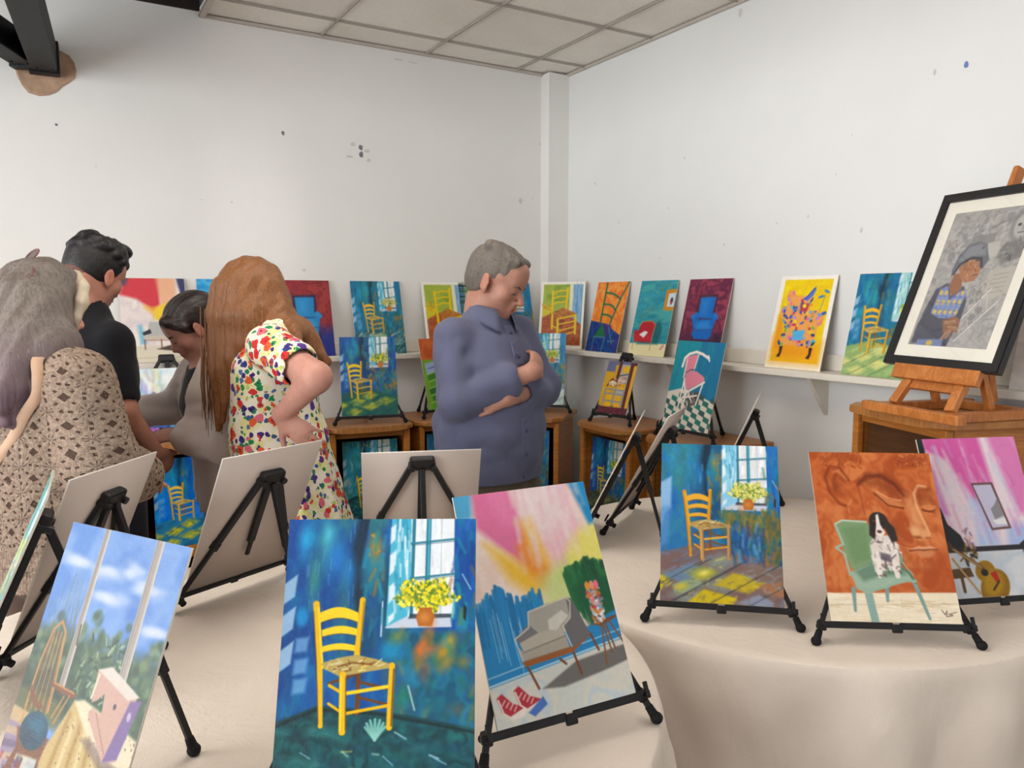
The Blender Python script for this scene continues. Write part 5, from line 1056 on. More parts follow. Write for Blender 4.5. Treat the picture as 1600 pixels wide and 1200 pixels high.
def pale_curve(n, seed=32):
    a = Art(n, 1.414, 'e9e2dc', seed); a.wash(FULL, ['ece6e0', 'e0d8d4', 'f0eae4'], 3, 4, seed, 1); a.line([(.35, .25), (.22, .5), (.10, .75), (.14, .95), (.30, 1.05)], .03, '4c4468'); a.poly([(.5, .4), (.95, .4), (.95, 1.2), (.5, 1.2)], 'd8b8a8', .6, 10); a.line([(.6, .3), (.8, .9)], .03, '5c5478'); return a
# ================================================================ paintings on the tables, each on its easel
LT, RT = 0.7605, 0.7575
def exhibit(art, x, y, z, yaw, tilt, w, h, tz, label, elabel, group=None, scale=1.0, back=0.265, ewidth=None):
    """one painted board standing on one black easel; yaw in degrees"""
    o = board('painting', art, w, h); lean(o, x, y, z, rad(yaw), rad(tilt)); tag(o, label, 'painting', group)
    if elabel is not None:
        place_easel(x, y, tz, rad(yaw), rad(tilt), elabel, scale, (ewidth or (w + 0.065)) / scale, (z - tz) / scale + 0.0, back)
    return o
bigblue = blue_room(300, 101, dk='6a3c14')
exhibit(bigblue, -2.465, -3.112, .815, -30, 22, .312, .42, LT, 'largest and nearest painting: yellow ladder-back chair by a bright window in a deep blue room', 'black easel holding the large nearest painting of a yellow chair')
exhibit(pink_room(230), -2.069, -3.074, .822, -3.5, 27.5, .295, .42, LT, 'grey armchair and red shoes under pink and orange clouds of colour', 'black easel under the pink abstract painting with the grey armchair')
exhibit(window_room(230), -2.897, -2.895, .812, -59.5, 23, .295, .415, LT, 'painting of a stick-back chair with a blue cushion and a sewing machine by a window', 'black easel under the painting of the sewing machine by the window')
exhibit(tiled_room(200, 102), -1.431, -2.827, .81, -40.8, 28.5, .304, .42, RT, 'orange-yellow chair in a blue room with yellow floor tiles, on the right table', 'black easel under the blue room painting with yellow floor tiles')
exhibit(dog_chair(210), -1.16, -3.123, .81, -34.6, 31, .304, .427, RT, 'painting of a spaniel on a green armchair before a large terracotta face', 'black easel under the painting of the spaniel on the green armchair')
exhibit(guitar_room(180), -.765, -3.163, .81, -22, 24, .297, .42, RT, 'painting of a guitar against a pink and blue sky, cut by the right edge', 'black easel under the pink painting with the guitar')
plain = lambda s: blue_room(90, s)
exhibit(blue_room(90, 201), -1.90, -2.03, .812, 159.5, 26, .338, .372, LT, 'blank grey back of a canvas standing square on behind the large yellow chair painting', 'black easel seen from behind under the middle canvas of the left table')
exhibit(blue_room(90, 202), -2.437, -1.985, .812, 204.5, 26.5, .315, .42, LT, 'blank back of a tilted canvas in front of the floral dress', 'black easel seen from behind in front of the floral dress')
exhibit(blue_room(90, 203), -2.866, -2.10, .812, 231.5, 24, .315, .42, LT, 'blank back of a canvas in front of the crocheted cardigan', 'black easel seen from behind in front of the crocheted cardigan')
exhibit(blue_room(110, 204, wall=('2a6a5c', '4a9a7c', 'c8d8c0', '6ab0a0')), -3.035, -2.33, .812, 267, 24, .297, .42, LT, 'canvas seen edge-on at the far left of the left table', 'black easel at the far left edge of the left table')
exhibit(blue_room(90, 205), -1.30, -2.07, .81, 225.6, 25.8, .297, .42, RT, 'thin edge-on canvas leaning right at the left rim of the right table', 'black easel of the edge-on canvas at the left rim of the right table')
exhibit(blue_room(90, 206), -1.064, -1.974, .81, 215, 28, .297, .42, RT, 'blank canvas back seen obliquely just left of the blue room with yellow tiles', 'black easel under the oblique canvas left of the blue room painting with yellow tiles')
exhibit(blue_room(90, 207), -.541, -1.917, .81, 218.7, 23, .297, .42, RT, 'edge-on canvas rising behind the blue room painting with yellow tiles', 'black easel behind the blue room painting, one leg reaching right')
# ================================================================ paintings on the cabinets
CT = 0.9165
exhibit(blue_room(96, 301, wall=('0f3a84', '1c58a4', '14508c', '2a6cb0'), floor=('1c5c5c', '2c7c4c', 'c8c440'), pane='dfe3d8', wleft='6ab0c8', chair=(.13, .46, 1.0), win=(.52, .86, .56)), -1.398, -.29, .966, -14, 13, .295, .42, CT, 'small yellow chair in a blue room, on the cabinet by the floral dress', 'black easel on the cabinet by the floral dress')
exhibit(cards(80), -.915, -.235, .966, 15, 13, .28, .40, CT, 'orange, blue and green painting half hidden behind the man in the blue shirt', 'black easel on the cabinet left of the man in the blue shirt')
exhibit(blue_room(90, 303, wall=('2a80b4', '3c9cc4', '5ab0cc', '2860b0'), floor=('c8d8d4', '8ab0a8', 'd8e4dc'), pane='e8eee8', ragged=True), -.40, -.375, .966, -42, 12, .297, .42, CT, 'pale blue room painting in the corner by the elbow of the folded-arm man', 'black easel in the corner behind the elbow of the man in the blue shirt')
exhibit(window_shutters(80), -.30, -.925, .972, -77, 21, .196, .29, CT, 'small yellow, brown and grey painting on a black easel below the shelf', 'black easel under the small yellow and brown painting', None, .95, .22)
exhibit(pink_chair(120), -.313, -1.493, .970, -87.7, 14.5, .297, .42, CT, 'painting of a pink and white chair on a green chequered floor', 'black easel under the pink chair painting')
exhibit(seascape(130), -2.36, -.235, .975, -2, 20, .44, .29, CT, 'small blue and violet landscape on the cabinet behind the woman in the grey cardigan', 'black easel behind the small blue landscape')
# paintings inside / against the cabinets
def inside(art, x, y, z, yaw, tilt, label): o = board('painting', art, .297, .42); lean(o, x, y, z, rad(yaw), rad(tilt)); tag(o, label, 'painting', 'paintings shown inside the oak cabinets'); return o
inside(blue_room(110, 401, wall=('0c62d0', '1480e8', '1f6cd8', '30a0f0'), floor=('2c7ca8', '1c4c6c', 'e0d024'), pane='60a8e8', win=(.7, .95, .3), chair=(.22, .42, .88), wleft='3ca0f0', post='e0a830', lite='f0c850'), -2.31, -.285, .411, 0, 4, 'bright blue painting of a yellow chair inside the cabinet below the small landscape')
inside(blue_room(110, 402, wall=('1c6a90', '2f86a0', '4a9ab0', '2c7c6c'), pane='e0e0d4', win=(.50, .86, .62), ragged=True, chair=(.24, .62, .9)), -1.402, -.305, .411, -6, 4, 'blue-green painting with tall pale window inside the cabinet between the floral dress and the man')
inside(blue_room(70, 403, wall=('2a80b4', '3c9cc4', '5ab0cc', '2860b0')), -.915, -.29, .411, 0, 4, 'pale blue painting inside the cabinet just left of the man in the blue shirt')
inside(blue_room(80, 404, wall=('1f6cb0', '2f8cc4', '3aa0c8', '1c58a0'), ragged=True), -.53, -.415, .411, -48, 4, 'blue painting with yellow dabs inside the diagonal corner cabinet')
inside(blue_room(90, 405, wall=('1f50a8', '2a6cc0', '163c84', '2a5cb4'), floor=('4c5c4c', '30382c', '8c9058'), pane='dcd8c4', win=(.48, .88, .60), post='e8c81c', lite='f4d838', chair=(.2, .5, .75)), -.33, -.925, .411, -90, 4, 'deep blue painting of a small yellow chair inside the cabinet below the small yellow painting')
inside(blue_room(70, 406, wall=('1c58b0', '2a80c0', '5aa0c8', '1c4c9c')), -.33, -1.49, .411, -90, 4, 'blue painting inside the cabinet below the pink chair painting')
# ================================================================ paintings leaning along the shelves
def onshelf(art, x, y, yaw, label, w=.297, h=.42, th=.004, tilt=13.5, z=SZ + .001): o = board('painting', art, w, h, th); lean(o, x, y, z, rad(yaw), rad(tilt)); tag(o, label, 'painting', 'paintings leaning along the shelves'); return o
BY = WY - .022 - .10 + .012; RX = WX - .022 - .10 + .012
BS = [(-2.385, sofa_abstract(110), 0, 'colourful red and yellow abstract with a grey sofa, on the back shelf'),
      (-2.03, cyan_plain(60), 0, 'bright cyan painting on the back shelf, nearly hidden by the red hair'),
      (-1.640, armchair_portrait(100, 51, ('8c2c34', '9c3438', '7c2430', 'a03c3c'), ('24307c', '30308c', '2c3c9c'), '2c86c4', '48a4dc', '241c3c', .94, -.03, .0, .95), 0, 'blue armchair against a red wall, on the back shelf right of the red hair'),
      (-1.222, blue_room(100, 52, wall=('1c6a94', '2a86a8', '1c5c88', '3a9ab4'), floor=('24606c', 'd0d8cc', '8aa890'), post='e0a830', lite='f0c24c', pane='e2e6e2', fcol=['e8dca0', 'dccc8c', 'c8b870'], chair=(.22, .42, .9)), 0, 'teal-blue room painting with pale flowers, on the back shelf above a similar one'),
      (-.79, yellow_chair(80, 53), 0, 'yellow slat chair on green, on the back shelf at the left shoulder of the man'),
      (-.545, forest(50), 0, 'green painting on the back shelf behind the head of the man'),
      (-.335, blue_room(80, 55, wall=('2a7cb8', '3c98c8', '1c5cb0', '2c6cb8'), win=(.25, .80, .62)), 0, 'blue window painting on the back shelf, right of the face of the man')]
for (x, art, yw, lb) in BS: onshelf(art, x, BY, yw, lb)
onshelf(yellow_chair(90, 56), -.105, -.155, -58, 'yellow slat chair beside a blue door, standing in the room corner', .297, .42, .004, 8)
RS = [(-.50, orange_chair(90), 'dark green chair on orange and navy, first on the right-hand shelf'),
      (-.90, teal_red(100), 'red armchair in a teal room with a small framed picture'),
      (-1.285, armchair_portrait(100, 57, ('6c2444', '8c3450', '5c2040', '9c4058'), ('3c1c3c', '5c2448', '2c1c3c'), '1f6cc4', '3c94e0', '4c1c28', 1.0, -.02, .0, .95), 'blue armchair on a mottled maroon ground, on the right-hand shelf'),
      (-1.875, patchwork_chair(120), 'patchwork-coloured armchair on bright yellow with a white border'),
      (-2.275, blue_room(110, 58, wall=('1c6a9c', '2a86b0', '1c5c94', '2c8c8c'), floor=('8cac6c', 'b8cc88', 'dcd88c'), pane='d8e8e8', win=(.60, 1.02, .66), wleft='a8d4d0', post='d8a02c', lite='e8b840', leg_=None) if False else blue_room(110, 58, wall=('1c6a9c', '2a86b0', '1c5c94', '2c8c8c'), floor=('8cac6c', 'b8cc88', 'dcd88c'), pane='d8e8e8', win=(.60, 1.02, .66), wleft='a8d4d0', post='d8a02c', lite='e8b840'), 'yellow chair on a pale green floor, partly behind the framed portrait'),
      (-2.93, pale_curve(80), 'pale painting with a dark curve on the shelf right of the framed portrait')]
for (y, art, lb) in RS: onshelf(art, RX, y, -90, lb)
# ================================================================ framed portrait on its wooden table easel
def framed(x, y, z, yaw, tilt, w, h):
    r = empty('framed_portrait', (x, y, z), 0); r.rotation_euler = (-tilt, 0, yaw)
    tag(r, 'black framed grey drawing of a man in a brimmed cap and patterned vest', 'picture')
    fw, fd = .030, .024; bm = bmesh.new()
    o2 = [(-w / 2, 0), (w / 2, 0), (w / 2, h), (-w / 2, h)]; i2 = [(-w / 2 + fw, fw), (w / 2 - fw, fw), (w / 2 - fw, h - fw), (-w / 2 + fw, h - fw)]
    fo = [bm.verts.new((a, 0, b)) for a, b in o2]; fi = [bm.verts.new((a, 0.002, b)) for a, b in i2]; bo = [bm.verts.new((a, fd, b)) for a, b in o2]; bi = [bm.verts.new((a, 0.012, b)) for a, b in i2]
    for k in range(4):
        j = (k + 1) % 4; bm.faces.new([fo[k], fo[j], fi[j], fi[k]]); bm.faces.new([fo[j], fo[k], bo[k], bo[j]]); bm.faces.new([fi[k], fi[j], bi[j], bi[k]])
    bm.faces.new(bo)
    es = [e for e in bm.edges if all(v in fo for v in e.verts)]
    bmesh.ops.bevel(bm, geom=es, offset=.003, segments=2, affect='EDGES')
    obj('frame', bm, m_plain('frame_black', rgb(30, 29, 31), .4, .4, .1, 8), r)
    mw = .043; a0, a1, b0, b1 = -w / 2 + fw + mw, w / 2 - fw - mw, fw + mw, h - fw - mw
    bm = bmesh.new(); A = [bm.verts.new((p, .010, q)) for p, q in [(-w / 2 + fw - .002, fw - .002), (w / 2 - fw + .002, fw - .002), (w / 2 - fw + .002, h - fw + .002), (-w / 2 + fw - .002, h - fw + .002)]]; B = [bm.verts.new((p, .0100, q)) for p, q in [(a0, b0), (a1, b0), (a1, b1), (a0, b1)]]; D = [bm.verts.new((v.co.x, .0125, v.co.z)) for v in B]
    for k in range(4): j = (k + 1) % 4; bm.faces.new([A[k], A[j], B[j], B[k]]); bm.faces.new([B[k], B[j], D[j], D[k]])
    obj('mat_board', bm, m_plain('mat_white', rgb(236, 232, 220), .8, .2, .02), r)
    d = board('drawing', street_drawing(190), a1 - a0, b1 - b0, .003, r, M['drawing']); d.location = ((a0 + a1) / 2, .0127, b0)
    bm = bmesh.new(); box(bm, (0, .0085, h / 2), (w - 2 * fw + .004, .0012, h - 2 * fw + .004)); g = thin_glass('picture_glass', (.995, .995, .995, 1), .12)
    obj('glass', bm, g.m, r)
PX, PY, PZ, PYAW, PT = -.425, -2.742, 1.358, rad(-104.5), rad(21.4)
framed(PX, PY, PZ, PYAW, PT, .455, .617)
def wooden_easel(x, y, z, yaw, tilt, zt):
    r = empty('wooden_table_easel', (x, y, z), yaw); tag(r, 'beech table easel on the tall oak cabinet holding the framed portrait', 'easel')
    st, ct = math.sin(tilt), math.cos(tilt); up = Vector((0, -ct, st))
    P = lambda a, s, off=0.0: Vector((a, s * st + off * ct, zt + s * ct - off * st))
    def part(nm, fn, mat='beech'): bm = bmesh.new(); fn(bm); return obj(nm, bm, M[mat], r)
    for s in (-1, 1): part('base_rail', lambda bm: box(bm, (s * .135, .10, .0155), (.034, .40, .030), None, .004))
    part('base_crossbar', lambda bm: box(bm, (0, -.085, .0160), (.40, .036, .031), None, .004)); part('base_crossbar', lambda bm: box(bm, (0, .24, .016), (.24, .034, .030), None, .004))
    for s in (-1, 1): part('upright', lambda bm: bar(bm, (s * .115, -.045, .03), P(s * .10, -.012, .03), .034, .022, up, .003))
    for s in (-1, 1): part('rear_post', lambda bm: bar(bm, (s * .105, .12, .03), (s * .10, .085, zt - .01), .022, .022, (0, 1, 0), .003))
    part('crossbar', lambda bm: bar(bm, P(-.12, -.055, .03), P(.12, -.055, .03), .036, .020, up, .003))
    part('picture_ledge', lambda bm: bar(bm, P(-.17, -.016, .012), P(.17, -.016, .012), .060, .022, up, .003))
    part('mast', lambda bm: bar(bm, P(0, -.03, .044), P(0, .70, .044), .040, .020, (1, 0, 0), .006))
    part('rear_strut', lambda bm: bar(bm, P(0, .30, .06), (0, .25, .035), .026, .016, (1, 0, 0), .003))
    part('knob', lambda bm: tube(bm, [P(.0, .02, .055), P(.0, .02, .09)], .016))
wooden_easel(PX, PY, 1.2005, PYAW, PT, PZ - 1.2005 + .0)
# ================================================================ things by the left cabinet
bm = bmesh.new(); box(bm, (0, 0, .022), (.17, .12, .044), None, .003); o = obj('paint_box', bm, m_plain('box_cream', rgb(196, 172, 128), .7, .2)); o.location = (-2.50, -.235, CT + .0005); o.rotation_euler = (0, 0, .1); tag(o, 'cream box on the left cabinet under the purple packet', 'box')
t = NT('purple_foil'); v = t.coord(); t.base(t.ramp(t.noise(v, 34, 3, .6, 1.0), [(.35, rgb(86, 40, 110)), (.5, rgb(150, 70, 170)), (.62, rgb(214, 150, 214)), (.7, rgb(120, 60, 150))])); t.rough(.2); t.spec(.6); t.bump(t.noise(v, 30, 3), .5, .004)
r = empty('purple_packet', (-2.50, -.235, CT + .045), .15); tag(r, 'shiny purple packet lying on the cream box by the hand of the woman in grey', 'packet')
bm = bmesh.new(); box(bm, (0, 0, .012), (.15, .10, .016), None, .006); obj('foil_wrap', bm, t.m, r)
bm = bmesh.new(); box(bm, (0, 0, .002), (.16, .108, .004), None, .001); obj('dark_tray', bm, M['rubber'], r)
# ================================================================ people: bodies and clothes grown from smooth distance fields
def V3(*a): return np.array(a, dtype=np.float64)
def rotm(ax, ay, az):
    """rotate about x, then y, then z (degrees)"""
    ax, ay, az = rad(ax), rad(ay), rad(az)
    Rx = np.array([[1, 0, 0], [0, math.cos(ax), -math.sin(ax)], [0, math.sin(ax), math.cos(ax)]])
    Ry = np.array([[math.cos(ay), 0, math.sin(ay)], [0, 1, 0], [-math.sin(ay), 0, math.cos(ay)]])
    Rz = np.array([[math.cos(az), -math.sin(az), 0], [math.sin(az), math.cos(az), 0], [0, 0, 1]])
    return Rz @ Ry @ Rx
class Field:
    def __init__(s, lo, hi, vox):
        s.lo = np.array(lo, float); s.vox = vox; s.n = np.ceil((np.array(hi) - s.lo) / vox).astype(int) + 1
        s.a = np.full(tuple(s.n), 0.06, np.float32)
    def sub(s, lo, hi, pad):
        i0 = np.maximum(0, np.floor((np.minimum(lo, hi) - pad - s.lo) / s.vox).astype(int)); i1 = np.minimum(s.n, np.ceil((np.maximum(lo, hi) + pad - s.lo) / s.vox).astype(int) + 1)
        if (i1 <= i0).any(): return None
        sl = tuple(slice(a, b) for a, b in zip(i0, i1))
        g = np.meshgrid(*[(s.lo[k] + np.arange(i0[k], i1[k]) * s.vox).astype(np.float32) for k in range(3)], indexing='ij')
        return sl, g
    def put(s, sl, d, k, mode='add'):
        a = s.a[sl]; d = d.astype(np.float32)
        if mode == 'add':
            h = np.clip(0.5 + 0.5 * (a - d) / k, 0, 1) if k > 0 else (d < a).astype(np.float32)
            s.a[sl] = np.where(np.abs(a - d) < k, a * (1 - h) + d * h - k * h * (1 - h), np.minimum(a, d)) if k > 0 else np.minimum(a, d)
        else:
            d = -d; h = np.clip(0.5 - 0.5 * (a - d) / k, 0, 1); s.a[sl] = a * (1 - h) + d * h + k * h * (1 - h)
    def cap(s, a, b, ra, rb=None, k=0.02, mode='add', ax=None, q=1.0):
        """tapered capsule; flattened by q along the axis ax"""
        rb = ra if rb is None else rb; a = np.array(a, float); b = np.array(b, float); R = max(ra, rb)
        r = s.sub(np.minimum(a, b), np.maximum(a, b), R * max(1, q) + k + s.vox * 2)
        if r is None: return s
        sl, (X, Y, Z) = r; x, y, z = X - a[0], Y - a[1], Z - a[2]; ba = b - a
        if ax is not None:
            n = np.array(ax, float); n /= np.linalg.norm(n); f = 1.0 / q - 1.0; t = (x * n[0] + y * n[1] + z * n[2]) * f; x, y, z = x + t * n[0], y + t * n[1], z + t * n[2]; ba = ba + (ba @ n) * f * n
        L = ba @ ba + 1e-12; t = np.clip((x * ba[0] + y * ba[1] + z * ba[2]) / L, 0, 1)
        d = np.sqrt((x - t * ba[0]) ** 2 + (y - t * ba[1]) ** 2 + (z - t * ba[2]) ** 2) - (ra + (rb - ra) * t)
        s.put(sl, d * min(1.0, q), k, mode); return s
    def ell(s, c, r, R=None, k=0.02, mode='add'):
        c = np.array(c, float); r = np.array(r, float); w = s.sub(c, c, r.max() + k + s.vox * 2)
        if w is None: return s
        sl, (X, Y, Z) = w; x, y, z = X - c[0], Y - c[1], Z - c[2]
        if R is not None: x, y, z = [R[0, i] * x + R[1, i] * y + R[2, i] * z for i in range(3)]
        k0 = np.sqrt((x / r[0]) ** 2 + (y / r[1]) ** 2 + (z / r[2]) ** 2); k1 = np.sqrt((x / r[0] ** 2) ** 2 + (y / r[1] ** 2) ** 2 + (z / r[2] ** 2) ** 2) + 1e-6
        s.put(sl, k0 * (k0 - 1) / k1, k, mode); return s
    def cut(s, p, n, k=0.004):
        """remove what lies on the n side of the plane through p"""
        g = np.meshgrid(*[(s.lo[i] + np.arange(s.n[i]) * s.vox).astype(np.float32) for i in range(3)], indexing='ij'); n = np.array(n, float); n /= np.linalg.norm(n)
        d = (g[0] - p[0]) * n[0] + (g[1] - p[1]) * n[1] + (g[2] - p[2]) * n[2]; s.a = np.maximum(s.a, d.astype(np.float32)); return s
    def disp(s, fn):
        g = np.meshgrid(*[(s.lo[i] + np.arange(s.n[i]) * s.vox).astype(np.float32) for i in range(3)], indexing='ij'); s.a += fn(*g).astype(np.float32); return s
    def shell(s, inner):
        s.a = np.maximum(s.a, -(s.a + inner)); return s
    def mesh(s, name, mat, parent, colfn=None):
        a = np.clip(s.a, -0.05, 0.06); g = openvdb.FloatGrid(0.06); g.copyFromArray(np.ascontiguousarray(a)); p, q = g.convertToQuads(isovalue=0.0)
        co = s.lo + p.astype(np.float64) * s.vox; me = bpy.data.meshes.new(name)
        q = q[:, ::-1]
        me.vertices.add(len(co)); me.vertices.foreach_set('co', co.astype(np.float32).ravel())
        me.loops.add(len(q) * 4); me.loops.foreach_set('vertex_index', q.astype(np.int32).ravel())
        me.polygons.add(len(q)); me.polygons.foreach_set('loop_start', (np.arange(len(q)) * 4).astype(np.int32)); me.update(calc_edges=True)
        # one gentle relaxation so that the grid does not show
        e = np.empty(len(me.edges) * 2, np.int32); me.edges.foreach_get('vertices', e); e = e.reshape(-1, 2)
        for _ in range(2):
            acc = np.zeros_like(co); cnt = np.zeros(len(co)); np.add.at(acc, e[:, 0], co[e[:, 1]]); np.add.at(acc, e[:, 1], co[e[:, 0]]); np.add.at(cnt, e[:, 0], 1); np.add.at(cnt, e[:, 1], 1)
            co = co * 0.5 + 0.5 * acc / np.maximum(cnt, 1)[:, None]
        me.vertices.foreach_set('co', co.astype(np.float32).ravel()); me.polygons.foreach_set('use_smooth', [True] * len(q)); me.update()
        if colfn is not None:
            ca = me.color_attributes.new('paint', 'FLOAT_COLOR', 'POINT'); c = np.ones((len(co), 4), np.float32); c[:, :3] = colfn(co); ca.data.foreach_set('color', c.ravel())
        return link_mesh(name, me, mat, parent)
def m_skin(name):
    t = NT(name); a = t.n('ShaderNodeAttribute'); a.attribute_name = 'paint'; v = t.coord()
    n = t.noise(v, 38, 4, .6); c = t.mix(1.0, a.outputs['Color'], t.ramp(n, [(.3, (.90, .84, .82, 1)), (.7, (1, 1, 1, 1))]), 'MULTIPLY')
    t.base(c); t.rough(.5); t.spec(.35); t.b.inputs['Subsurface Weight'].default_value = .12; t.b.inputs['Subsurface Radius'].default_value = (.012, .005, .003); t.b.inputs['Subsurface Scale'].default_value = .5
    t.bump(t.noise(v, 260, 3), .12, .001); return t.m
M['skin'] = m_skin('skin')
def m_hair(name, stops, scale=(60, 60, 3.0), rough=.42, zfade=None):
    t = NT(name); v = t.coord(scale); n = t.noise(v, 1.6, 5, .65, .4); c = t.ramp(n, stops)
    if zfade:
        tc = t.n('ShaderNodeTexCoord'); sp = t.n('ShaderNodeSeparateXYZ'); t.l(tc.outputs['Object'], sp.inputs[0]); z0, z1, st2 = zfade
        f = t.math('MULTIPLY', t.math('SUBTRACT', sp.outputs['Z'], z0), 1.0 / (z1 - z0)); f = t.math('MINIMUM', t.math('MAXIMUM', f, 0.0), 1.0); c = t.mix(f, t.ramp(n, st2), c)
    t.base(c); t.rough(rough); t.spec(.45); t.bump(n, .7, .004); return t.m
def m_fabric(name, c, var=.08, scale=4, weave=500, rough=.85, bump=.25):
    t = NT(name); v = t.coord(); lo = tuple(x * (1 - var) for x in c[:3]) + (1,); hi = tuple(min(1, x * (1 + var)) for x in c[:3]) + (1,)
    t.base(t.mix(.25, t.ramp(t.noise(v, scale, 4), [(.3, lo), (.7, hi)]), t.ramp(t.noise(v, weave, 2), [(.3, lo), (.7, hi)]))); t.rough(rough); t.spec(.15); t.b.inputs['Sheen Weight'].default_value = .1
    t.bump(t.noise(v, weave, 2), bump, .001); return t.m
def skincol(base, head=None, Rh=None, lips=True, blush=.12, stubble=0.0):
    base = np.array(s2l(np.array(base) / 255.0))
    def f(co):
        c = np.tile(base, (len(co), 1))
        if head is not None:
            L = (co - head) @ Rh; g = lambda x, y, z, r: np.exp(-(((L - np.array([x, y, z])) / r) ** 2).sum(1))[:, None]
            red = np.array([1.06, .72, .66]); w = np.zeros((len(co), 1))
            for s_ in (-1, 1): w = np.maximum(w, blush * 2.6 * g(s_ * .04, .07, -.03, .026)); w = np.maximum(w, .5 * g(s_ * .082, -.0, -.01, .032))
            w = np.maximum(w, .45 * g(0, .11, -.02, .018)); c = c * (1 - w) + c * red * w
            if lips: w = np.clip(1.4 * g(0, .1, -.062, np.array([.024, .03, .0085])), 0, 1) * .75; c = c * (1 - w) + c * np.array([.86, .52, .50]) * w
            if stubble: w = stubble * np.clip(1.3 * g(0, .05, -.09, np.array([.075, .07, .04])), 0, 1); c = c * (1 - w) + c * np.array([.66, .66, .70]) * w
        return np.clip(c, 0, 1)
    return f
def head(f, o, R, fem=False, w=1.0, nose=1.0, k=.014):
    """head in its own frame: x right, y forward, z up, origin between the ears"""
    P = lambda x, y, z: o + R @ np.array([x, y, z]); E = lambda c, r, kk=k, m='add', R2=None: f.ell(P(*c), r, R if R2 is None else R @ R2, kk, m)
    E((0, -.012, .040), (.074 * w, .096, .082)); E((0, .030, .028), (.064 * w, .066, .070), .02)
    E((0, .030, -.040), (.056 * w, .062, .066), .026); E((0, .062, -.096), (.024, .022, .020), .022)
    for s in (-1, 1):
        E((s * .044 * w, .008, -.062), (.020, .036, .030), .024); E((s * .040 * w, .060, -.022), (.024, .024, .026), .020)
    E((0, .078, .026), (.050 * w, .020, .014), .018); E((0, .070, .060), (.046, .026, .036), .024)
    for s in (-1, 1):
        E((s * .032, .099, .000), (.017, .014, .012), .014, 'sub'); E((s * .031, .0785, -.001), (.0145, .0135, .0115), .004)
        E((s * .031, .087, .007), (.0155, .008, .0035), .005)
    n = nose; f.cap(P(0, .086, .012), P(0, .108 * n, -.026), .0085, .0105, .012); E((0, .108 * n, -.030), (.0125, .012, .0095), .008)
    for s in (-1, 1): E((s * .0125, .098, -.034), (.0075, .009, .0065), .006)
    E((0, .088, -.050), (.020, .012, .014), .014)
    E((0, .0965, -.0585), (.0225, .0085, .0050), .006); E((0, .0935, -.0690), (.0190, .0085, .0058), .006); f.cap(P(-.022, .0975, -.0635), P(.022, .0975, -.0635), .0022, .0022, .004, 'sub')
    E((0, .082, -.082), (.018, .012, .008), .012)
    for s in (-1, 1):
        Q = rotm(8, 0, s * -22); E((s * .078 * w, -.006, -.008), (.0075, .020, .033), .006, 'add', Q); E((s * .0865 * w, -.002, -.004), (.0045, .011, .019), .005, 'sub', Q); E((s * .076 * w, .004, -.034), (.006, .010, .010), .006, 'add', Q)
def hand(f, w, d, n, side, size=1.0, curl=(.25, .35, .3), spread=.06, thumb=(.55, .35), flat=1.0, armr=.026):
    """w wrist point, d direction of the fingers, n direction the back of the hand faces, side = +1 when the thumb lies towards n x d"""
    d = np.array(d, float); d /= np.linalg.norm(d); n = np.array(n, float); n -= (n @ d) * d; n /= np.linalg.norm(n); t = np.cross(n, d) * side; S = size
    w = np.array(w, float); kn = w + d * .090 * S
    f.cap(w - d * .01, kn - d * .016, .026 * S, .037 * S, .012, 'add', n, .46)
    f.cap(w + t * .012 * S + d * .02, w + t * .026 * S + d * .045 * S, .016 * S, .013 * S, .010)
    offs = (.031, .0105, -.0105, -.030); lens = ((.044, .026, .021), (.049, .030, .023), (.045, .028, .022), (.036, .021, .019)); rs = (.0092, .0096, .0090, .0080)
    for i in range(4):
        b = w + d * (.082 - (.008 if i == 3 else 0) - (.004 if i == 0 else 0)) * S + t * offs[i] * S; ang = 0.0; p = b; r = rs[i] * S
        for j in range(3):
            ang += curl[j] * (1 + .12 * i); v = d * math.cos(ang) - n * math.sin(ang); v = v + t * spread * (1.5 - i) * .5; v /= np.linalg.norm(v)
            q = p + v * lens[i][j] * S; f.cap(p, q, r, r * .92, .0035 if j else .008); p = q; r *= .92
    b = w + t * .024 * S + d * .022 * S; v = d * math.cos(thumb[0]) + t * math.sin(thumb[0]) - n * .15; v /= np.linalg.norm(v); m = b + v * .045 * S; v2 = d * math.cos(thumb[1]) + t * math.sin(thumb[1]) - n * .25; v2 /= np.linalg.norm(v2); e = m + v2 * .034 * S
    f.cap(b, m, .0145 * S, .0108 * S, .010); f.cap(m, e, .0108 * S, .0092 * S, .004)
def limb(f, pts, rs, k=.02):
    for i in range(len(pts) - 1): f.cap(pts[i], pts[i + 1], rs[i], rs[i + 1], k)
def folds(amp, seed, sc=1.0, dirs=None):
    rng = np.random.default_rng(seed); W = [(rng.normal(0, 1, 3) * np.array([22, 22, 30]) * sc, rng.uniform(0, 6.28)) for _ in range(7)]
    def fn(X, Y, Z):
        wob = .5 * np.sin(9 * Z + 5 * X + seed) + .4 * np.sin(11 * X - 7 * Y); o = 0
        for v, p in W: o = o + np.sin(v[0] * X + v[1] * Y + v[2] * Z + p + wob * 1.3)
        o = o / 7.0; return amp * (np.abs(o) * -2.0 + .5)
    return fn
def creases(lst):
    """list of (a, b, width, depth): grooves that run from a to b"""
    def fn(X, Y, Z):
        o = np.zeros_like(X)
        for a, b, w, dp in lst:
            a = np.array(a); ba = np.array(b) - a; L = ba @ ba; x, y, z = X - a[0], Y - a[1], Z - a[2]; t = np.clip((x * ba[0] + y * ba[1] + z * ba[2]) / L, 0, 1)
            d2 = (x - t * ba[0]) ** 2 + (y - t * ba[1]) ** 2 + (z - t * ba[2]) ** 2; o += dp * np.exp(-d2 / (w * w)) * (1 - .5 * t)
        return o
    return fn
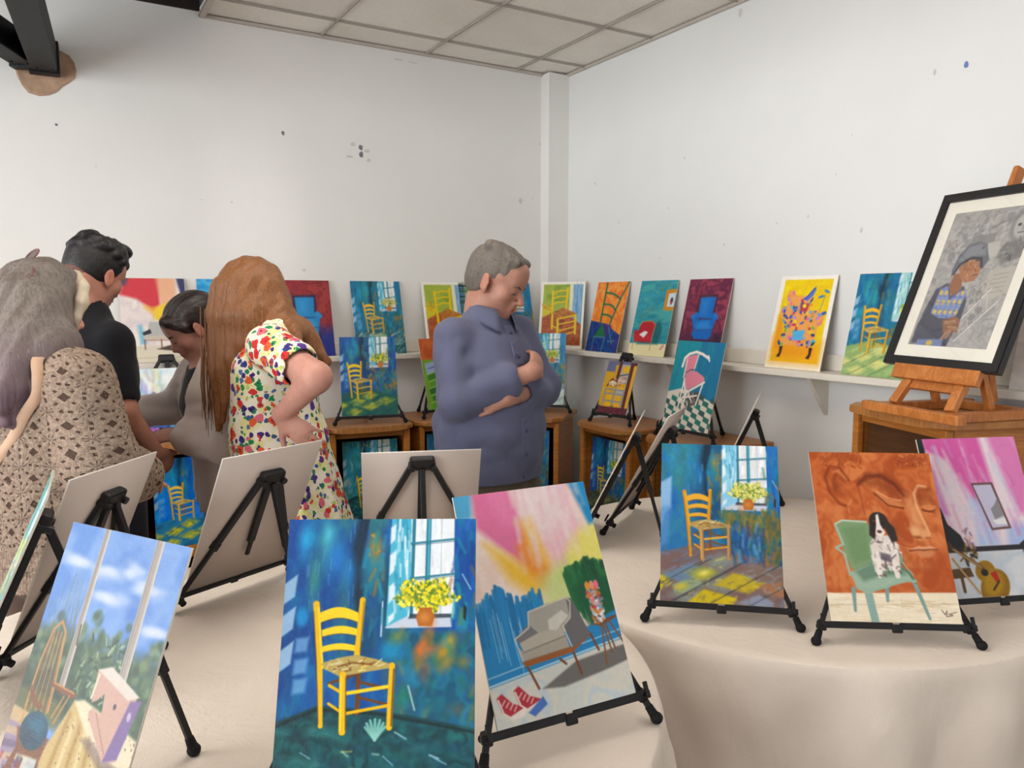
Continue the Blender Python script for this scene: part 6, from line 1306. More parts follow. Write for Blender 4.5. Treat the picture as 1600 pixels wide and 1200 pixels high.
def torso(f, J, sc=1.0, add=0.0, k=.05):
    """J: pelvis, waist, chest, shoulder line; depth flattened along y"""
    A = J.get('fwd', (0, 1, 0)); q = J.get('q', .68)
    f.cap(J['pelvis'], J['waist'], J['rp'] * sc + add, J['rw'] * sc + add, k, 'add', A, q); f.cap(J['waist'], J['chest'], J['rw'] * sc + add, J['rc'] * sc + add, k, 'add', A, q)
    f.cap(J['shL'], J['shR'], J.get('rs', .050) + add, None, k * .7); f.cap(J['chest'], (np.array(J['shL']) + np.array(J['shR'])) / 2, J['rc'] * sc * .93 + add, .085 + add, k, 'add', A, q)
    f.cap((np.array(J['shL']) + np.array(J['shR'])) / 2 + V3(0, -.01, .0), J['neck'], .075 + add, .056 + add, k)
def legs(f, J, add=0.0, k=.03, feet=True):
    for s in 'LR':
        limb(f, [J['hip' + s], J['knee' + s], J['ank' + s]], [.088 + add, .060 + add, .042 + add * .7], k)
        if feet: a = np.array(J['ank' + s]); f.cap(a + V3(0, -.03, -.03), a + V3(0, .13, -.045), .038, .030, .02)
def arm(f, J, s, add=0.0, upto=1.0, k=.02, r=(.054, .043, .040, .027)):
    S, E, W = [np.array(J[x + s], float) for x in ('sh', 'el', 'wr')]
    f.cap(S, E, r[0] + add, r[1] + add, k); f.cap(E, E + (W - E) * upto, r[2] + add, (r[2] + (r[3] - r[2]) * upto) + add, k)
def stand(J, hw=.095, y=0.0):
    for s, m in (('L', -1), ('R', 1)):
        J['hip' + s] = V3(m * hw, y, .90) if 'hip' + s not in J else J['hip' + s]; J['knee' + s] = V3(m * (hw + .015), y + .02, .50); J['ank' + s] = V3(m * (hw + .02), y - .02, .09)
def shoes(r, J, mat, nm='shoe'):
    for s in 'LR':
        a = np.array(J['ank' + s]); f = Field(a + V3(-.08, -.14, -.10), a + V3(.08, .24, .08), .007); f.cap(a + V3(0, -.035, -.045), a + V3(0, .14, -.052), .045, .040, .02); f.cap(a + V3(0, -.02, -.02), a + V3(0, .02, -.04), .048, .045, .02); f.cut(a + V3(0, 0, -.0885), (0, 0, -1)); f.cut(a + V3(0, 0, .01), (0, -.2, 1)); f.mesh(nm, mat, r)
def person(name, label, x, y, yaw): r = empty(name, (x, y, 0), rad(yaw)); tag(r, label, 'person'); return r
def brow(r, o, R, mat, k=1.0):
    for s in (-1, 1):
        bm = bmesh.new(); pts = [o + R @ np.array([s * a, b, c]) for a, b, c in ((.014, .0975, .016), (.030, .0950, .0215), (.046, .0830, .017))]; tube(bm, pts, [.0028 * k, .0034 * k, .0018 * k], 6); obj('eyebrow', bm, mat, r, True)
        bm = bmesh.new(); pts = [o + R @ np.array([s * a, b, c]) for a, b, c in ((.018, .0890, -.006), (.031, .0925, -.0085), (.044, .0850, -.006))]; tube(bm, pts, [.0010, .0014, .0010], 5); obj('eyelashes', bm, mat, r, True)
def m_floral():
    t = NT('floral_cotton'); v = t.coord(); dn = t.n('ShaderNodeTexNoise'); dn.inputs['Scale'].default_value = 55; dn.inputs['Detail'].default_value = 2; t.l(v, dn.inputs['Vector'])
    off = t.n('ShaderNodeVectorMath', operation='MULTIPLY_ADD'); t.l(dn.outputs['Color'], off.inputs[0]); off.inputs[1].default_value = (.020, .020, .020); t.l(v, off.inputs[2])
    def layer(scale, thr, cols, keep, inner=None):
        vo = t.n('ShaderNodeTexVoronoi'); vo.inputs['Scale'].default_value = scale; vo.inputs['Randomness'].default_value = .85; t.l(off.outputs[0], vo.inputs['Vector'])
        sp = t.n('ShaderNodeSeparateColor'); t.l(vo.outputs['Color'], sp.inputs[0]); col = t.ramp(sp.outputs[0], cols, 'CONSTANT')
        m = t.math('LESS_THAN', vo.outputs['Distance'], thr); m = t.math('MULTIPLY', m, t.math('GREATER_THAN', sp.outputs[1], 1 - keep))
        if inner: col = t.mix(t.math('LESS_THAN', vo.outputs['Distance'], thr * .36), col, inner)
        return m, col
    base = t.ramp(t.noise(v, 22, 3), [(.45, rgb(240, 232, 214)), (.62, rgb(226, 220, 150))])
    m3, c3 = layer(50, .44, [(0, rgb(44, 130, 92)), (.3, rgb(84, 110, 160)), (.5, rgb(196, 204, 110)), (.75, rgb(60, 90, 140)), (.9, rgb(60, 140, 80))], .50)
    m2, c2 = layer(36, .40, [(0, rgb(70, 48, 120)), (.34, rgb(40, 140, 80)), (.56, rgb(206, 70, 60)), (.78, rgb(60, 60, 130))], .55, rgb(50, 36, 90))
    m1, c1 = layer(26, .42, [(0, rgb(208, 58, 54)), (.34, rgb(88, 60, 140)), (.52, rgb(224, 96, 60)), (.76, rgb(222, 110, 130))], .62, rgb(176, 36, 44))
    c = t.mix(m3, base, c3); c = t.mix(m2, c, c2); c = t.mix(m1, c, c1); t.base(c); t.rough(.8); t.spec(.15); t.bump(t.noise(v, 400, 2), .15, .001); return t.m
def m_crochet():
    t = NT('crochet_yarn'); v = t.coord(); sp = t.n('ShaderNodeSeparateXYZ'); t.l(v, sp.inputs[0]); S = 1 / .072
    nz = t.noise(v, 14, 3); ang = t.math('ADD', t.math('ARCTAN2', sp.outputs['X'], t.math('MULTIPLY', sp.outputs['Y'], -1.0)), t.math('MULTIPLY', nz, .10)); U = t.math('MULTIPLY', ang, .22 * S); W = t.math('ADD', t.math('MULTIPLY', sp.outputs['Z'], S), t.math('MULTIPLY', nz, -.5))
    fx = t.math('SUBTRACT', t.math('FRACT', t.math('ADD', U, 100.0)), .5); fz = t.math('SUBTRACT', t.math('FRACT', W), .5)
    r = t.math('SQRT', t.math('ADD', t.math('MULTIPLY', fx, fx), t.math('MULTIPLY', fz, fz))); th = t.math('ARCTAN2', fz, fx)
    pet = t.math('ABSOLUTE', t.math('SINE', t.math('MULTIPLY', th, 4.0)))
    man = t.math('ADD', t.math('ABSOLUTE', fx), t.math('ABSOLUTE', fz)); corner = t.math('GREATER_THAN', man, .84)
    ring = t.math('MULTIPLY', t.math('LESS_THAN', t.math('ABSOLUTE', t.math('SUBTRACT', r, .40)), .055), t.math('LESS_THAN', pet, .42))
    ring2 = t.math('MULTIPLY', t.math('LESS_THAN', t.math('ABSOLUTE', t.math('SUBTRACT', r, .16)), .05), t.math('LESS_THAN', pet, .30))
    h = t.math('MAXIMUM', corner, t.math('MAXIMUM', ring, ring2)); up = t.math('GREATER_THAN', sp.outputs['Z'], .90); h = t.math('MULTIPLY', h, up)
    rib = t.math('MULTIPLY', t.math('GREATER_THAN', t.math('SINE', t.math('MULTIPLY', ang, 150.0)), .2), t.math('SUBTRACT', 1.0, up))
    n = t.noise(v, 110, 4, .7); yarn = t.ramp(n, [(.3, rgb(128, 108, 94)), (.5, rgb(160, 140, 124)), (.75, rgb(190, 170, 152))])
    yarn = t.mix(t.math('MULTIPLY', rib, .35), yarn, rgb(110, 94, 84)); n2 = t.noise(v, 260, 2); hm = t.math('MULTIPLY', h, t.math('GREATER_THAN', n, .38))
    t.base(t.mix(t.math('MULTIPLY', hm, .85), yarn, rgb(62, 44, 38))); t.rough(.95); t.spec(.05)
    hh = t.math('SUBTRACT', t.math('ADD', t.math('MULTIPLY', pet, .35), t.math('MULTIPLY', n, 1.2)), t.math('MULTIPLY', h, 1.2)); hh = t.math('ADD', hh, t.math('MULTIPLY', n2, .4)); t.bump(hh, 1.0, .006); return t.m
blackf = m_fabric('black_jersey', rgb(26, 26, 30), .2, 5, 600, .85)
brown_hair = [(.30, rgb(26, 20, 19)), (.55, rgb(48, 36, 32)), (.75, rgb(30, 24, 23))]
def haircap(f, o, R, gx=1.0, front=1.0, low=0.0, k=.012, nape=-.075):
    P = lambda x, y, z: o + R @ np.array([x, y, z]); f.ell(P(0, -.016, .044), (.0815 * gx, .106, .090), R, .01); f.ell(P(0, -.045, -.004), (.070 * gx, .070, .070 + low), R, .02)
    f.ell(P(0, .118 * front, -.022), (.090, .062, .088), R, .010, 'sub'); f.ell(P(0, .045, -.085 - low), (.11, .068, .075), R, .012, 'sub')
    for s in (-1, 1): f.ell(P(s * .085, .004, -.010), (.022, .021, .034), R, .006, 'sub')
def bbox(*pts, pad=.12):
    p = np.array(pts); return p.min(0) - pad, p.max(0) + pad
# ---------------------------------------------------------------- the man in the blue shirt
r = person('person', 'grey-haired man in a blue-grey shirt standing with folded arms, looking down', -1.525, -1.803, 194.1)
H, RH = V3(-.012, .022, 1.630), rotm(-24, -3, 24)
J = dict(pelvis=V3(0, 0, .95), waist=V3(0, .01, 1.12), chest=V3(0, .0, 1.33), neck=V3(0, -.015, 1.53), shL=V3(-.158, -.015, 1.450), shR=V3(.152, -.015, 1.450), rp=.165, rw=.165, rc=.162, q=.74,
         elR=V3(.192, .050, 1.235), wrR=V3(-.010, .200, 1.335), elL=V3(-.212, .060, 1.250), wrL=V3(.075, .160, 1.250)); stand(J, .10)
f = Field(V3(-.34, -.22, -.0), V3(.34, .36, 1.80), .0062)
torso(f, J); legs(f, J, 0, .03, True)
for s in 'LR': arm(f, J, s, 0, 1, .018, (.052, .044, .043, .029))
f.cap(J['neck'] + V3(0, -.01, -.05), H + RH @ V3(0, -.025, -.070), .057, .056, .03); head(f, H, RH, w=1.03, nose=1.06)
f.cap(H + RH @ V3(0, .03, -.09), H + RH @ V3(0, -.01, -.10), .040, .050, .03)
hand(f, J['wrR'], V3(-.70, -.45, .32), V3(-.3, 1, .35), -1, 1.0, (.35, .5, .4)); hand(f, J['wrL'], V3(.80, -.50, .02), V3(.5, .9, .3), 1, .95, (.3, .3, .3))
f.mesh('body', M['skin'], r, skincol((172, 126, 108), H, RH, True, .10, .35))
shirt = m_fabric('blue_shirt_cotton', rgb(90, 92, 116), .10, 5, 700, .8, .2)
f = Field(V3(-.34, -.24, .86), V3(.34, .36, 1.60), .0062)
J2 = dict(J); J2.update(rp=.192, rw=.190, rc=.170, pelvis=V3(0, .0, .97), rs=.046)
torso(f, J2, 1, .010, .05); f.cap(V3(0, 0, .88), V3(0, 0, 1.1), .196, .196, .04, 'add', (0, 1, 0), .76)
arm(f, J2, 'R', .008, .66, .020, (.058, .055, .056, .046)); arm(f, J2, 'L', .008, .50, .020, (.058, .055, .056, .046))
for s, q in (('R', .66), ('L', .50)):
    e, w = J[('el' + s)], J['wr' + s]; c = e + (w - e) * q; f.cap(c - (w - e) * .14, c, .052, .049, .006)
f.disp(folds(.0085, 5)); f.disp(creases([((.21, .06, 1.22), (.10, .14, 1.30), .014, .008), ((.23, .02, 1.28), (.14, .12, 1.22), .012, .008), ((.16, .06, 1.40), (.22, .05, 1.30), .016, .007), ((-.22, .1, 1.27), (-.14, .15, 1.33), .014, .008), ((-.16, .1, 1.42), (-.20, .06, 1.32), .014, .006), ((.12, .12, 1.22), (-.05, .16, 1.15), .016, .006),
    ((.05, .14, 1.20), (.16, .10, 1.08), .016, .007), ((-.02, .13, 1.45), (-.03, .17, .90), .006, .004), ((.12, .0, 1.46), (.16, .10, 1.30), .016, .005), ((.06, .15, 1.05), (-.10, .14, .98), .014, .005)]))
for s, q in (('R', .66), ('L', .50)):
    e, w = J['el' + s], J['wr' + s]; d = (w - e) / np.linalg.norm(w - e); c = e + (w - e) * q
    f.cap(c + d * .0, c + d * .10, .037, .034, .004, 'sub')
f.ell(V3(0, .02, 1.555), (.058, .062, .040), None, .008, 'sub'); f.cut(V3(0, 0, .950), (0, 0, -1)); sh_o = f.mesh('shirt', shirt, r)
# placket and buttons down the front of the shirt
ft = Field(V3(-.10, .0, .86), V3(.08, .36, 1.60), .0062); torso(ft, J2, 1, .010, .05); ft.cap(V3(0, 0, .88), V3(0, 0, 1.1), .196, .196, .04, 'add', (0, 1, 0), .76)
def front_of(F, x, z):
    i = int(round((x - F.lo[0]) / F.vox)); k = int(round((z - F.lo[2]) / F.vox)); col = F.a[i, :, k]; j = int(np.nonzero(col < 0)[0].max()); return F.lo[1] + j * F.vox
bm = bmesh.new(); rows = []
for q in range(34):
    z = 1.485 - q * .016; rows.append([bm.verts.new((xx, front_of(ft, xx, z) + yy, z)) for xx, yy in ((-.032, -.004), (-.030, .0045), (.010, .0045), (.012, -.004))])
for a, b in zip(rows, rows[1:]):
    for k in range(3): bm.faces.new([a[k], a[k + 1], b[k + 1], b[k]])
obj('placket', bm, shirt, sh_o)
# collar
bm = bmesh.new(); rows = []
for j, (dz, dr) in enumerate(((0, .004), (.028, -.002), (.036, .002), (.026, .010), (.000, .018), (-.012, .022))):
    row = []
    for k in range(29):
        an = rad(-65 + 310 * k / 28.0) ; an2 = rad(90) + rad(25) + (rad(310) * k / 28.0); fr = abs(k - 14) / 14.0
        x = (.067 + dr) * math.cos(an2); y = (.070 + dr) * math.sin(an2); tip = (-.030 * fr ** 4 if j >= 3 else 0)
        row.append(bm.verts.new((x, y + .004 + (.012 * fr ** 4 if j >= 3 else 0), 1.520 + dz + tip - .020 * fr ** 2 + .012 * (1 - fr))))
    rows.append(row)
for a, b in zip(rows, rows[1:]):
    for k in range(28): bm.faces.new([a[k], a[k + 1], b[k + 1], b[k]])
c = obj('collar', bm, shirt, sh_o, True); md = c.modifiers.new('thickness', 'SOLIDIFY'); md.thickness = .003
bt = m_plain('shirt_button', rgb(60, 60, 78), .4, .4)
for z in (1.46, 1.38, 1.13, 1.05, .97):
    bm = bmesh.new(); ball(bm, (-.010, front_of(ft, -.010, z) + .005, z), .006, (1, .5, 1), None, 8); obj('button', bm, bt, sh_o, True)
gh = m_hair('grey_hair', [(.30, rgb(66, 56, 48)), (.5, rgb(110, 102, 94)), (.72, rgb(78, 66, 56))], (110, 110, 50), .6)
f = Field(*bbox(H, pad=.15), .0045); haircap(f, H, RH, 1.0, 1.02, 0, .01); P = lambda x, y, z: H + RH @ np.array([x, y, z])
for x in (-.045, -.015, .015, .045): f.cap(P(x, .060, .096), P(x + .01, -.05, .112), .016, .020, .012)
f.disp(lambda X, Y, Z: .0012 * np.sin(240 * X + 60 * Z) + .001 * np.sin(200 * Y + 90 * X)); f.mesh('hair', gh, r); brow(r, H, RH, m_plain('brow_grey', rgb(96, 80, 70), .8, .1))
tr = m_fabric('olive_trousers', rgb(92, 82, 68), .10, 5, 500)
f = Field(V3(-.26, -.22, .05), V3(.26, .22, 1.02), .008); f.cap(V3(0, 0, .90), V3(0, 0, .98), .178, .182, .03, 'add', (0, 1, 0), .76); legs(f, J, .026, .03, False); f.disp(folds(.004, 8)); f.cut(V3(0, 0, .085), (0, 0, -1)); f.mesh('trousers', tr, r); shoes(r, J, M['rubber'])
# ---------------------------------------------------------------- the woman with long red hair in a floral dress
r = person('person', 'woman with very long red hair in a short-sleeved floral dress, hand on her hip', -2.159, -1.458, 44.1)
H, RH = V3(0, .112, 1.575), rotm(-26, 0, 4)
J = dict(pelvis=V3(0, -.01, .94), waist=V3(0, .03, 1.14), chest=V3(0, .02, 1.32), neck=V3(0, .065, 1.485), shL=V3(-.160, -.060, 1.420), shR=V3(.160, .03, 1.420), rp=.155, rw=.135, rc=.145, q=.80,
         elL=V3(-.255, -.275, 1.335), wrL=V3(-.200, -.120, 1.205), elR=V3(.20, .14, 1.20), wrR=V3(.12, .33, 1.13), rs=.058); stand(J, .09)
f = Field(V3(-.36, -.40, 0), V3(.34, .44, 1.74), .0062); torso(f, J); legs(f, J); arm(f, J, 'L', .0, 1, .018, (.056, .048, .048, .028)); arm(f, J, 'R', .0, 1, .02)
f.cap(J['neck'] + V3(0, -.02, -.04), H + RH @ V3(0, -.02, -.075), .052, .048, .03); head(f, H, RH, True, .95, .97)
hand(f, J['wrL'], V3(.10, -.72, -.62), V3(-1, -.1, .15), -1, .98, (.22, .32, .3), .14, (.9, .7)); hand(f, J['wrR'], V3(-.1, .8, -.1), V3(.3, 0, 1), -1, .92, (.7, .8, .5))
f.mesh('body', M['skin'], r, skincol((200, 148, 132), H, RH))
J2 = dict(J); flor = m_floral(); f = Field(V3(-.46, -.46, .42), V3(.46, .46, 1.52), .0068); J2.update(rp=.17, rw=.150, rc=.150)
torso(f, J2, 1, .012, .05)
arm_S, arm_E = J['shL'], J['elL']; f.cap(arm_S, arm_S + (arm_E - arm_S) * .55, .070, .074, .025); arm_S, arm_E = J['shR'], J['elR']; f.cap(arm_S, arm_S + (arm_E - arm_S) * .5, .066, .070, .025)
f.cap(V3(0, .0, 1.05), V3(0, -.03, .40), .165, .330, .06, 'add', (0, 1, 0), .88)
f.disp(lambda X, Y, Z: np.clip((1.08 - Z) / .6, 0, 1) * .020 * np.sin(9 * np.arctan2(X, Y + .02) + 2.0 * np.sin(3 * Z)) + np.clip((1.08 - Z) / .6, 0, 1) * .008 * np.sin(17 * np.arctan2(X, Y) + 1)); f.disp(folds(.0035, 12))
f.disp(creases([((-.14, .0, 1.20), (.0, .14, 1.16), .02, .008), ((-.14, -.08, 1.16), (-.05, .12, 1.12), .016, .008), ((-.12, .0, 1.34), (-.10, .10, 1.28), .016, .006)]))
a, b = J['shL'], J['elL']; d = (b - a) / np.linalg.norm(b - a); c = a + (b - a) * .60; f.cap(c, c + d * .05, .060, .060, .004, 'sub'); f.ell(V3(0, .075, 1.50), (.085, .085, .045), None, .01, 'sub'); f.cut(V3(0, 0, .46), (0, 0, -1))
f.mesh('dress', flor, r)
red = m_hair('red_hair', [(.30, rgb(92, 56, 32)), (.44, rgb(152, 98, 56)), (.56, rgb(112, 70, 38)), (.72, rgb(190, 136, 88))], (120, 120, 2.2), .38)
f = Field(V3(-.22, -.22, 1.05), V3(.20, .36, 1.76), .0052); P = lambda x, y, z: H + RH @ np.array([x, y, z])
f.ell(P(0, -.014, .046), (.090, .112, .096), RH, .01); f.ell(P(0, -.05, -.02), (.080, .075, .09), RH, .03)
# curtain of hair falling straight down beside the face, long back hair over the shoulder
DY = -.022
for (x, y, y2, z2, ra, rb) in ((-.088, .215, .225, 1.20, .028, .018), (-.094, .185, .215, 1.13, .034, .016), (-.096, .150, .195, 1.16, .036, .022), (-.094, .110, .165, 1.24, .040, .026), (-.085, .070, .120, 1.33, .044, .032), (-.06, .22, .24, 1.25, .026, .016), (.085, .18, .20, 1.25, .034, .018), (.09, .12, .15, 1.25, .04, .022)):
    y += DY; y2 += DY; f.cap(P(x * .8, (y - .110) * .6, .05), V3(x, y, 1.52), .034, ra, .03); f.cap(V3(x, y, 1.52), V3(x * 1.05, (y + y2) / 2, (1.52 + z2) / 2), ra, (ra + rb) / 2, .02); f.cap(V3(x * 1.05, (y + y2) / 2, (1.52 + z2) / 2), V3(x, y2, z2), (ra + rb) / 2, rb * .6, .02)
f.cap(P(0, -.06, .02), V3(-.02, -.02, 1.48), .075, .060, .03); f.cap(V3(-.03, -.01, 1.48), V3(-.07, -.10, 1.46), .050, .034, .03); f.cap(V3(-.07, -.09, 1.465), V3(-.16, -.165, 1.43), .030, .014, .02); f.cap(V3(-.0, -.08, 1.46), V3(.02, -.16, 1.36), .05, .02, .03)
f.ell(P(0, .125, -.03), (.058, .060, .085), RH, .01, 'sub')
f.disp(lambda X, Y, Z: .0022 * np.sin(150 * Y + 40 * X + .8 * np.sin(4 * Z)) + .0014 * np.sin(85 * Y - 90 * X + 1.0 * np.sin(3 * Z)) + .0016 * np.sin(280 * Y + 170 * X)); f.mesh('hair', red, r)
rng = np.random.default_rng(3); bm = bmesh.new()
for _ in range(46):
    x0 = rng.uniform(-.115, -.085); y0 = rng.uniform(.10, .25); z0 = rng.uniform(1.40, 1.55); z1 = rng.uniform(1.10, 1.22); y1 = y0 * .5 + .115 + rng.uniform(-.02, .02); tube(bm, [(x0, y0, z0), (x0 - .012, (y0 + y1) / 2, (z0 + z1) / 2), (x0 + rng.uniform(-.01, .01), y1, z1)], [.0016, .0022, .0008], 5)
obj('loose_strands', bm, red, r, True)
shoes(r, J, M['rubber']); 
bm = bmesh.new(); box(bm, (0, 0, 0), (.072, .145, .009), None, .003); bmesh.ops.transform(bm, matrix=Matrix.Identity(4), verts=bm.verts)
ph = obj('mobile_phone', bm, m_plain('phone_black', rgb(18, 18, 20), .25, .5), None); ph.location = (0, 0, 0)
yw = rad(44.1); lx, ly, lz = .105, .395, 1.095; ph.location = (-2.159 + lx * math.cos(yw) - ly * math.sin(yw), -1.458 + lx * math.sin(yw) + ly * math.cos(yw), lz); ph.rotation_euler = (rad(10), rad(10), yw); tag(ph, 'dark phone in the hand of the red-haired woman', 'phone')
# ---------------------------------------------------------------- the dark-haired woman in a grey cardigan
r = person('person', 'woman with dark tied-back hair in a grey cardigan bending over the small landscape', -2.346, -1.045, 92.1)
H, RH = V3(0, .022, 1.468), rotm(-34, 0, -8)
J = dict(pelvis=V3(0, -.12, .90), waist=V3(0, -.10, 1.05), chest=V3(0, -.055, 1.20), neck=V3(0, -.025, 1.365), shL=V3(-.150, -.070, 1.290), shR=V3(.150, -.01, 1.285), rp=.160, rw=.150, rc=.155, q=.82,
         elL=V3(-.225, -.030, 1.060), wrL=V3(-.060, .090, 1.070), elR=V3(.225, .06, 1.145), wrR=V3(.245, .27, 1.125), hipL=V3(-.09, -.12, .86), hipR=V3(.09, -.12, .86)); stand(J, .09, -.08)
f = Field(V3(-.34, -.34, 0), V3(.32, .58, 1.62), .0062); torso(f, J); legs(f, J); arm(f, J, 'L'); arm(f, J, 'R'); f.cap(J['neck'] + V3(0, 0, -.05), H + RH @ V3(0, -.02, -.075), .055, .052, .03); head(f, H, RH, True, .98, .98)
f.cap(H + RH @ V3(0, .03, -.095), H + RH @ V3(0, -.01, -.10), .036, .046, .03)
hand(f, J['wrL'], V3(.45, .80, .02), V3(-.4, .2, .9), -1, 1.0, (.35, .45, .4), .1); hand(f, J['wrR'], V3(.0, .85, -.45), V3(.2, .3, .9), 1, .95, (.3, .4, .4))
f.mesh('body', M['skin'], r, skincol((176, 126, 110), H, RH))
f = Field(V3(-.26, -.34, .78), V3(.26, .18, 1.40), .0075); J2 = dict(J); J2.update(rp=.166, rw=.157, rc=.160); torso(f, J2, 1, .004, .05); f.ell(V3(0, .03, 1.40), (.10, .10, .085), None, .01, 'sub'); f.disp(folds(.003, 3)); f.cut(V3(0, 0, .84), (0, 0, -1)); f.mesh('top', blackf, r)
card = m_fabric('grey_cardigan_knit', rgb(206, 192, 184), .10, 7, 260, .95, .6)
f = Field(V3(-.36, -.40, .70), V3(.34, .42, 1.42), .0066); J2.update(rp=.176, rw=.168, rc=.168); torso(f, J2, 1, .012, .05); f.cap(V3(-.005, -.11, 1.0), V3(0, -.11, .72), .185, .205, .05, 'add', (0, 1, 0), .82); arm(f, J, 'L', .022, .86, .025, (.060, .058, .056, .046)); arm(f, J, 'R', .018, .90, .025, (.058, .052, .050, .042))
f.disp(folds(.0055, 9)); 
for s, q in (('L', .86), ('R', .90)):
    e, w = J['el' + s], J['wr' + s]; d = (w - e) / np.linalg.norm(w - e); c = e + (w - e) * q; f.cap(c + d * .012, c + d * .12, .042, .042, .004, 'sub')
f.cap(V3(.0, .13, 1.36), V3(.03, .10, .70), .075, .105, .012, 'sub'); f.cap(V3(.0, .06, 1.38), V3(.01, .13, 1.18), .075, .085, .012, 'sub'); f.ell(V3(0, -.01, 1.405), (.075, .085, .065), None, .01, 'sub'); f.cut(V3(0, 0, .775), (0, 0, -1)); f.mesh('cardigan', card, r)
f = Field(*bbox(H, pad=.19), .0048); haircap(f, H, RH, 1.04, 1.02, .0); P = lambda x, y, z: H + RH @ np.array([x, y, z]); f.ell(P(0, -.125, .01), (.042, .038, .040), RH, .012); f.cap(P(-.05, .07, .075), P(-.078, .03, .025), .020, .016, .012); f.cap(P(.05, .07, .075), P(.078, .03, .025), .020, .016, .012); f.cap(P(-.045, .078, .072), P(.045, .078, .072), .016, .016, .014)
f.disp(lambda X, Y, Z: .0016 * np.sin(190 * X + 60 * Y + 60 * Z)); f.mesh('hair', m_hair('dark_brown_hair', brown_hair, (50, 14, 50), .4), r); brow(r, H, RH, M['rubber'])
f = Field(V3(-.24, -.34, .05), V3(.24, .14, .95), .009); f.cap(V3(0, -.12, .84), V3(0, -.12, .90), .170, .170, .03, 'add', (0, 1, 0), .82); legs(f, J, .016, .03, False); f.cut(V3(0, 0, .08), (0, 0, -1)); f.mesh('trousers', m_fabric('dark_trousers', rgb(34, 32, 38), .15), r); shoes(r, J, M['rubber'])
bm = bmesh.new(); box(bm, (-.245, -.02, .90), (.012, .02, .12), None, .005); o = obj('pocket_clip', bm, M['rubber'], r)
# ---------------------------------------------------------------- the young man in the black shirt, seen from behind
r = person('person', 'young man with short curly black hair in a black shirt, seen from behind', -2.729, -1.083, 304.1)
H, RH = V3(-.004, .045, 1.658), rotm(-24, 3, 6)
J = dict(pelvis=V3(0, 0, .97), waist=V3(0, 0, 1.14), chest=V3(0, .005, 1.34), neck=V3(0, .0, 1.53), shL=V3(-.150, 0, 1.445), shR=V3(.135, 0, 1.435), rp=.145, rw=.14, rc=.150, q=.68, elR=V3(.178, -.01, 1.200), wrR=V3(.16, .13, 1.02), elL=V3(-.20, 0, 1.19), wrL=V3(-.14, .16, 1.04)); stand(J, .09)
f = Field(V3(-.30, -.22, 0), V3(.30, .36, 1.86), .0062); torso(f, J); legs(f, J); arm(f, J, 'L'); arm(f, J, 'R'); f.cap(V3(0, -.03, 1.46), H + RH @ V3(0, -.035, -.06), .064, .062, .035); head(f, H, RH, w=1.0); f.ell(H + RH @ V3(0, -.06, -.03), (.058, .05, .06), RH, .03)
hand(f, J['wrR'], V3(-.2, .6, -.6), V3(.9, 0, -.2), 1, 1.0, (.5, .6, .4)); hand(f, J['wrL'], V3(.2, .6, -.6), V3(-.9, 0, -.2), -1, 1.0, (.5, .6, .4)); f.mesh('body', M['skin'], r, skincol((186, 132, 112), H, RH, True, .2))
f = Field(V3(-.32, -.24, .88), V3(.32, .24, 1.60), .0068); J2 = dict(J); J2.update(rp=.160, rw=.156, rc=.162); torso(f, J2, 1, .012, .05)
for s in 'LR': a, b = J['sh' + s], J['el' + s]; f.cap(a, a + (b - a) * .78, .056, .060, .02)
f.cap(V3(0, -.02, 1.50), V3(0, -.01, 1.565), .072, .066, .01); f.disp(folds(.004, 15)); f.cap(V3(0, -.015, 1.60), V3(0, .0, 1.54), .064, .060, .004, 'sub'); f.cap(V3(0, .03, 1.62), V3(0, .02, 1.55), .060, .05, .006, 'sub')
for s in 'LR': a, b = J['sh' + s], J['el' + s]; d = (b - a) / np.linalg.norm(b - a); c = a + (b - a) * 1.0; f.cap(c + d * .0, c + d * .05, .055, .055, .004, 'sub')
f.cut(V3(0, 0, .92), (0, 0, -1)); f.mesh('shirt', blackf, r)
f = Field(*bbox(H, pad=.17), .0048); haircap(f, H, RH, 1.0, 1.04, .0); P = lambda x, y, z: H + RH @ np.array([x, y, z]); rng = np.random.default_rng(8)
for _ in range(150):
    t1, t2 = rng.uniform(0, 2 * PI), rng.uniform(.15, 1.0); v = V3(math.cos(t1) * math.cos(t2), math.sin(t1) * math.cos(t2), math.sin(t2)); c = V3(0, -.010, .052) + v * V3(.084, .102, .086); f.ell(P(*c), (rng.uniform(.010, .018),) * 3, None, .008)
f.ell(P(0, .06, .125), (.055, .045, .028), RH, .02); f.mesh('hair', m_hair('black_hair', [(.3, rgb(14, 13, 14)), (.6, rgb(34, 32, 34))], (40, 40, 40), .45), r)
# shaved sides fading into the neck
f = Field(*bbox(H, pad=.15), .005); f.ell(P(0, -.022, .026), (.0775, .0945, .085), RH, .01); f.ell(P(0, -.066, -.030), (.056, .048, .058), RH, .02); f.ell(P(0, .112, -.02), (.095, .085, .12), RH, .01, 'sub'); f.cut(P(0, 0, -.062), RH @ V3(0, -.15, -1))
for s in (-1, 1): f.ell(P(s * .088, .002, -.010), (.022, .026, .040), RH, .006, 'sub')
f.mesh('shaved_sides', m_plain('stubble_hair', rgb(112, 82, 72), .8, .1, .3, 300), r)
f = Field(V3(-.24, -.22, .05), V3(.24, .22, 1.02), .009); f.cap(V3(0, 0, .90), V3(0, 0, .98), .150, .150, .03, 'add', (0, 1, 0), .72); legs(f, J, .02, .03, False); f.cut(V3(0, 0, .085), (0, 0, -1)); f.mesh('trousers', m_fabric('navy_trousers', rgb(40, 42, 54), .12), r); shoes(r, J, M['rubber'])
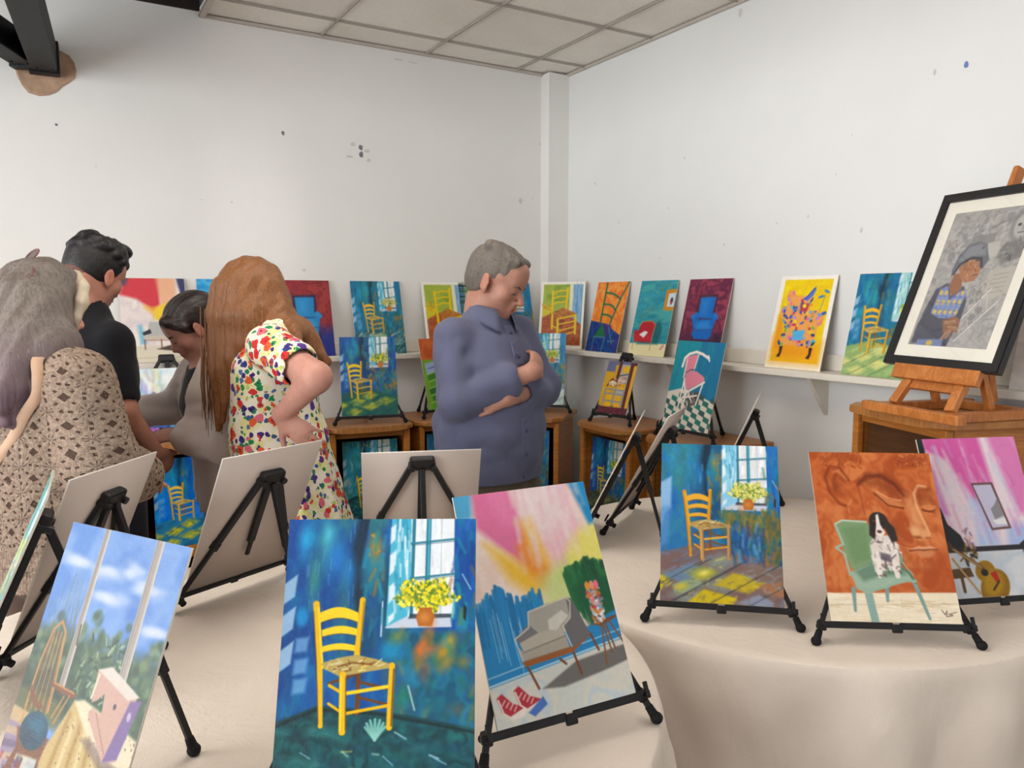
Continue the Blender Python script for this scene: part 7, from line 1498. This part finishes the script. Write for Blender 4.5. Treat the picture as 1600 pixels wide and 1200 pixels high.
# ---------------------------------------------------------------- the woman in the crocheted cardigan, seen from behind
r = person('person', 'woman with grey shoulder-length hair in a beige crocheted cardigan, seen from behind', -2.871, -1.575, 299.1)
H, RH = V3(-.040, .045, 1.548), rotm(-14, 0, -6)
J = dict(pelvis=V3(0, 0, .92), waist=V3(0, 0, 1.08), chest=V3(0, 0, 1.26), neck=V3(0, .0, 1.43), shL=V3(-.185, 0, 1.345), shR=V3(.185, 0, 1.345), rp=.175, rw=.17, rc=.165, q=.74, elR=V3(.245, .01, 1.13), wrR=V3(.16, .18, 1.04), elL=V3(-.245, .01, 1.13), wrL=V3(-.16, .18, 1.04)); stand(J, .095)
f = Field(V3(-.36, -.24, 0), V3(.36, .42, 1.72), .0066); torso(f, J); legs(f, J); arm(f, J, 'L'); arm(f, J, 'R'); f.cap(V3(0, -.01, 1.36), H + RH @ V3(0, -.03, -.07), .056, .052, .035); head(f, H, RH, True, .98)
for s, m in (('R', 1), ('L', -1)): hand(f, J['wr' + s], V3(-.5 * m, .8, -.1), V3(.3 * m, .3, .9), -m, .95, (.4, .5, .4))
f.mesh('body', M['skin'], r, skincol((214, 164, 146), H, RH))
f = Field(V3(-.40, -.32, .72), V3(.40, .32, 1.46), .0072); J2 = dict(J); J2.update(rp=.21, rw=.205, rc=.19); torso(f, J2, 1, .018, .05); f.cap(V3(0, 0, 1.08), V3(0, 0, .78), .225, .235, .05, 'add', (0, 1, 0), .80)
for s in 'LR': arm(f, J, s, .030, .9, .03, (.066, .066, .064, .05))
f.disp(folds(.005, 21, .8)); f.disp(lambda X, Y, Z: .002 * np.sin(175 * X) * np.sin(175 * Z)); f.ell(V3(0, .03, 1.47), (.060, .062, .045), None, .01, 'sub'); f.cap(V3(0, .25, 1.46), V3(0, .25, .7), .10, .12, .01, 'sub')
for s in 'LR': e, w = J['el' + s], J['wr' + s]; d = (w - e) / np.linalg.norm(w - e); c = e + (w - e) * .92; f.cap(c + d * .01, c + d * .12, .046, .046, .004, 'sub')
f.cut(V3(0, 0, .775), (0, 0, -1)); f.mesh('cardigan', m_crochet(), r); fcard = f
gm = m_hair('grey_to_mauve_hair', [(.25, rgb(70, 62, 58)), (.45, rgb(126, 116, 108)), (.6, rgb(96, 86, 80)), (.8, rgb(168, 158, 148))], (60, 60, 2.6), .5, (1.30, 1.52, [(.25, rgb(62, 48, 54)), (.5, rgb(110, 88, 98)), (.8, rgb(142, 122, 134))]))
f = Field(V3(-.22, -.24, 1.16), V3(.24, .26, 1.74), .0054); P = lambda x, y, z: H + RH @ np.array([x, y, z]); f.ell(P(0, -.016, .046), (.094, .114, .096), RH, .01); f.ell(P(0, -.05, -.03), (.098, .085, .11), RH, .03)
for k in range(11):
    an = rad(-200 + 220 * k / 10.0); x, y = .098 * math.cos(an), -.012 + .090 * math.sin(an) + .0; zt = 1.245 + .02 * math.sin(k * 2.1); f.cap(P(x * .75, y * .8 - .03, .02), V3(x * 1.08 + .0, y - .01, 1.44), .040, .044, .03); f.cap(V3(x * 1.08, y - .01, 1.44), V3(x * 1.22, y * 1.25 - .055, 1.34), .044, .036, .025); f.cap(V3(x * 1.22, y * 1.25 - .055, 1.34), V3(x * 1.42 + .016 * math.sin(k * 3), y * 1.3 - .065, zt - .01), .036, .016, .025)
for (x0, x1, z1) in ((.055, .075, 1.255), (.080, .120, 1.285), (.030, .030, 1.235)):
    f.cap(P(x0, -.06, -.01), V3(x0 + .01, -.115, 1.40), .045, .040, .03); f.cap(V3(x0 + .01, -.115, 1.40), V3(x1, -.155, 1.335), .040, .030, .025); f.cap(V3(x1, -.155, 1.335), V3(x1 + .008, -.180, z1), .030, .012, .02)
f.ell(P(0, .135, -.04), (.062, .062, .10), RH, .01, 'sub')
f.disp(lambda X, Y, Z: .0034 * np.sin(130 * X + 30 * Y + 1.2 * np.sin(4 * Z)) + .0022 * np.sin(70 * X - 60 * Y + 1.5 * np.sin(3 * Z)) + .0018 * np.sin(260 * X))
hr = f.mesh('hair', gm, r)
bl = m_hair('pale_hair_lock', [(.3, rgb(176, 158, 136)), (.6, rgb(206, 192, 168))], (20, 20, 3), .45); f = Field(*bbox(H, pad=.17), .0048)
for p0, p1, ra, rb in (((.030, .055, .118), (.066, .062, .080), .012, .017), ((.066, .062, .080), (.086, .058, .030), .017, .018), ((.086, .058, .030), (.088, .050, -.020), .018, .015), ((.088, .050, -.020), (.082, .058, -.055), .015, .006)): f.cap(P(*p0), P(*p1), ra, rb, .012)
f.disp(lambda X, Y, Z: .0012 * np.sin(300 * X + 160 * Y)); f.mesh('front_lock', bl, hr)
# sunglasses pushed up on the hair
r2 = empty('sunglasses', (0, 0, 0)); q = rad(299.1)
def Wd(p): p = np.array(p, float); return (-2.871 + p[0] * math.cos(q) - p[1] * math.sin(q), -1.575 + p[0] * math.sin(q) + p[1] * math.cos(q), p[2])
tag(r2, 'brown-pink framed sunglasses pushed up on the grey hair', 'sunglasses'); sg = m_plain('sunglass_frame', rgb(120, 78, 74), .35, .5)
c0 = Vector(Wd(P(-.08, -.03, .125))); r2.location = c0; lens = NT('dark_lens'); lens.base(rgb(70, 44, 44)); lens.rough(.08); lens.spec(.6)
for s in (-1, 1):
    ctr = P(-.072 + s * .032, -.045 , .132 + s * .014); ring = []
    for k in range(25):
        a = 2 * PI * k / 24; ring.append(Vector(Wd(ctr + RH @ (V3(math.cos(a) * .029, math.sin(a) * .010, math.sin(a) * .021)))) - c0)
    bm = bmesh.new(); tube(bm, ring, .0026, 6, False); obj('rim', bm, sg, r2, True)
    bm = bmesh.new(); vs = [bm.verts.new(p) for p in ring[:-1]]; bm.faces.new(vs); o = obj('lens', bm, lens.m, r2); md = o.modifiers.new('thickness', 'SOLIDIFY'); md.thickness = .0015
    bm = bmesh.new(); tube(bm, [Vector(Wd(p)) - c0 for p in (ctr + RH @ V3(s * .027, 0, 0), P(-.055 + s * .066, -.058, .118 + s * .016), P(s * .098 - .010, -.085, .072), P(s * .100 - .006, -.105, .040))], [.0028, .003, .0026, .002], 6); obj('temple', bm, sg, r2, True)
bm = bmesh.new(); tube(bm, [Vector(Wd(P(-.080, -.043, .133))) - c0, Vector(Wd(P(-.072, -.041, .139))) - c0, Vector(Wd(P(-.064, -.043, .139))) - c0], .0024, 6); obj('bridge', bm, sg, r2, True)
# bag strap across the back
st = m_plain('tan_leather', rgb(198, 164, 138), .7, .3, .06, 20, .15, 200); bm = bmesh.new()
def back_of(x, z):
    i = int(round((x - fcard.lo[0]) / fcard.vox)); k = int(round((z - fcard.lo[2]) / fcard.vox)); col = fcard.a[i, :, k]; j = int(np.argmax(col < 0)); return fcard.lo[1] + j * fcard.vox - .008
path = [(.085, .09, 1.37), (.095, .04, 1.425), (.118, -.03, 1.440), (.145, -.085, 1.415)] + [(x, back_of(x, z) - .003, z) for x, z in ((.168, 1.37), (.170, 1.32), (.148, 1.27), (.115, 1.20), (.080, 1.13), (.040, 1.05), (.0, .97), (-.04, .89))]
pv = [Vector(Wd(p)) for p in path]; c0 = pv[4].copy(); L = []
from mathutils.geometry import interpolate_bezier
for i in range(len(pv) - 1):
    t0 = (pv[min(i + 1, len(pv) - 1)] - pv[max(i - 1, 0)]) / 6; t1 = (pv[min(i + 2, len(pv) - 1)] - pv[i]) / 6; L += interpolate_bezier(pv[i], pv[i] + t0, pv[i + 1] - t1, pv[i + 1], 8)[:-1]
L.append(pv[-1]); cen = Vector(Wd((0, 0, 0))); rows = []
for i, p in enumerate(L):
    d = (L[min(i + 1, len(L) - 1)] - L[max(i - 1, 0)]).normalized(); o_ = Vector((p.x - cen.x, p.y - cen.y, .12 if p.z > 1.38 else 0)).normalized(); s_ = d.cross(o_).normalized(); rows.append([bm.verts.new(p - c0 + s_ * a + o_ * b) for a, b in ((-.0145, 0), (-.0135, .002), (.0135, .002), (.0145, 0), (0, -.001))])
for a, b in zip(rows, rows[1:]):
    for k in range(5): bm.faces.new([a[k], a[(k + 1) % 5], b[(k + 1) % 5], b[k]])
o = obj('bag_strap', bm, st, None, True); o.location = c0; tag(o, 'tan leather bag strap across the back of the crocheted cardigan', 'strap')
f = Field(V3(-.24, -.22, .05), V3(.24, .22, .98), .009); f.cap(V3(0, 0, .86), V3(0, 0, .92), .178, .178, .03, 'add', (0, 1, 0), .76); legs(f, J, .02, .03, False); f.cut(V3(0, 0, .085), (0, 0, -1)); f.mesh('trousers', m_fabric('brown_trousers', rgb(84, 66, 58), .12), r); shoes(r, J, M['rubber'])
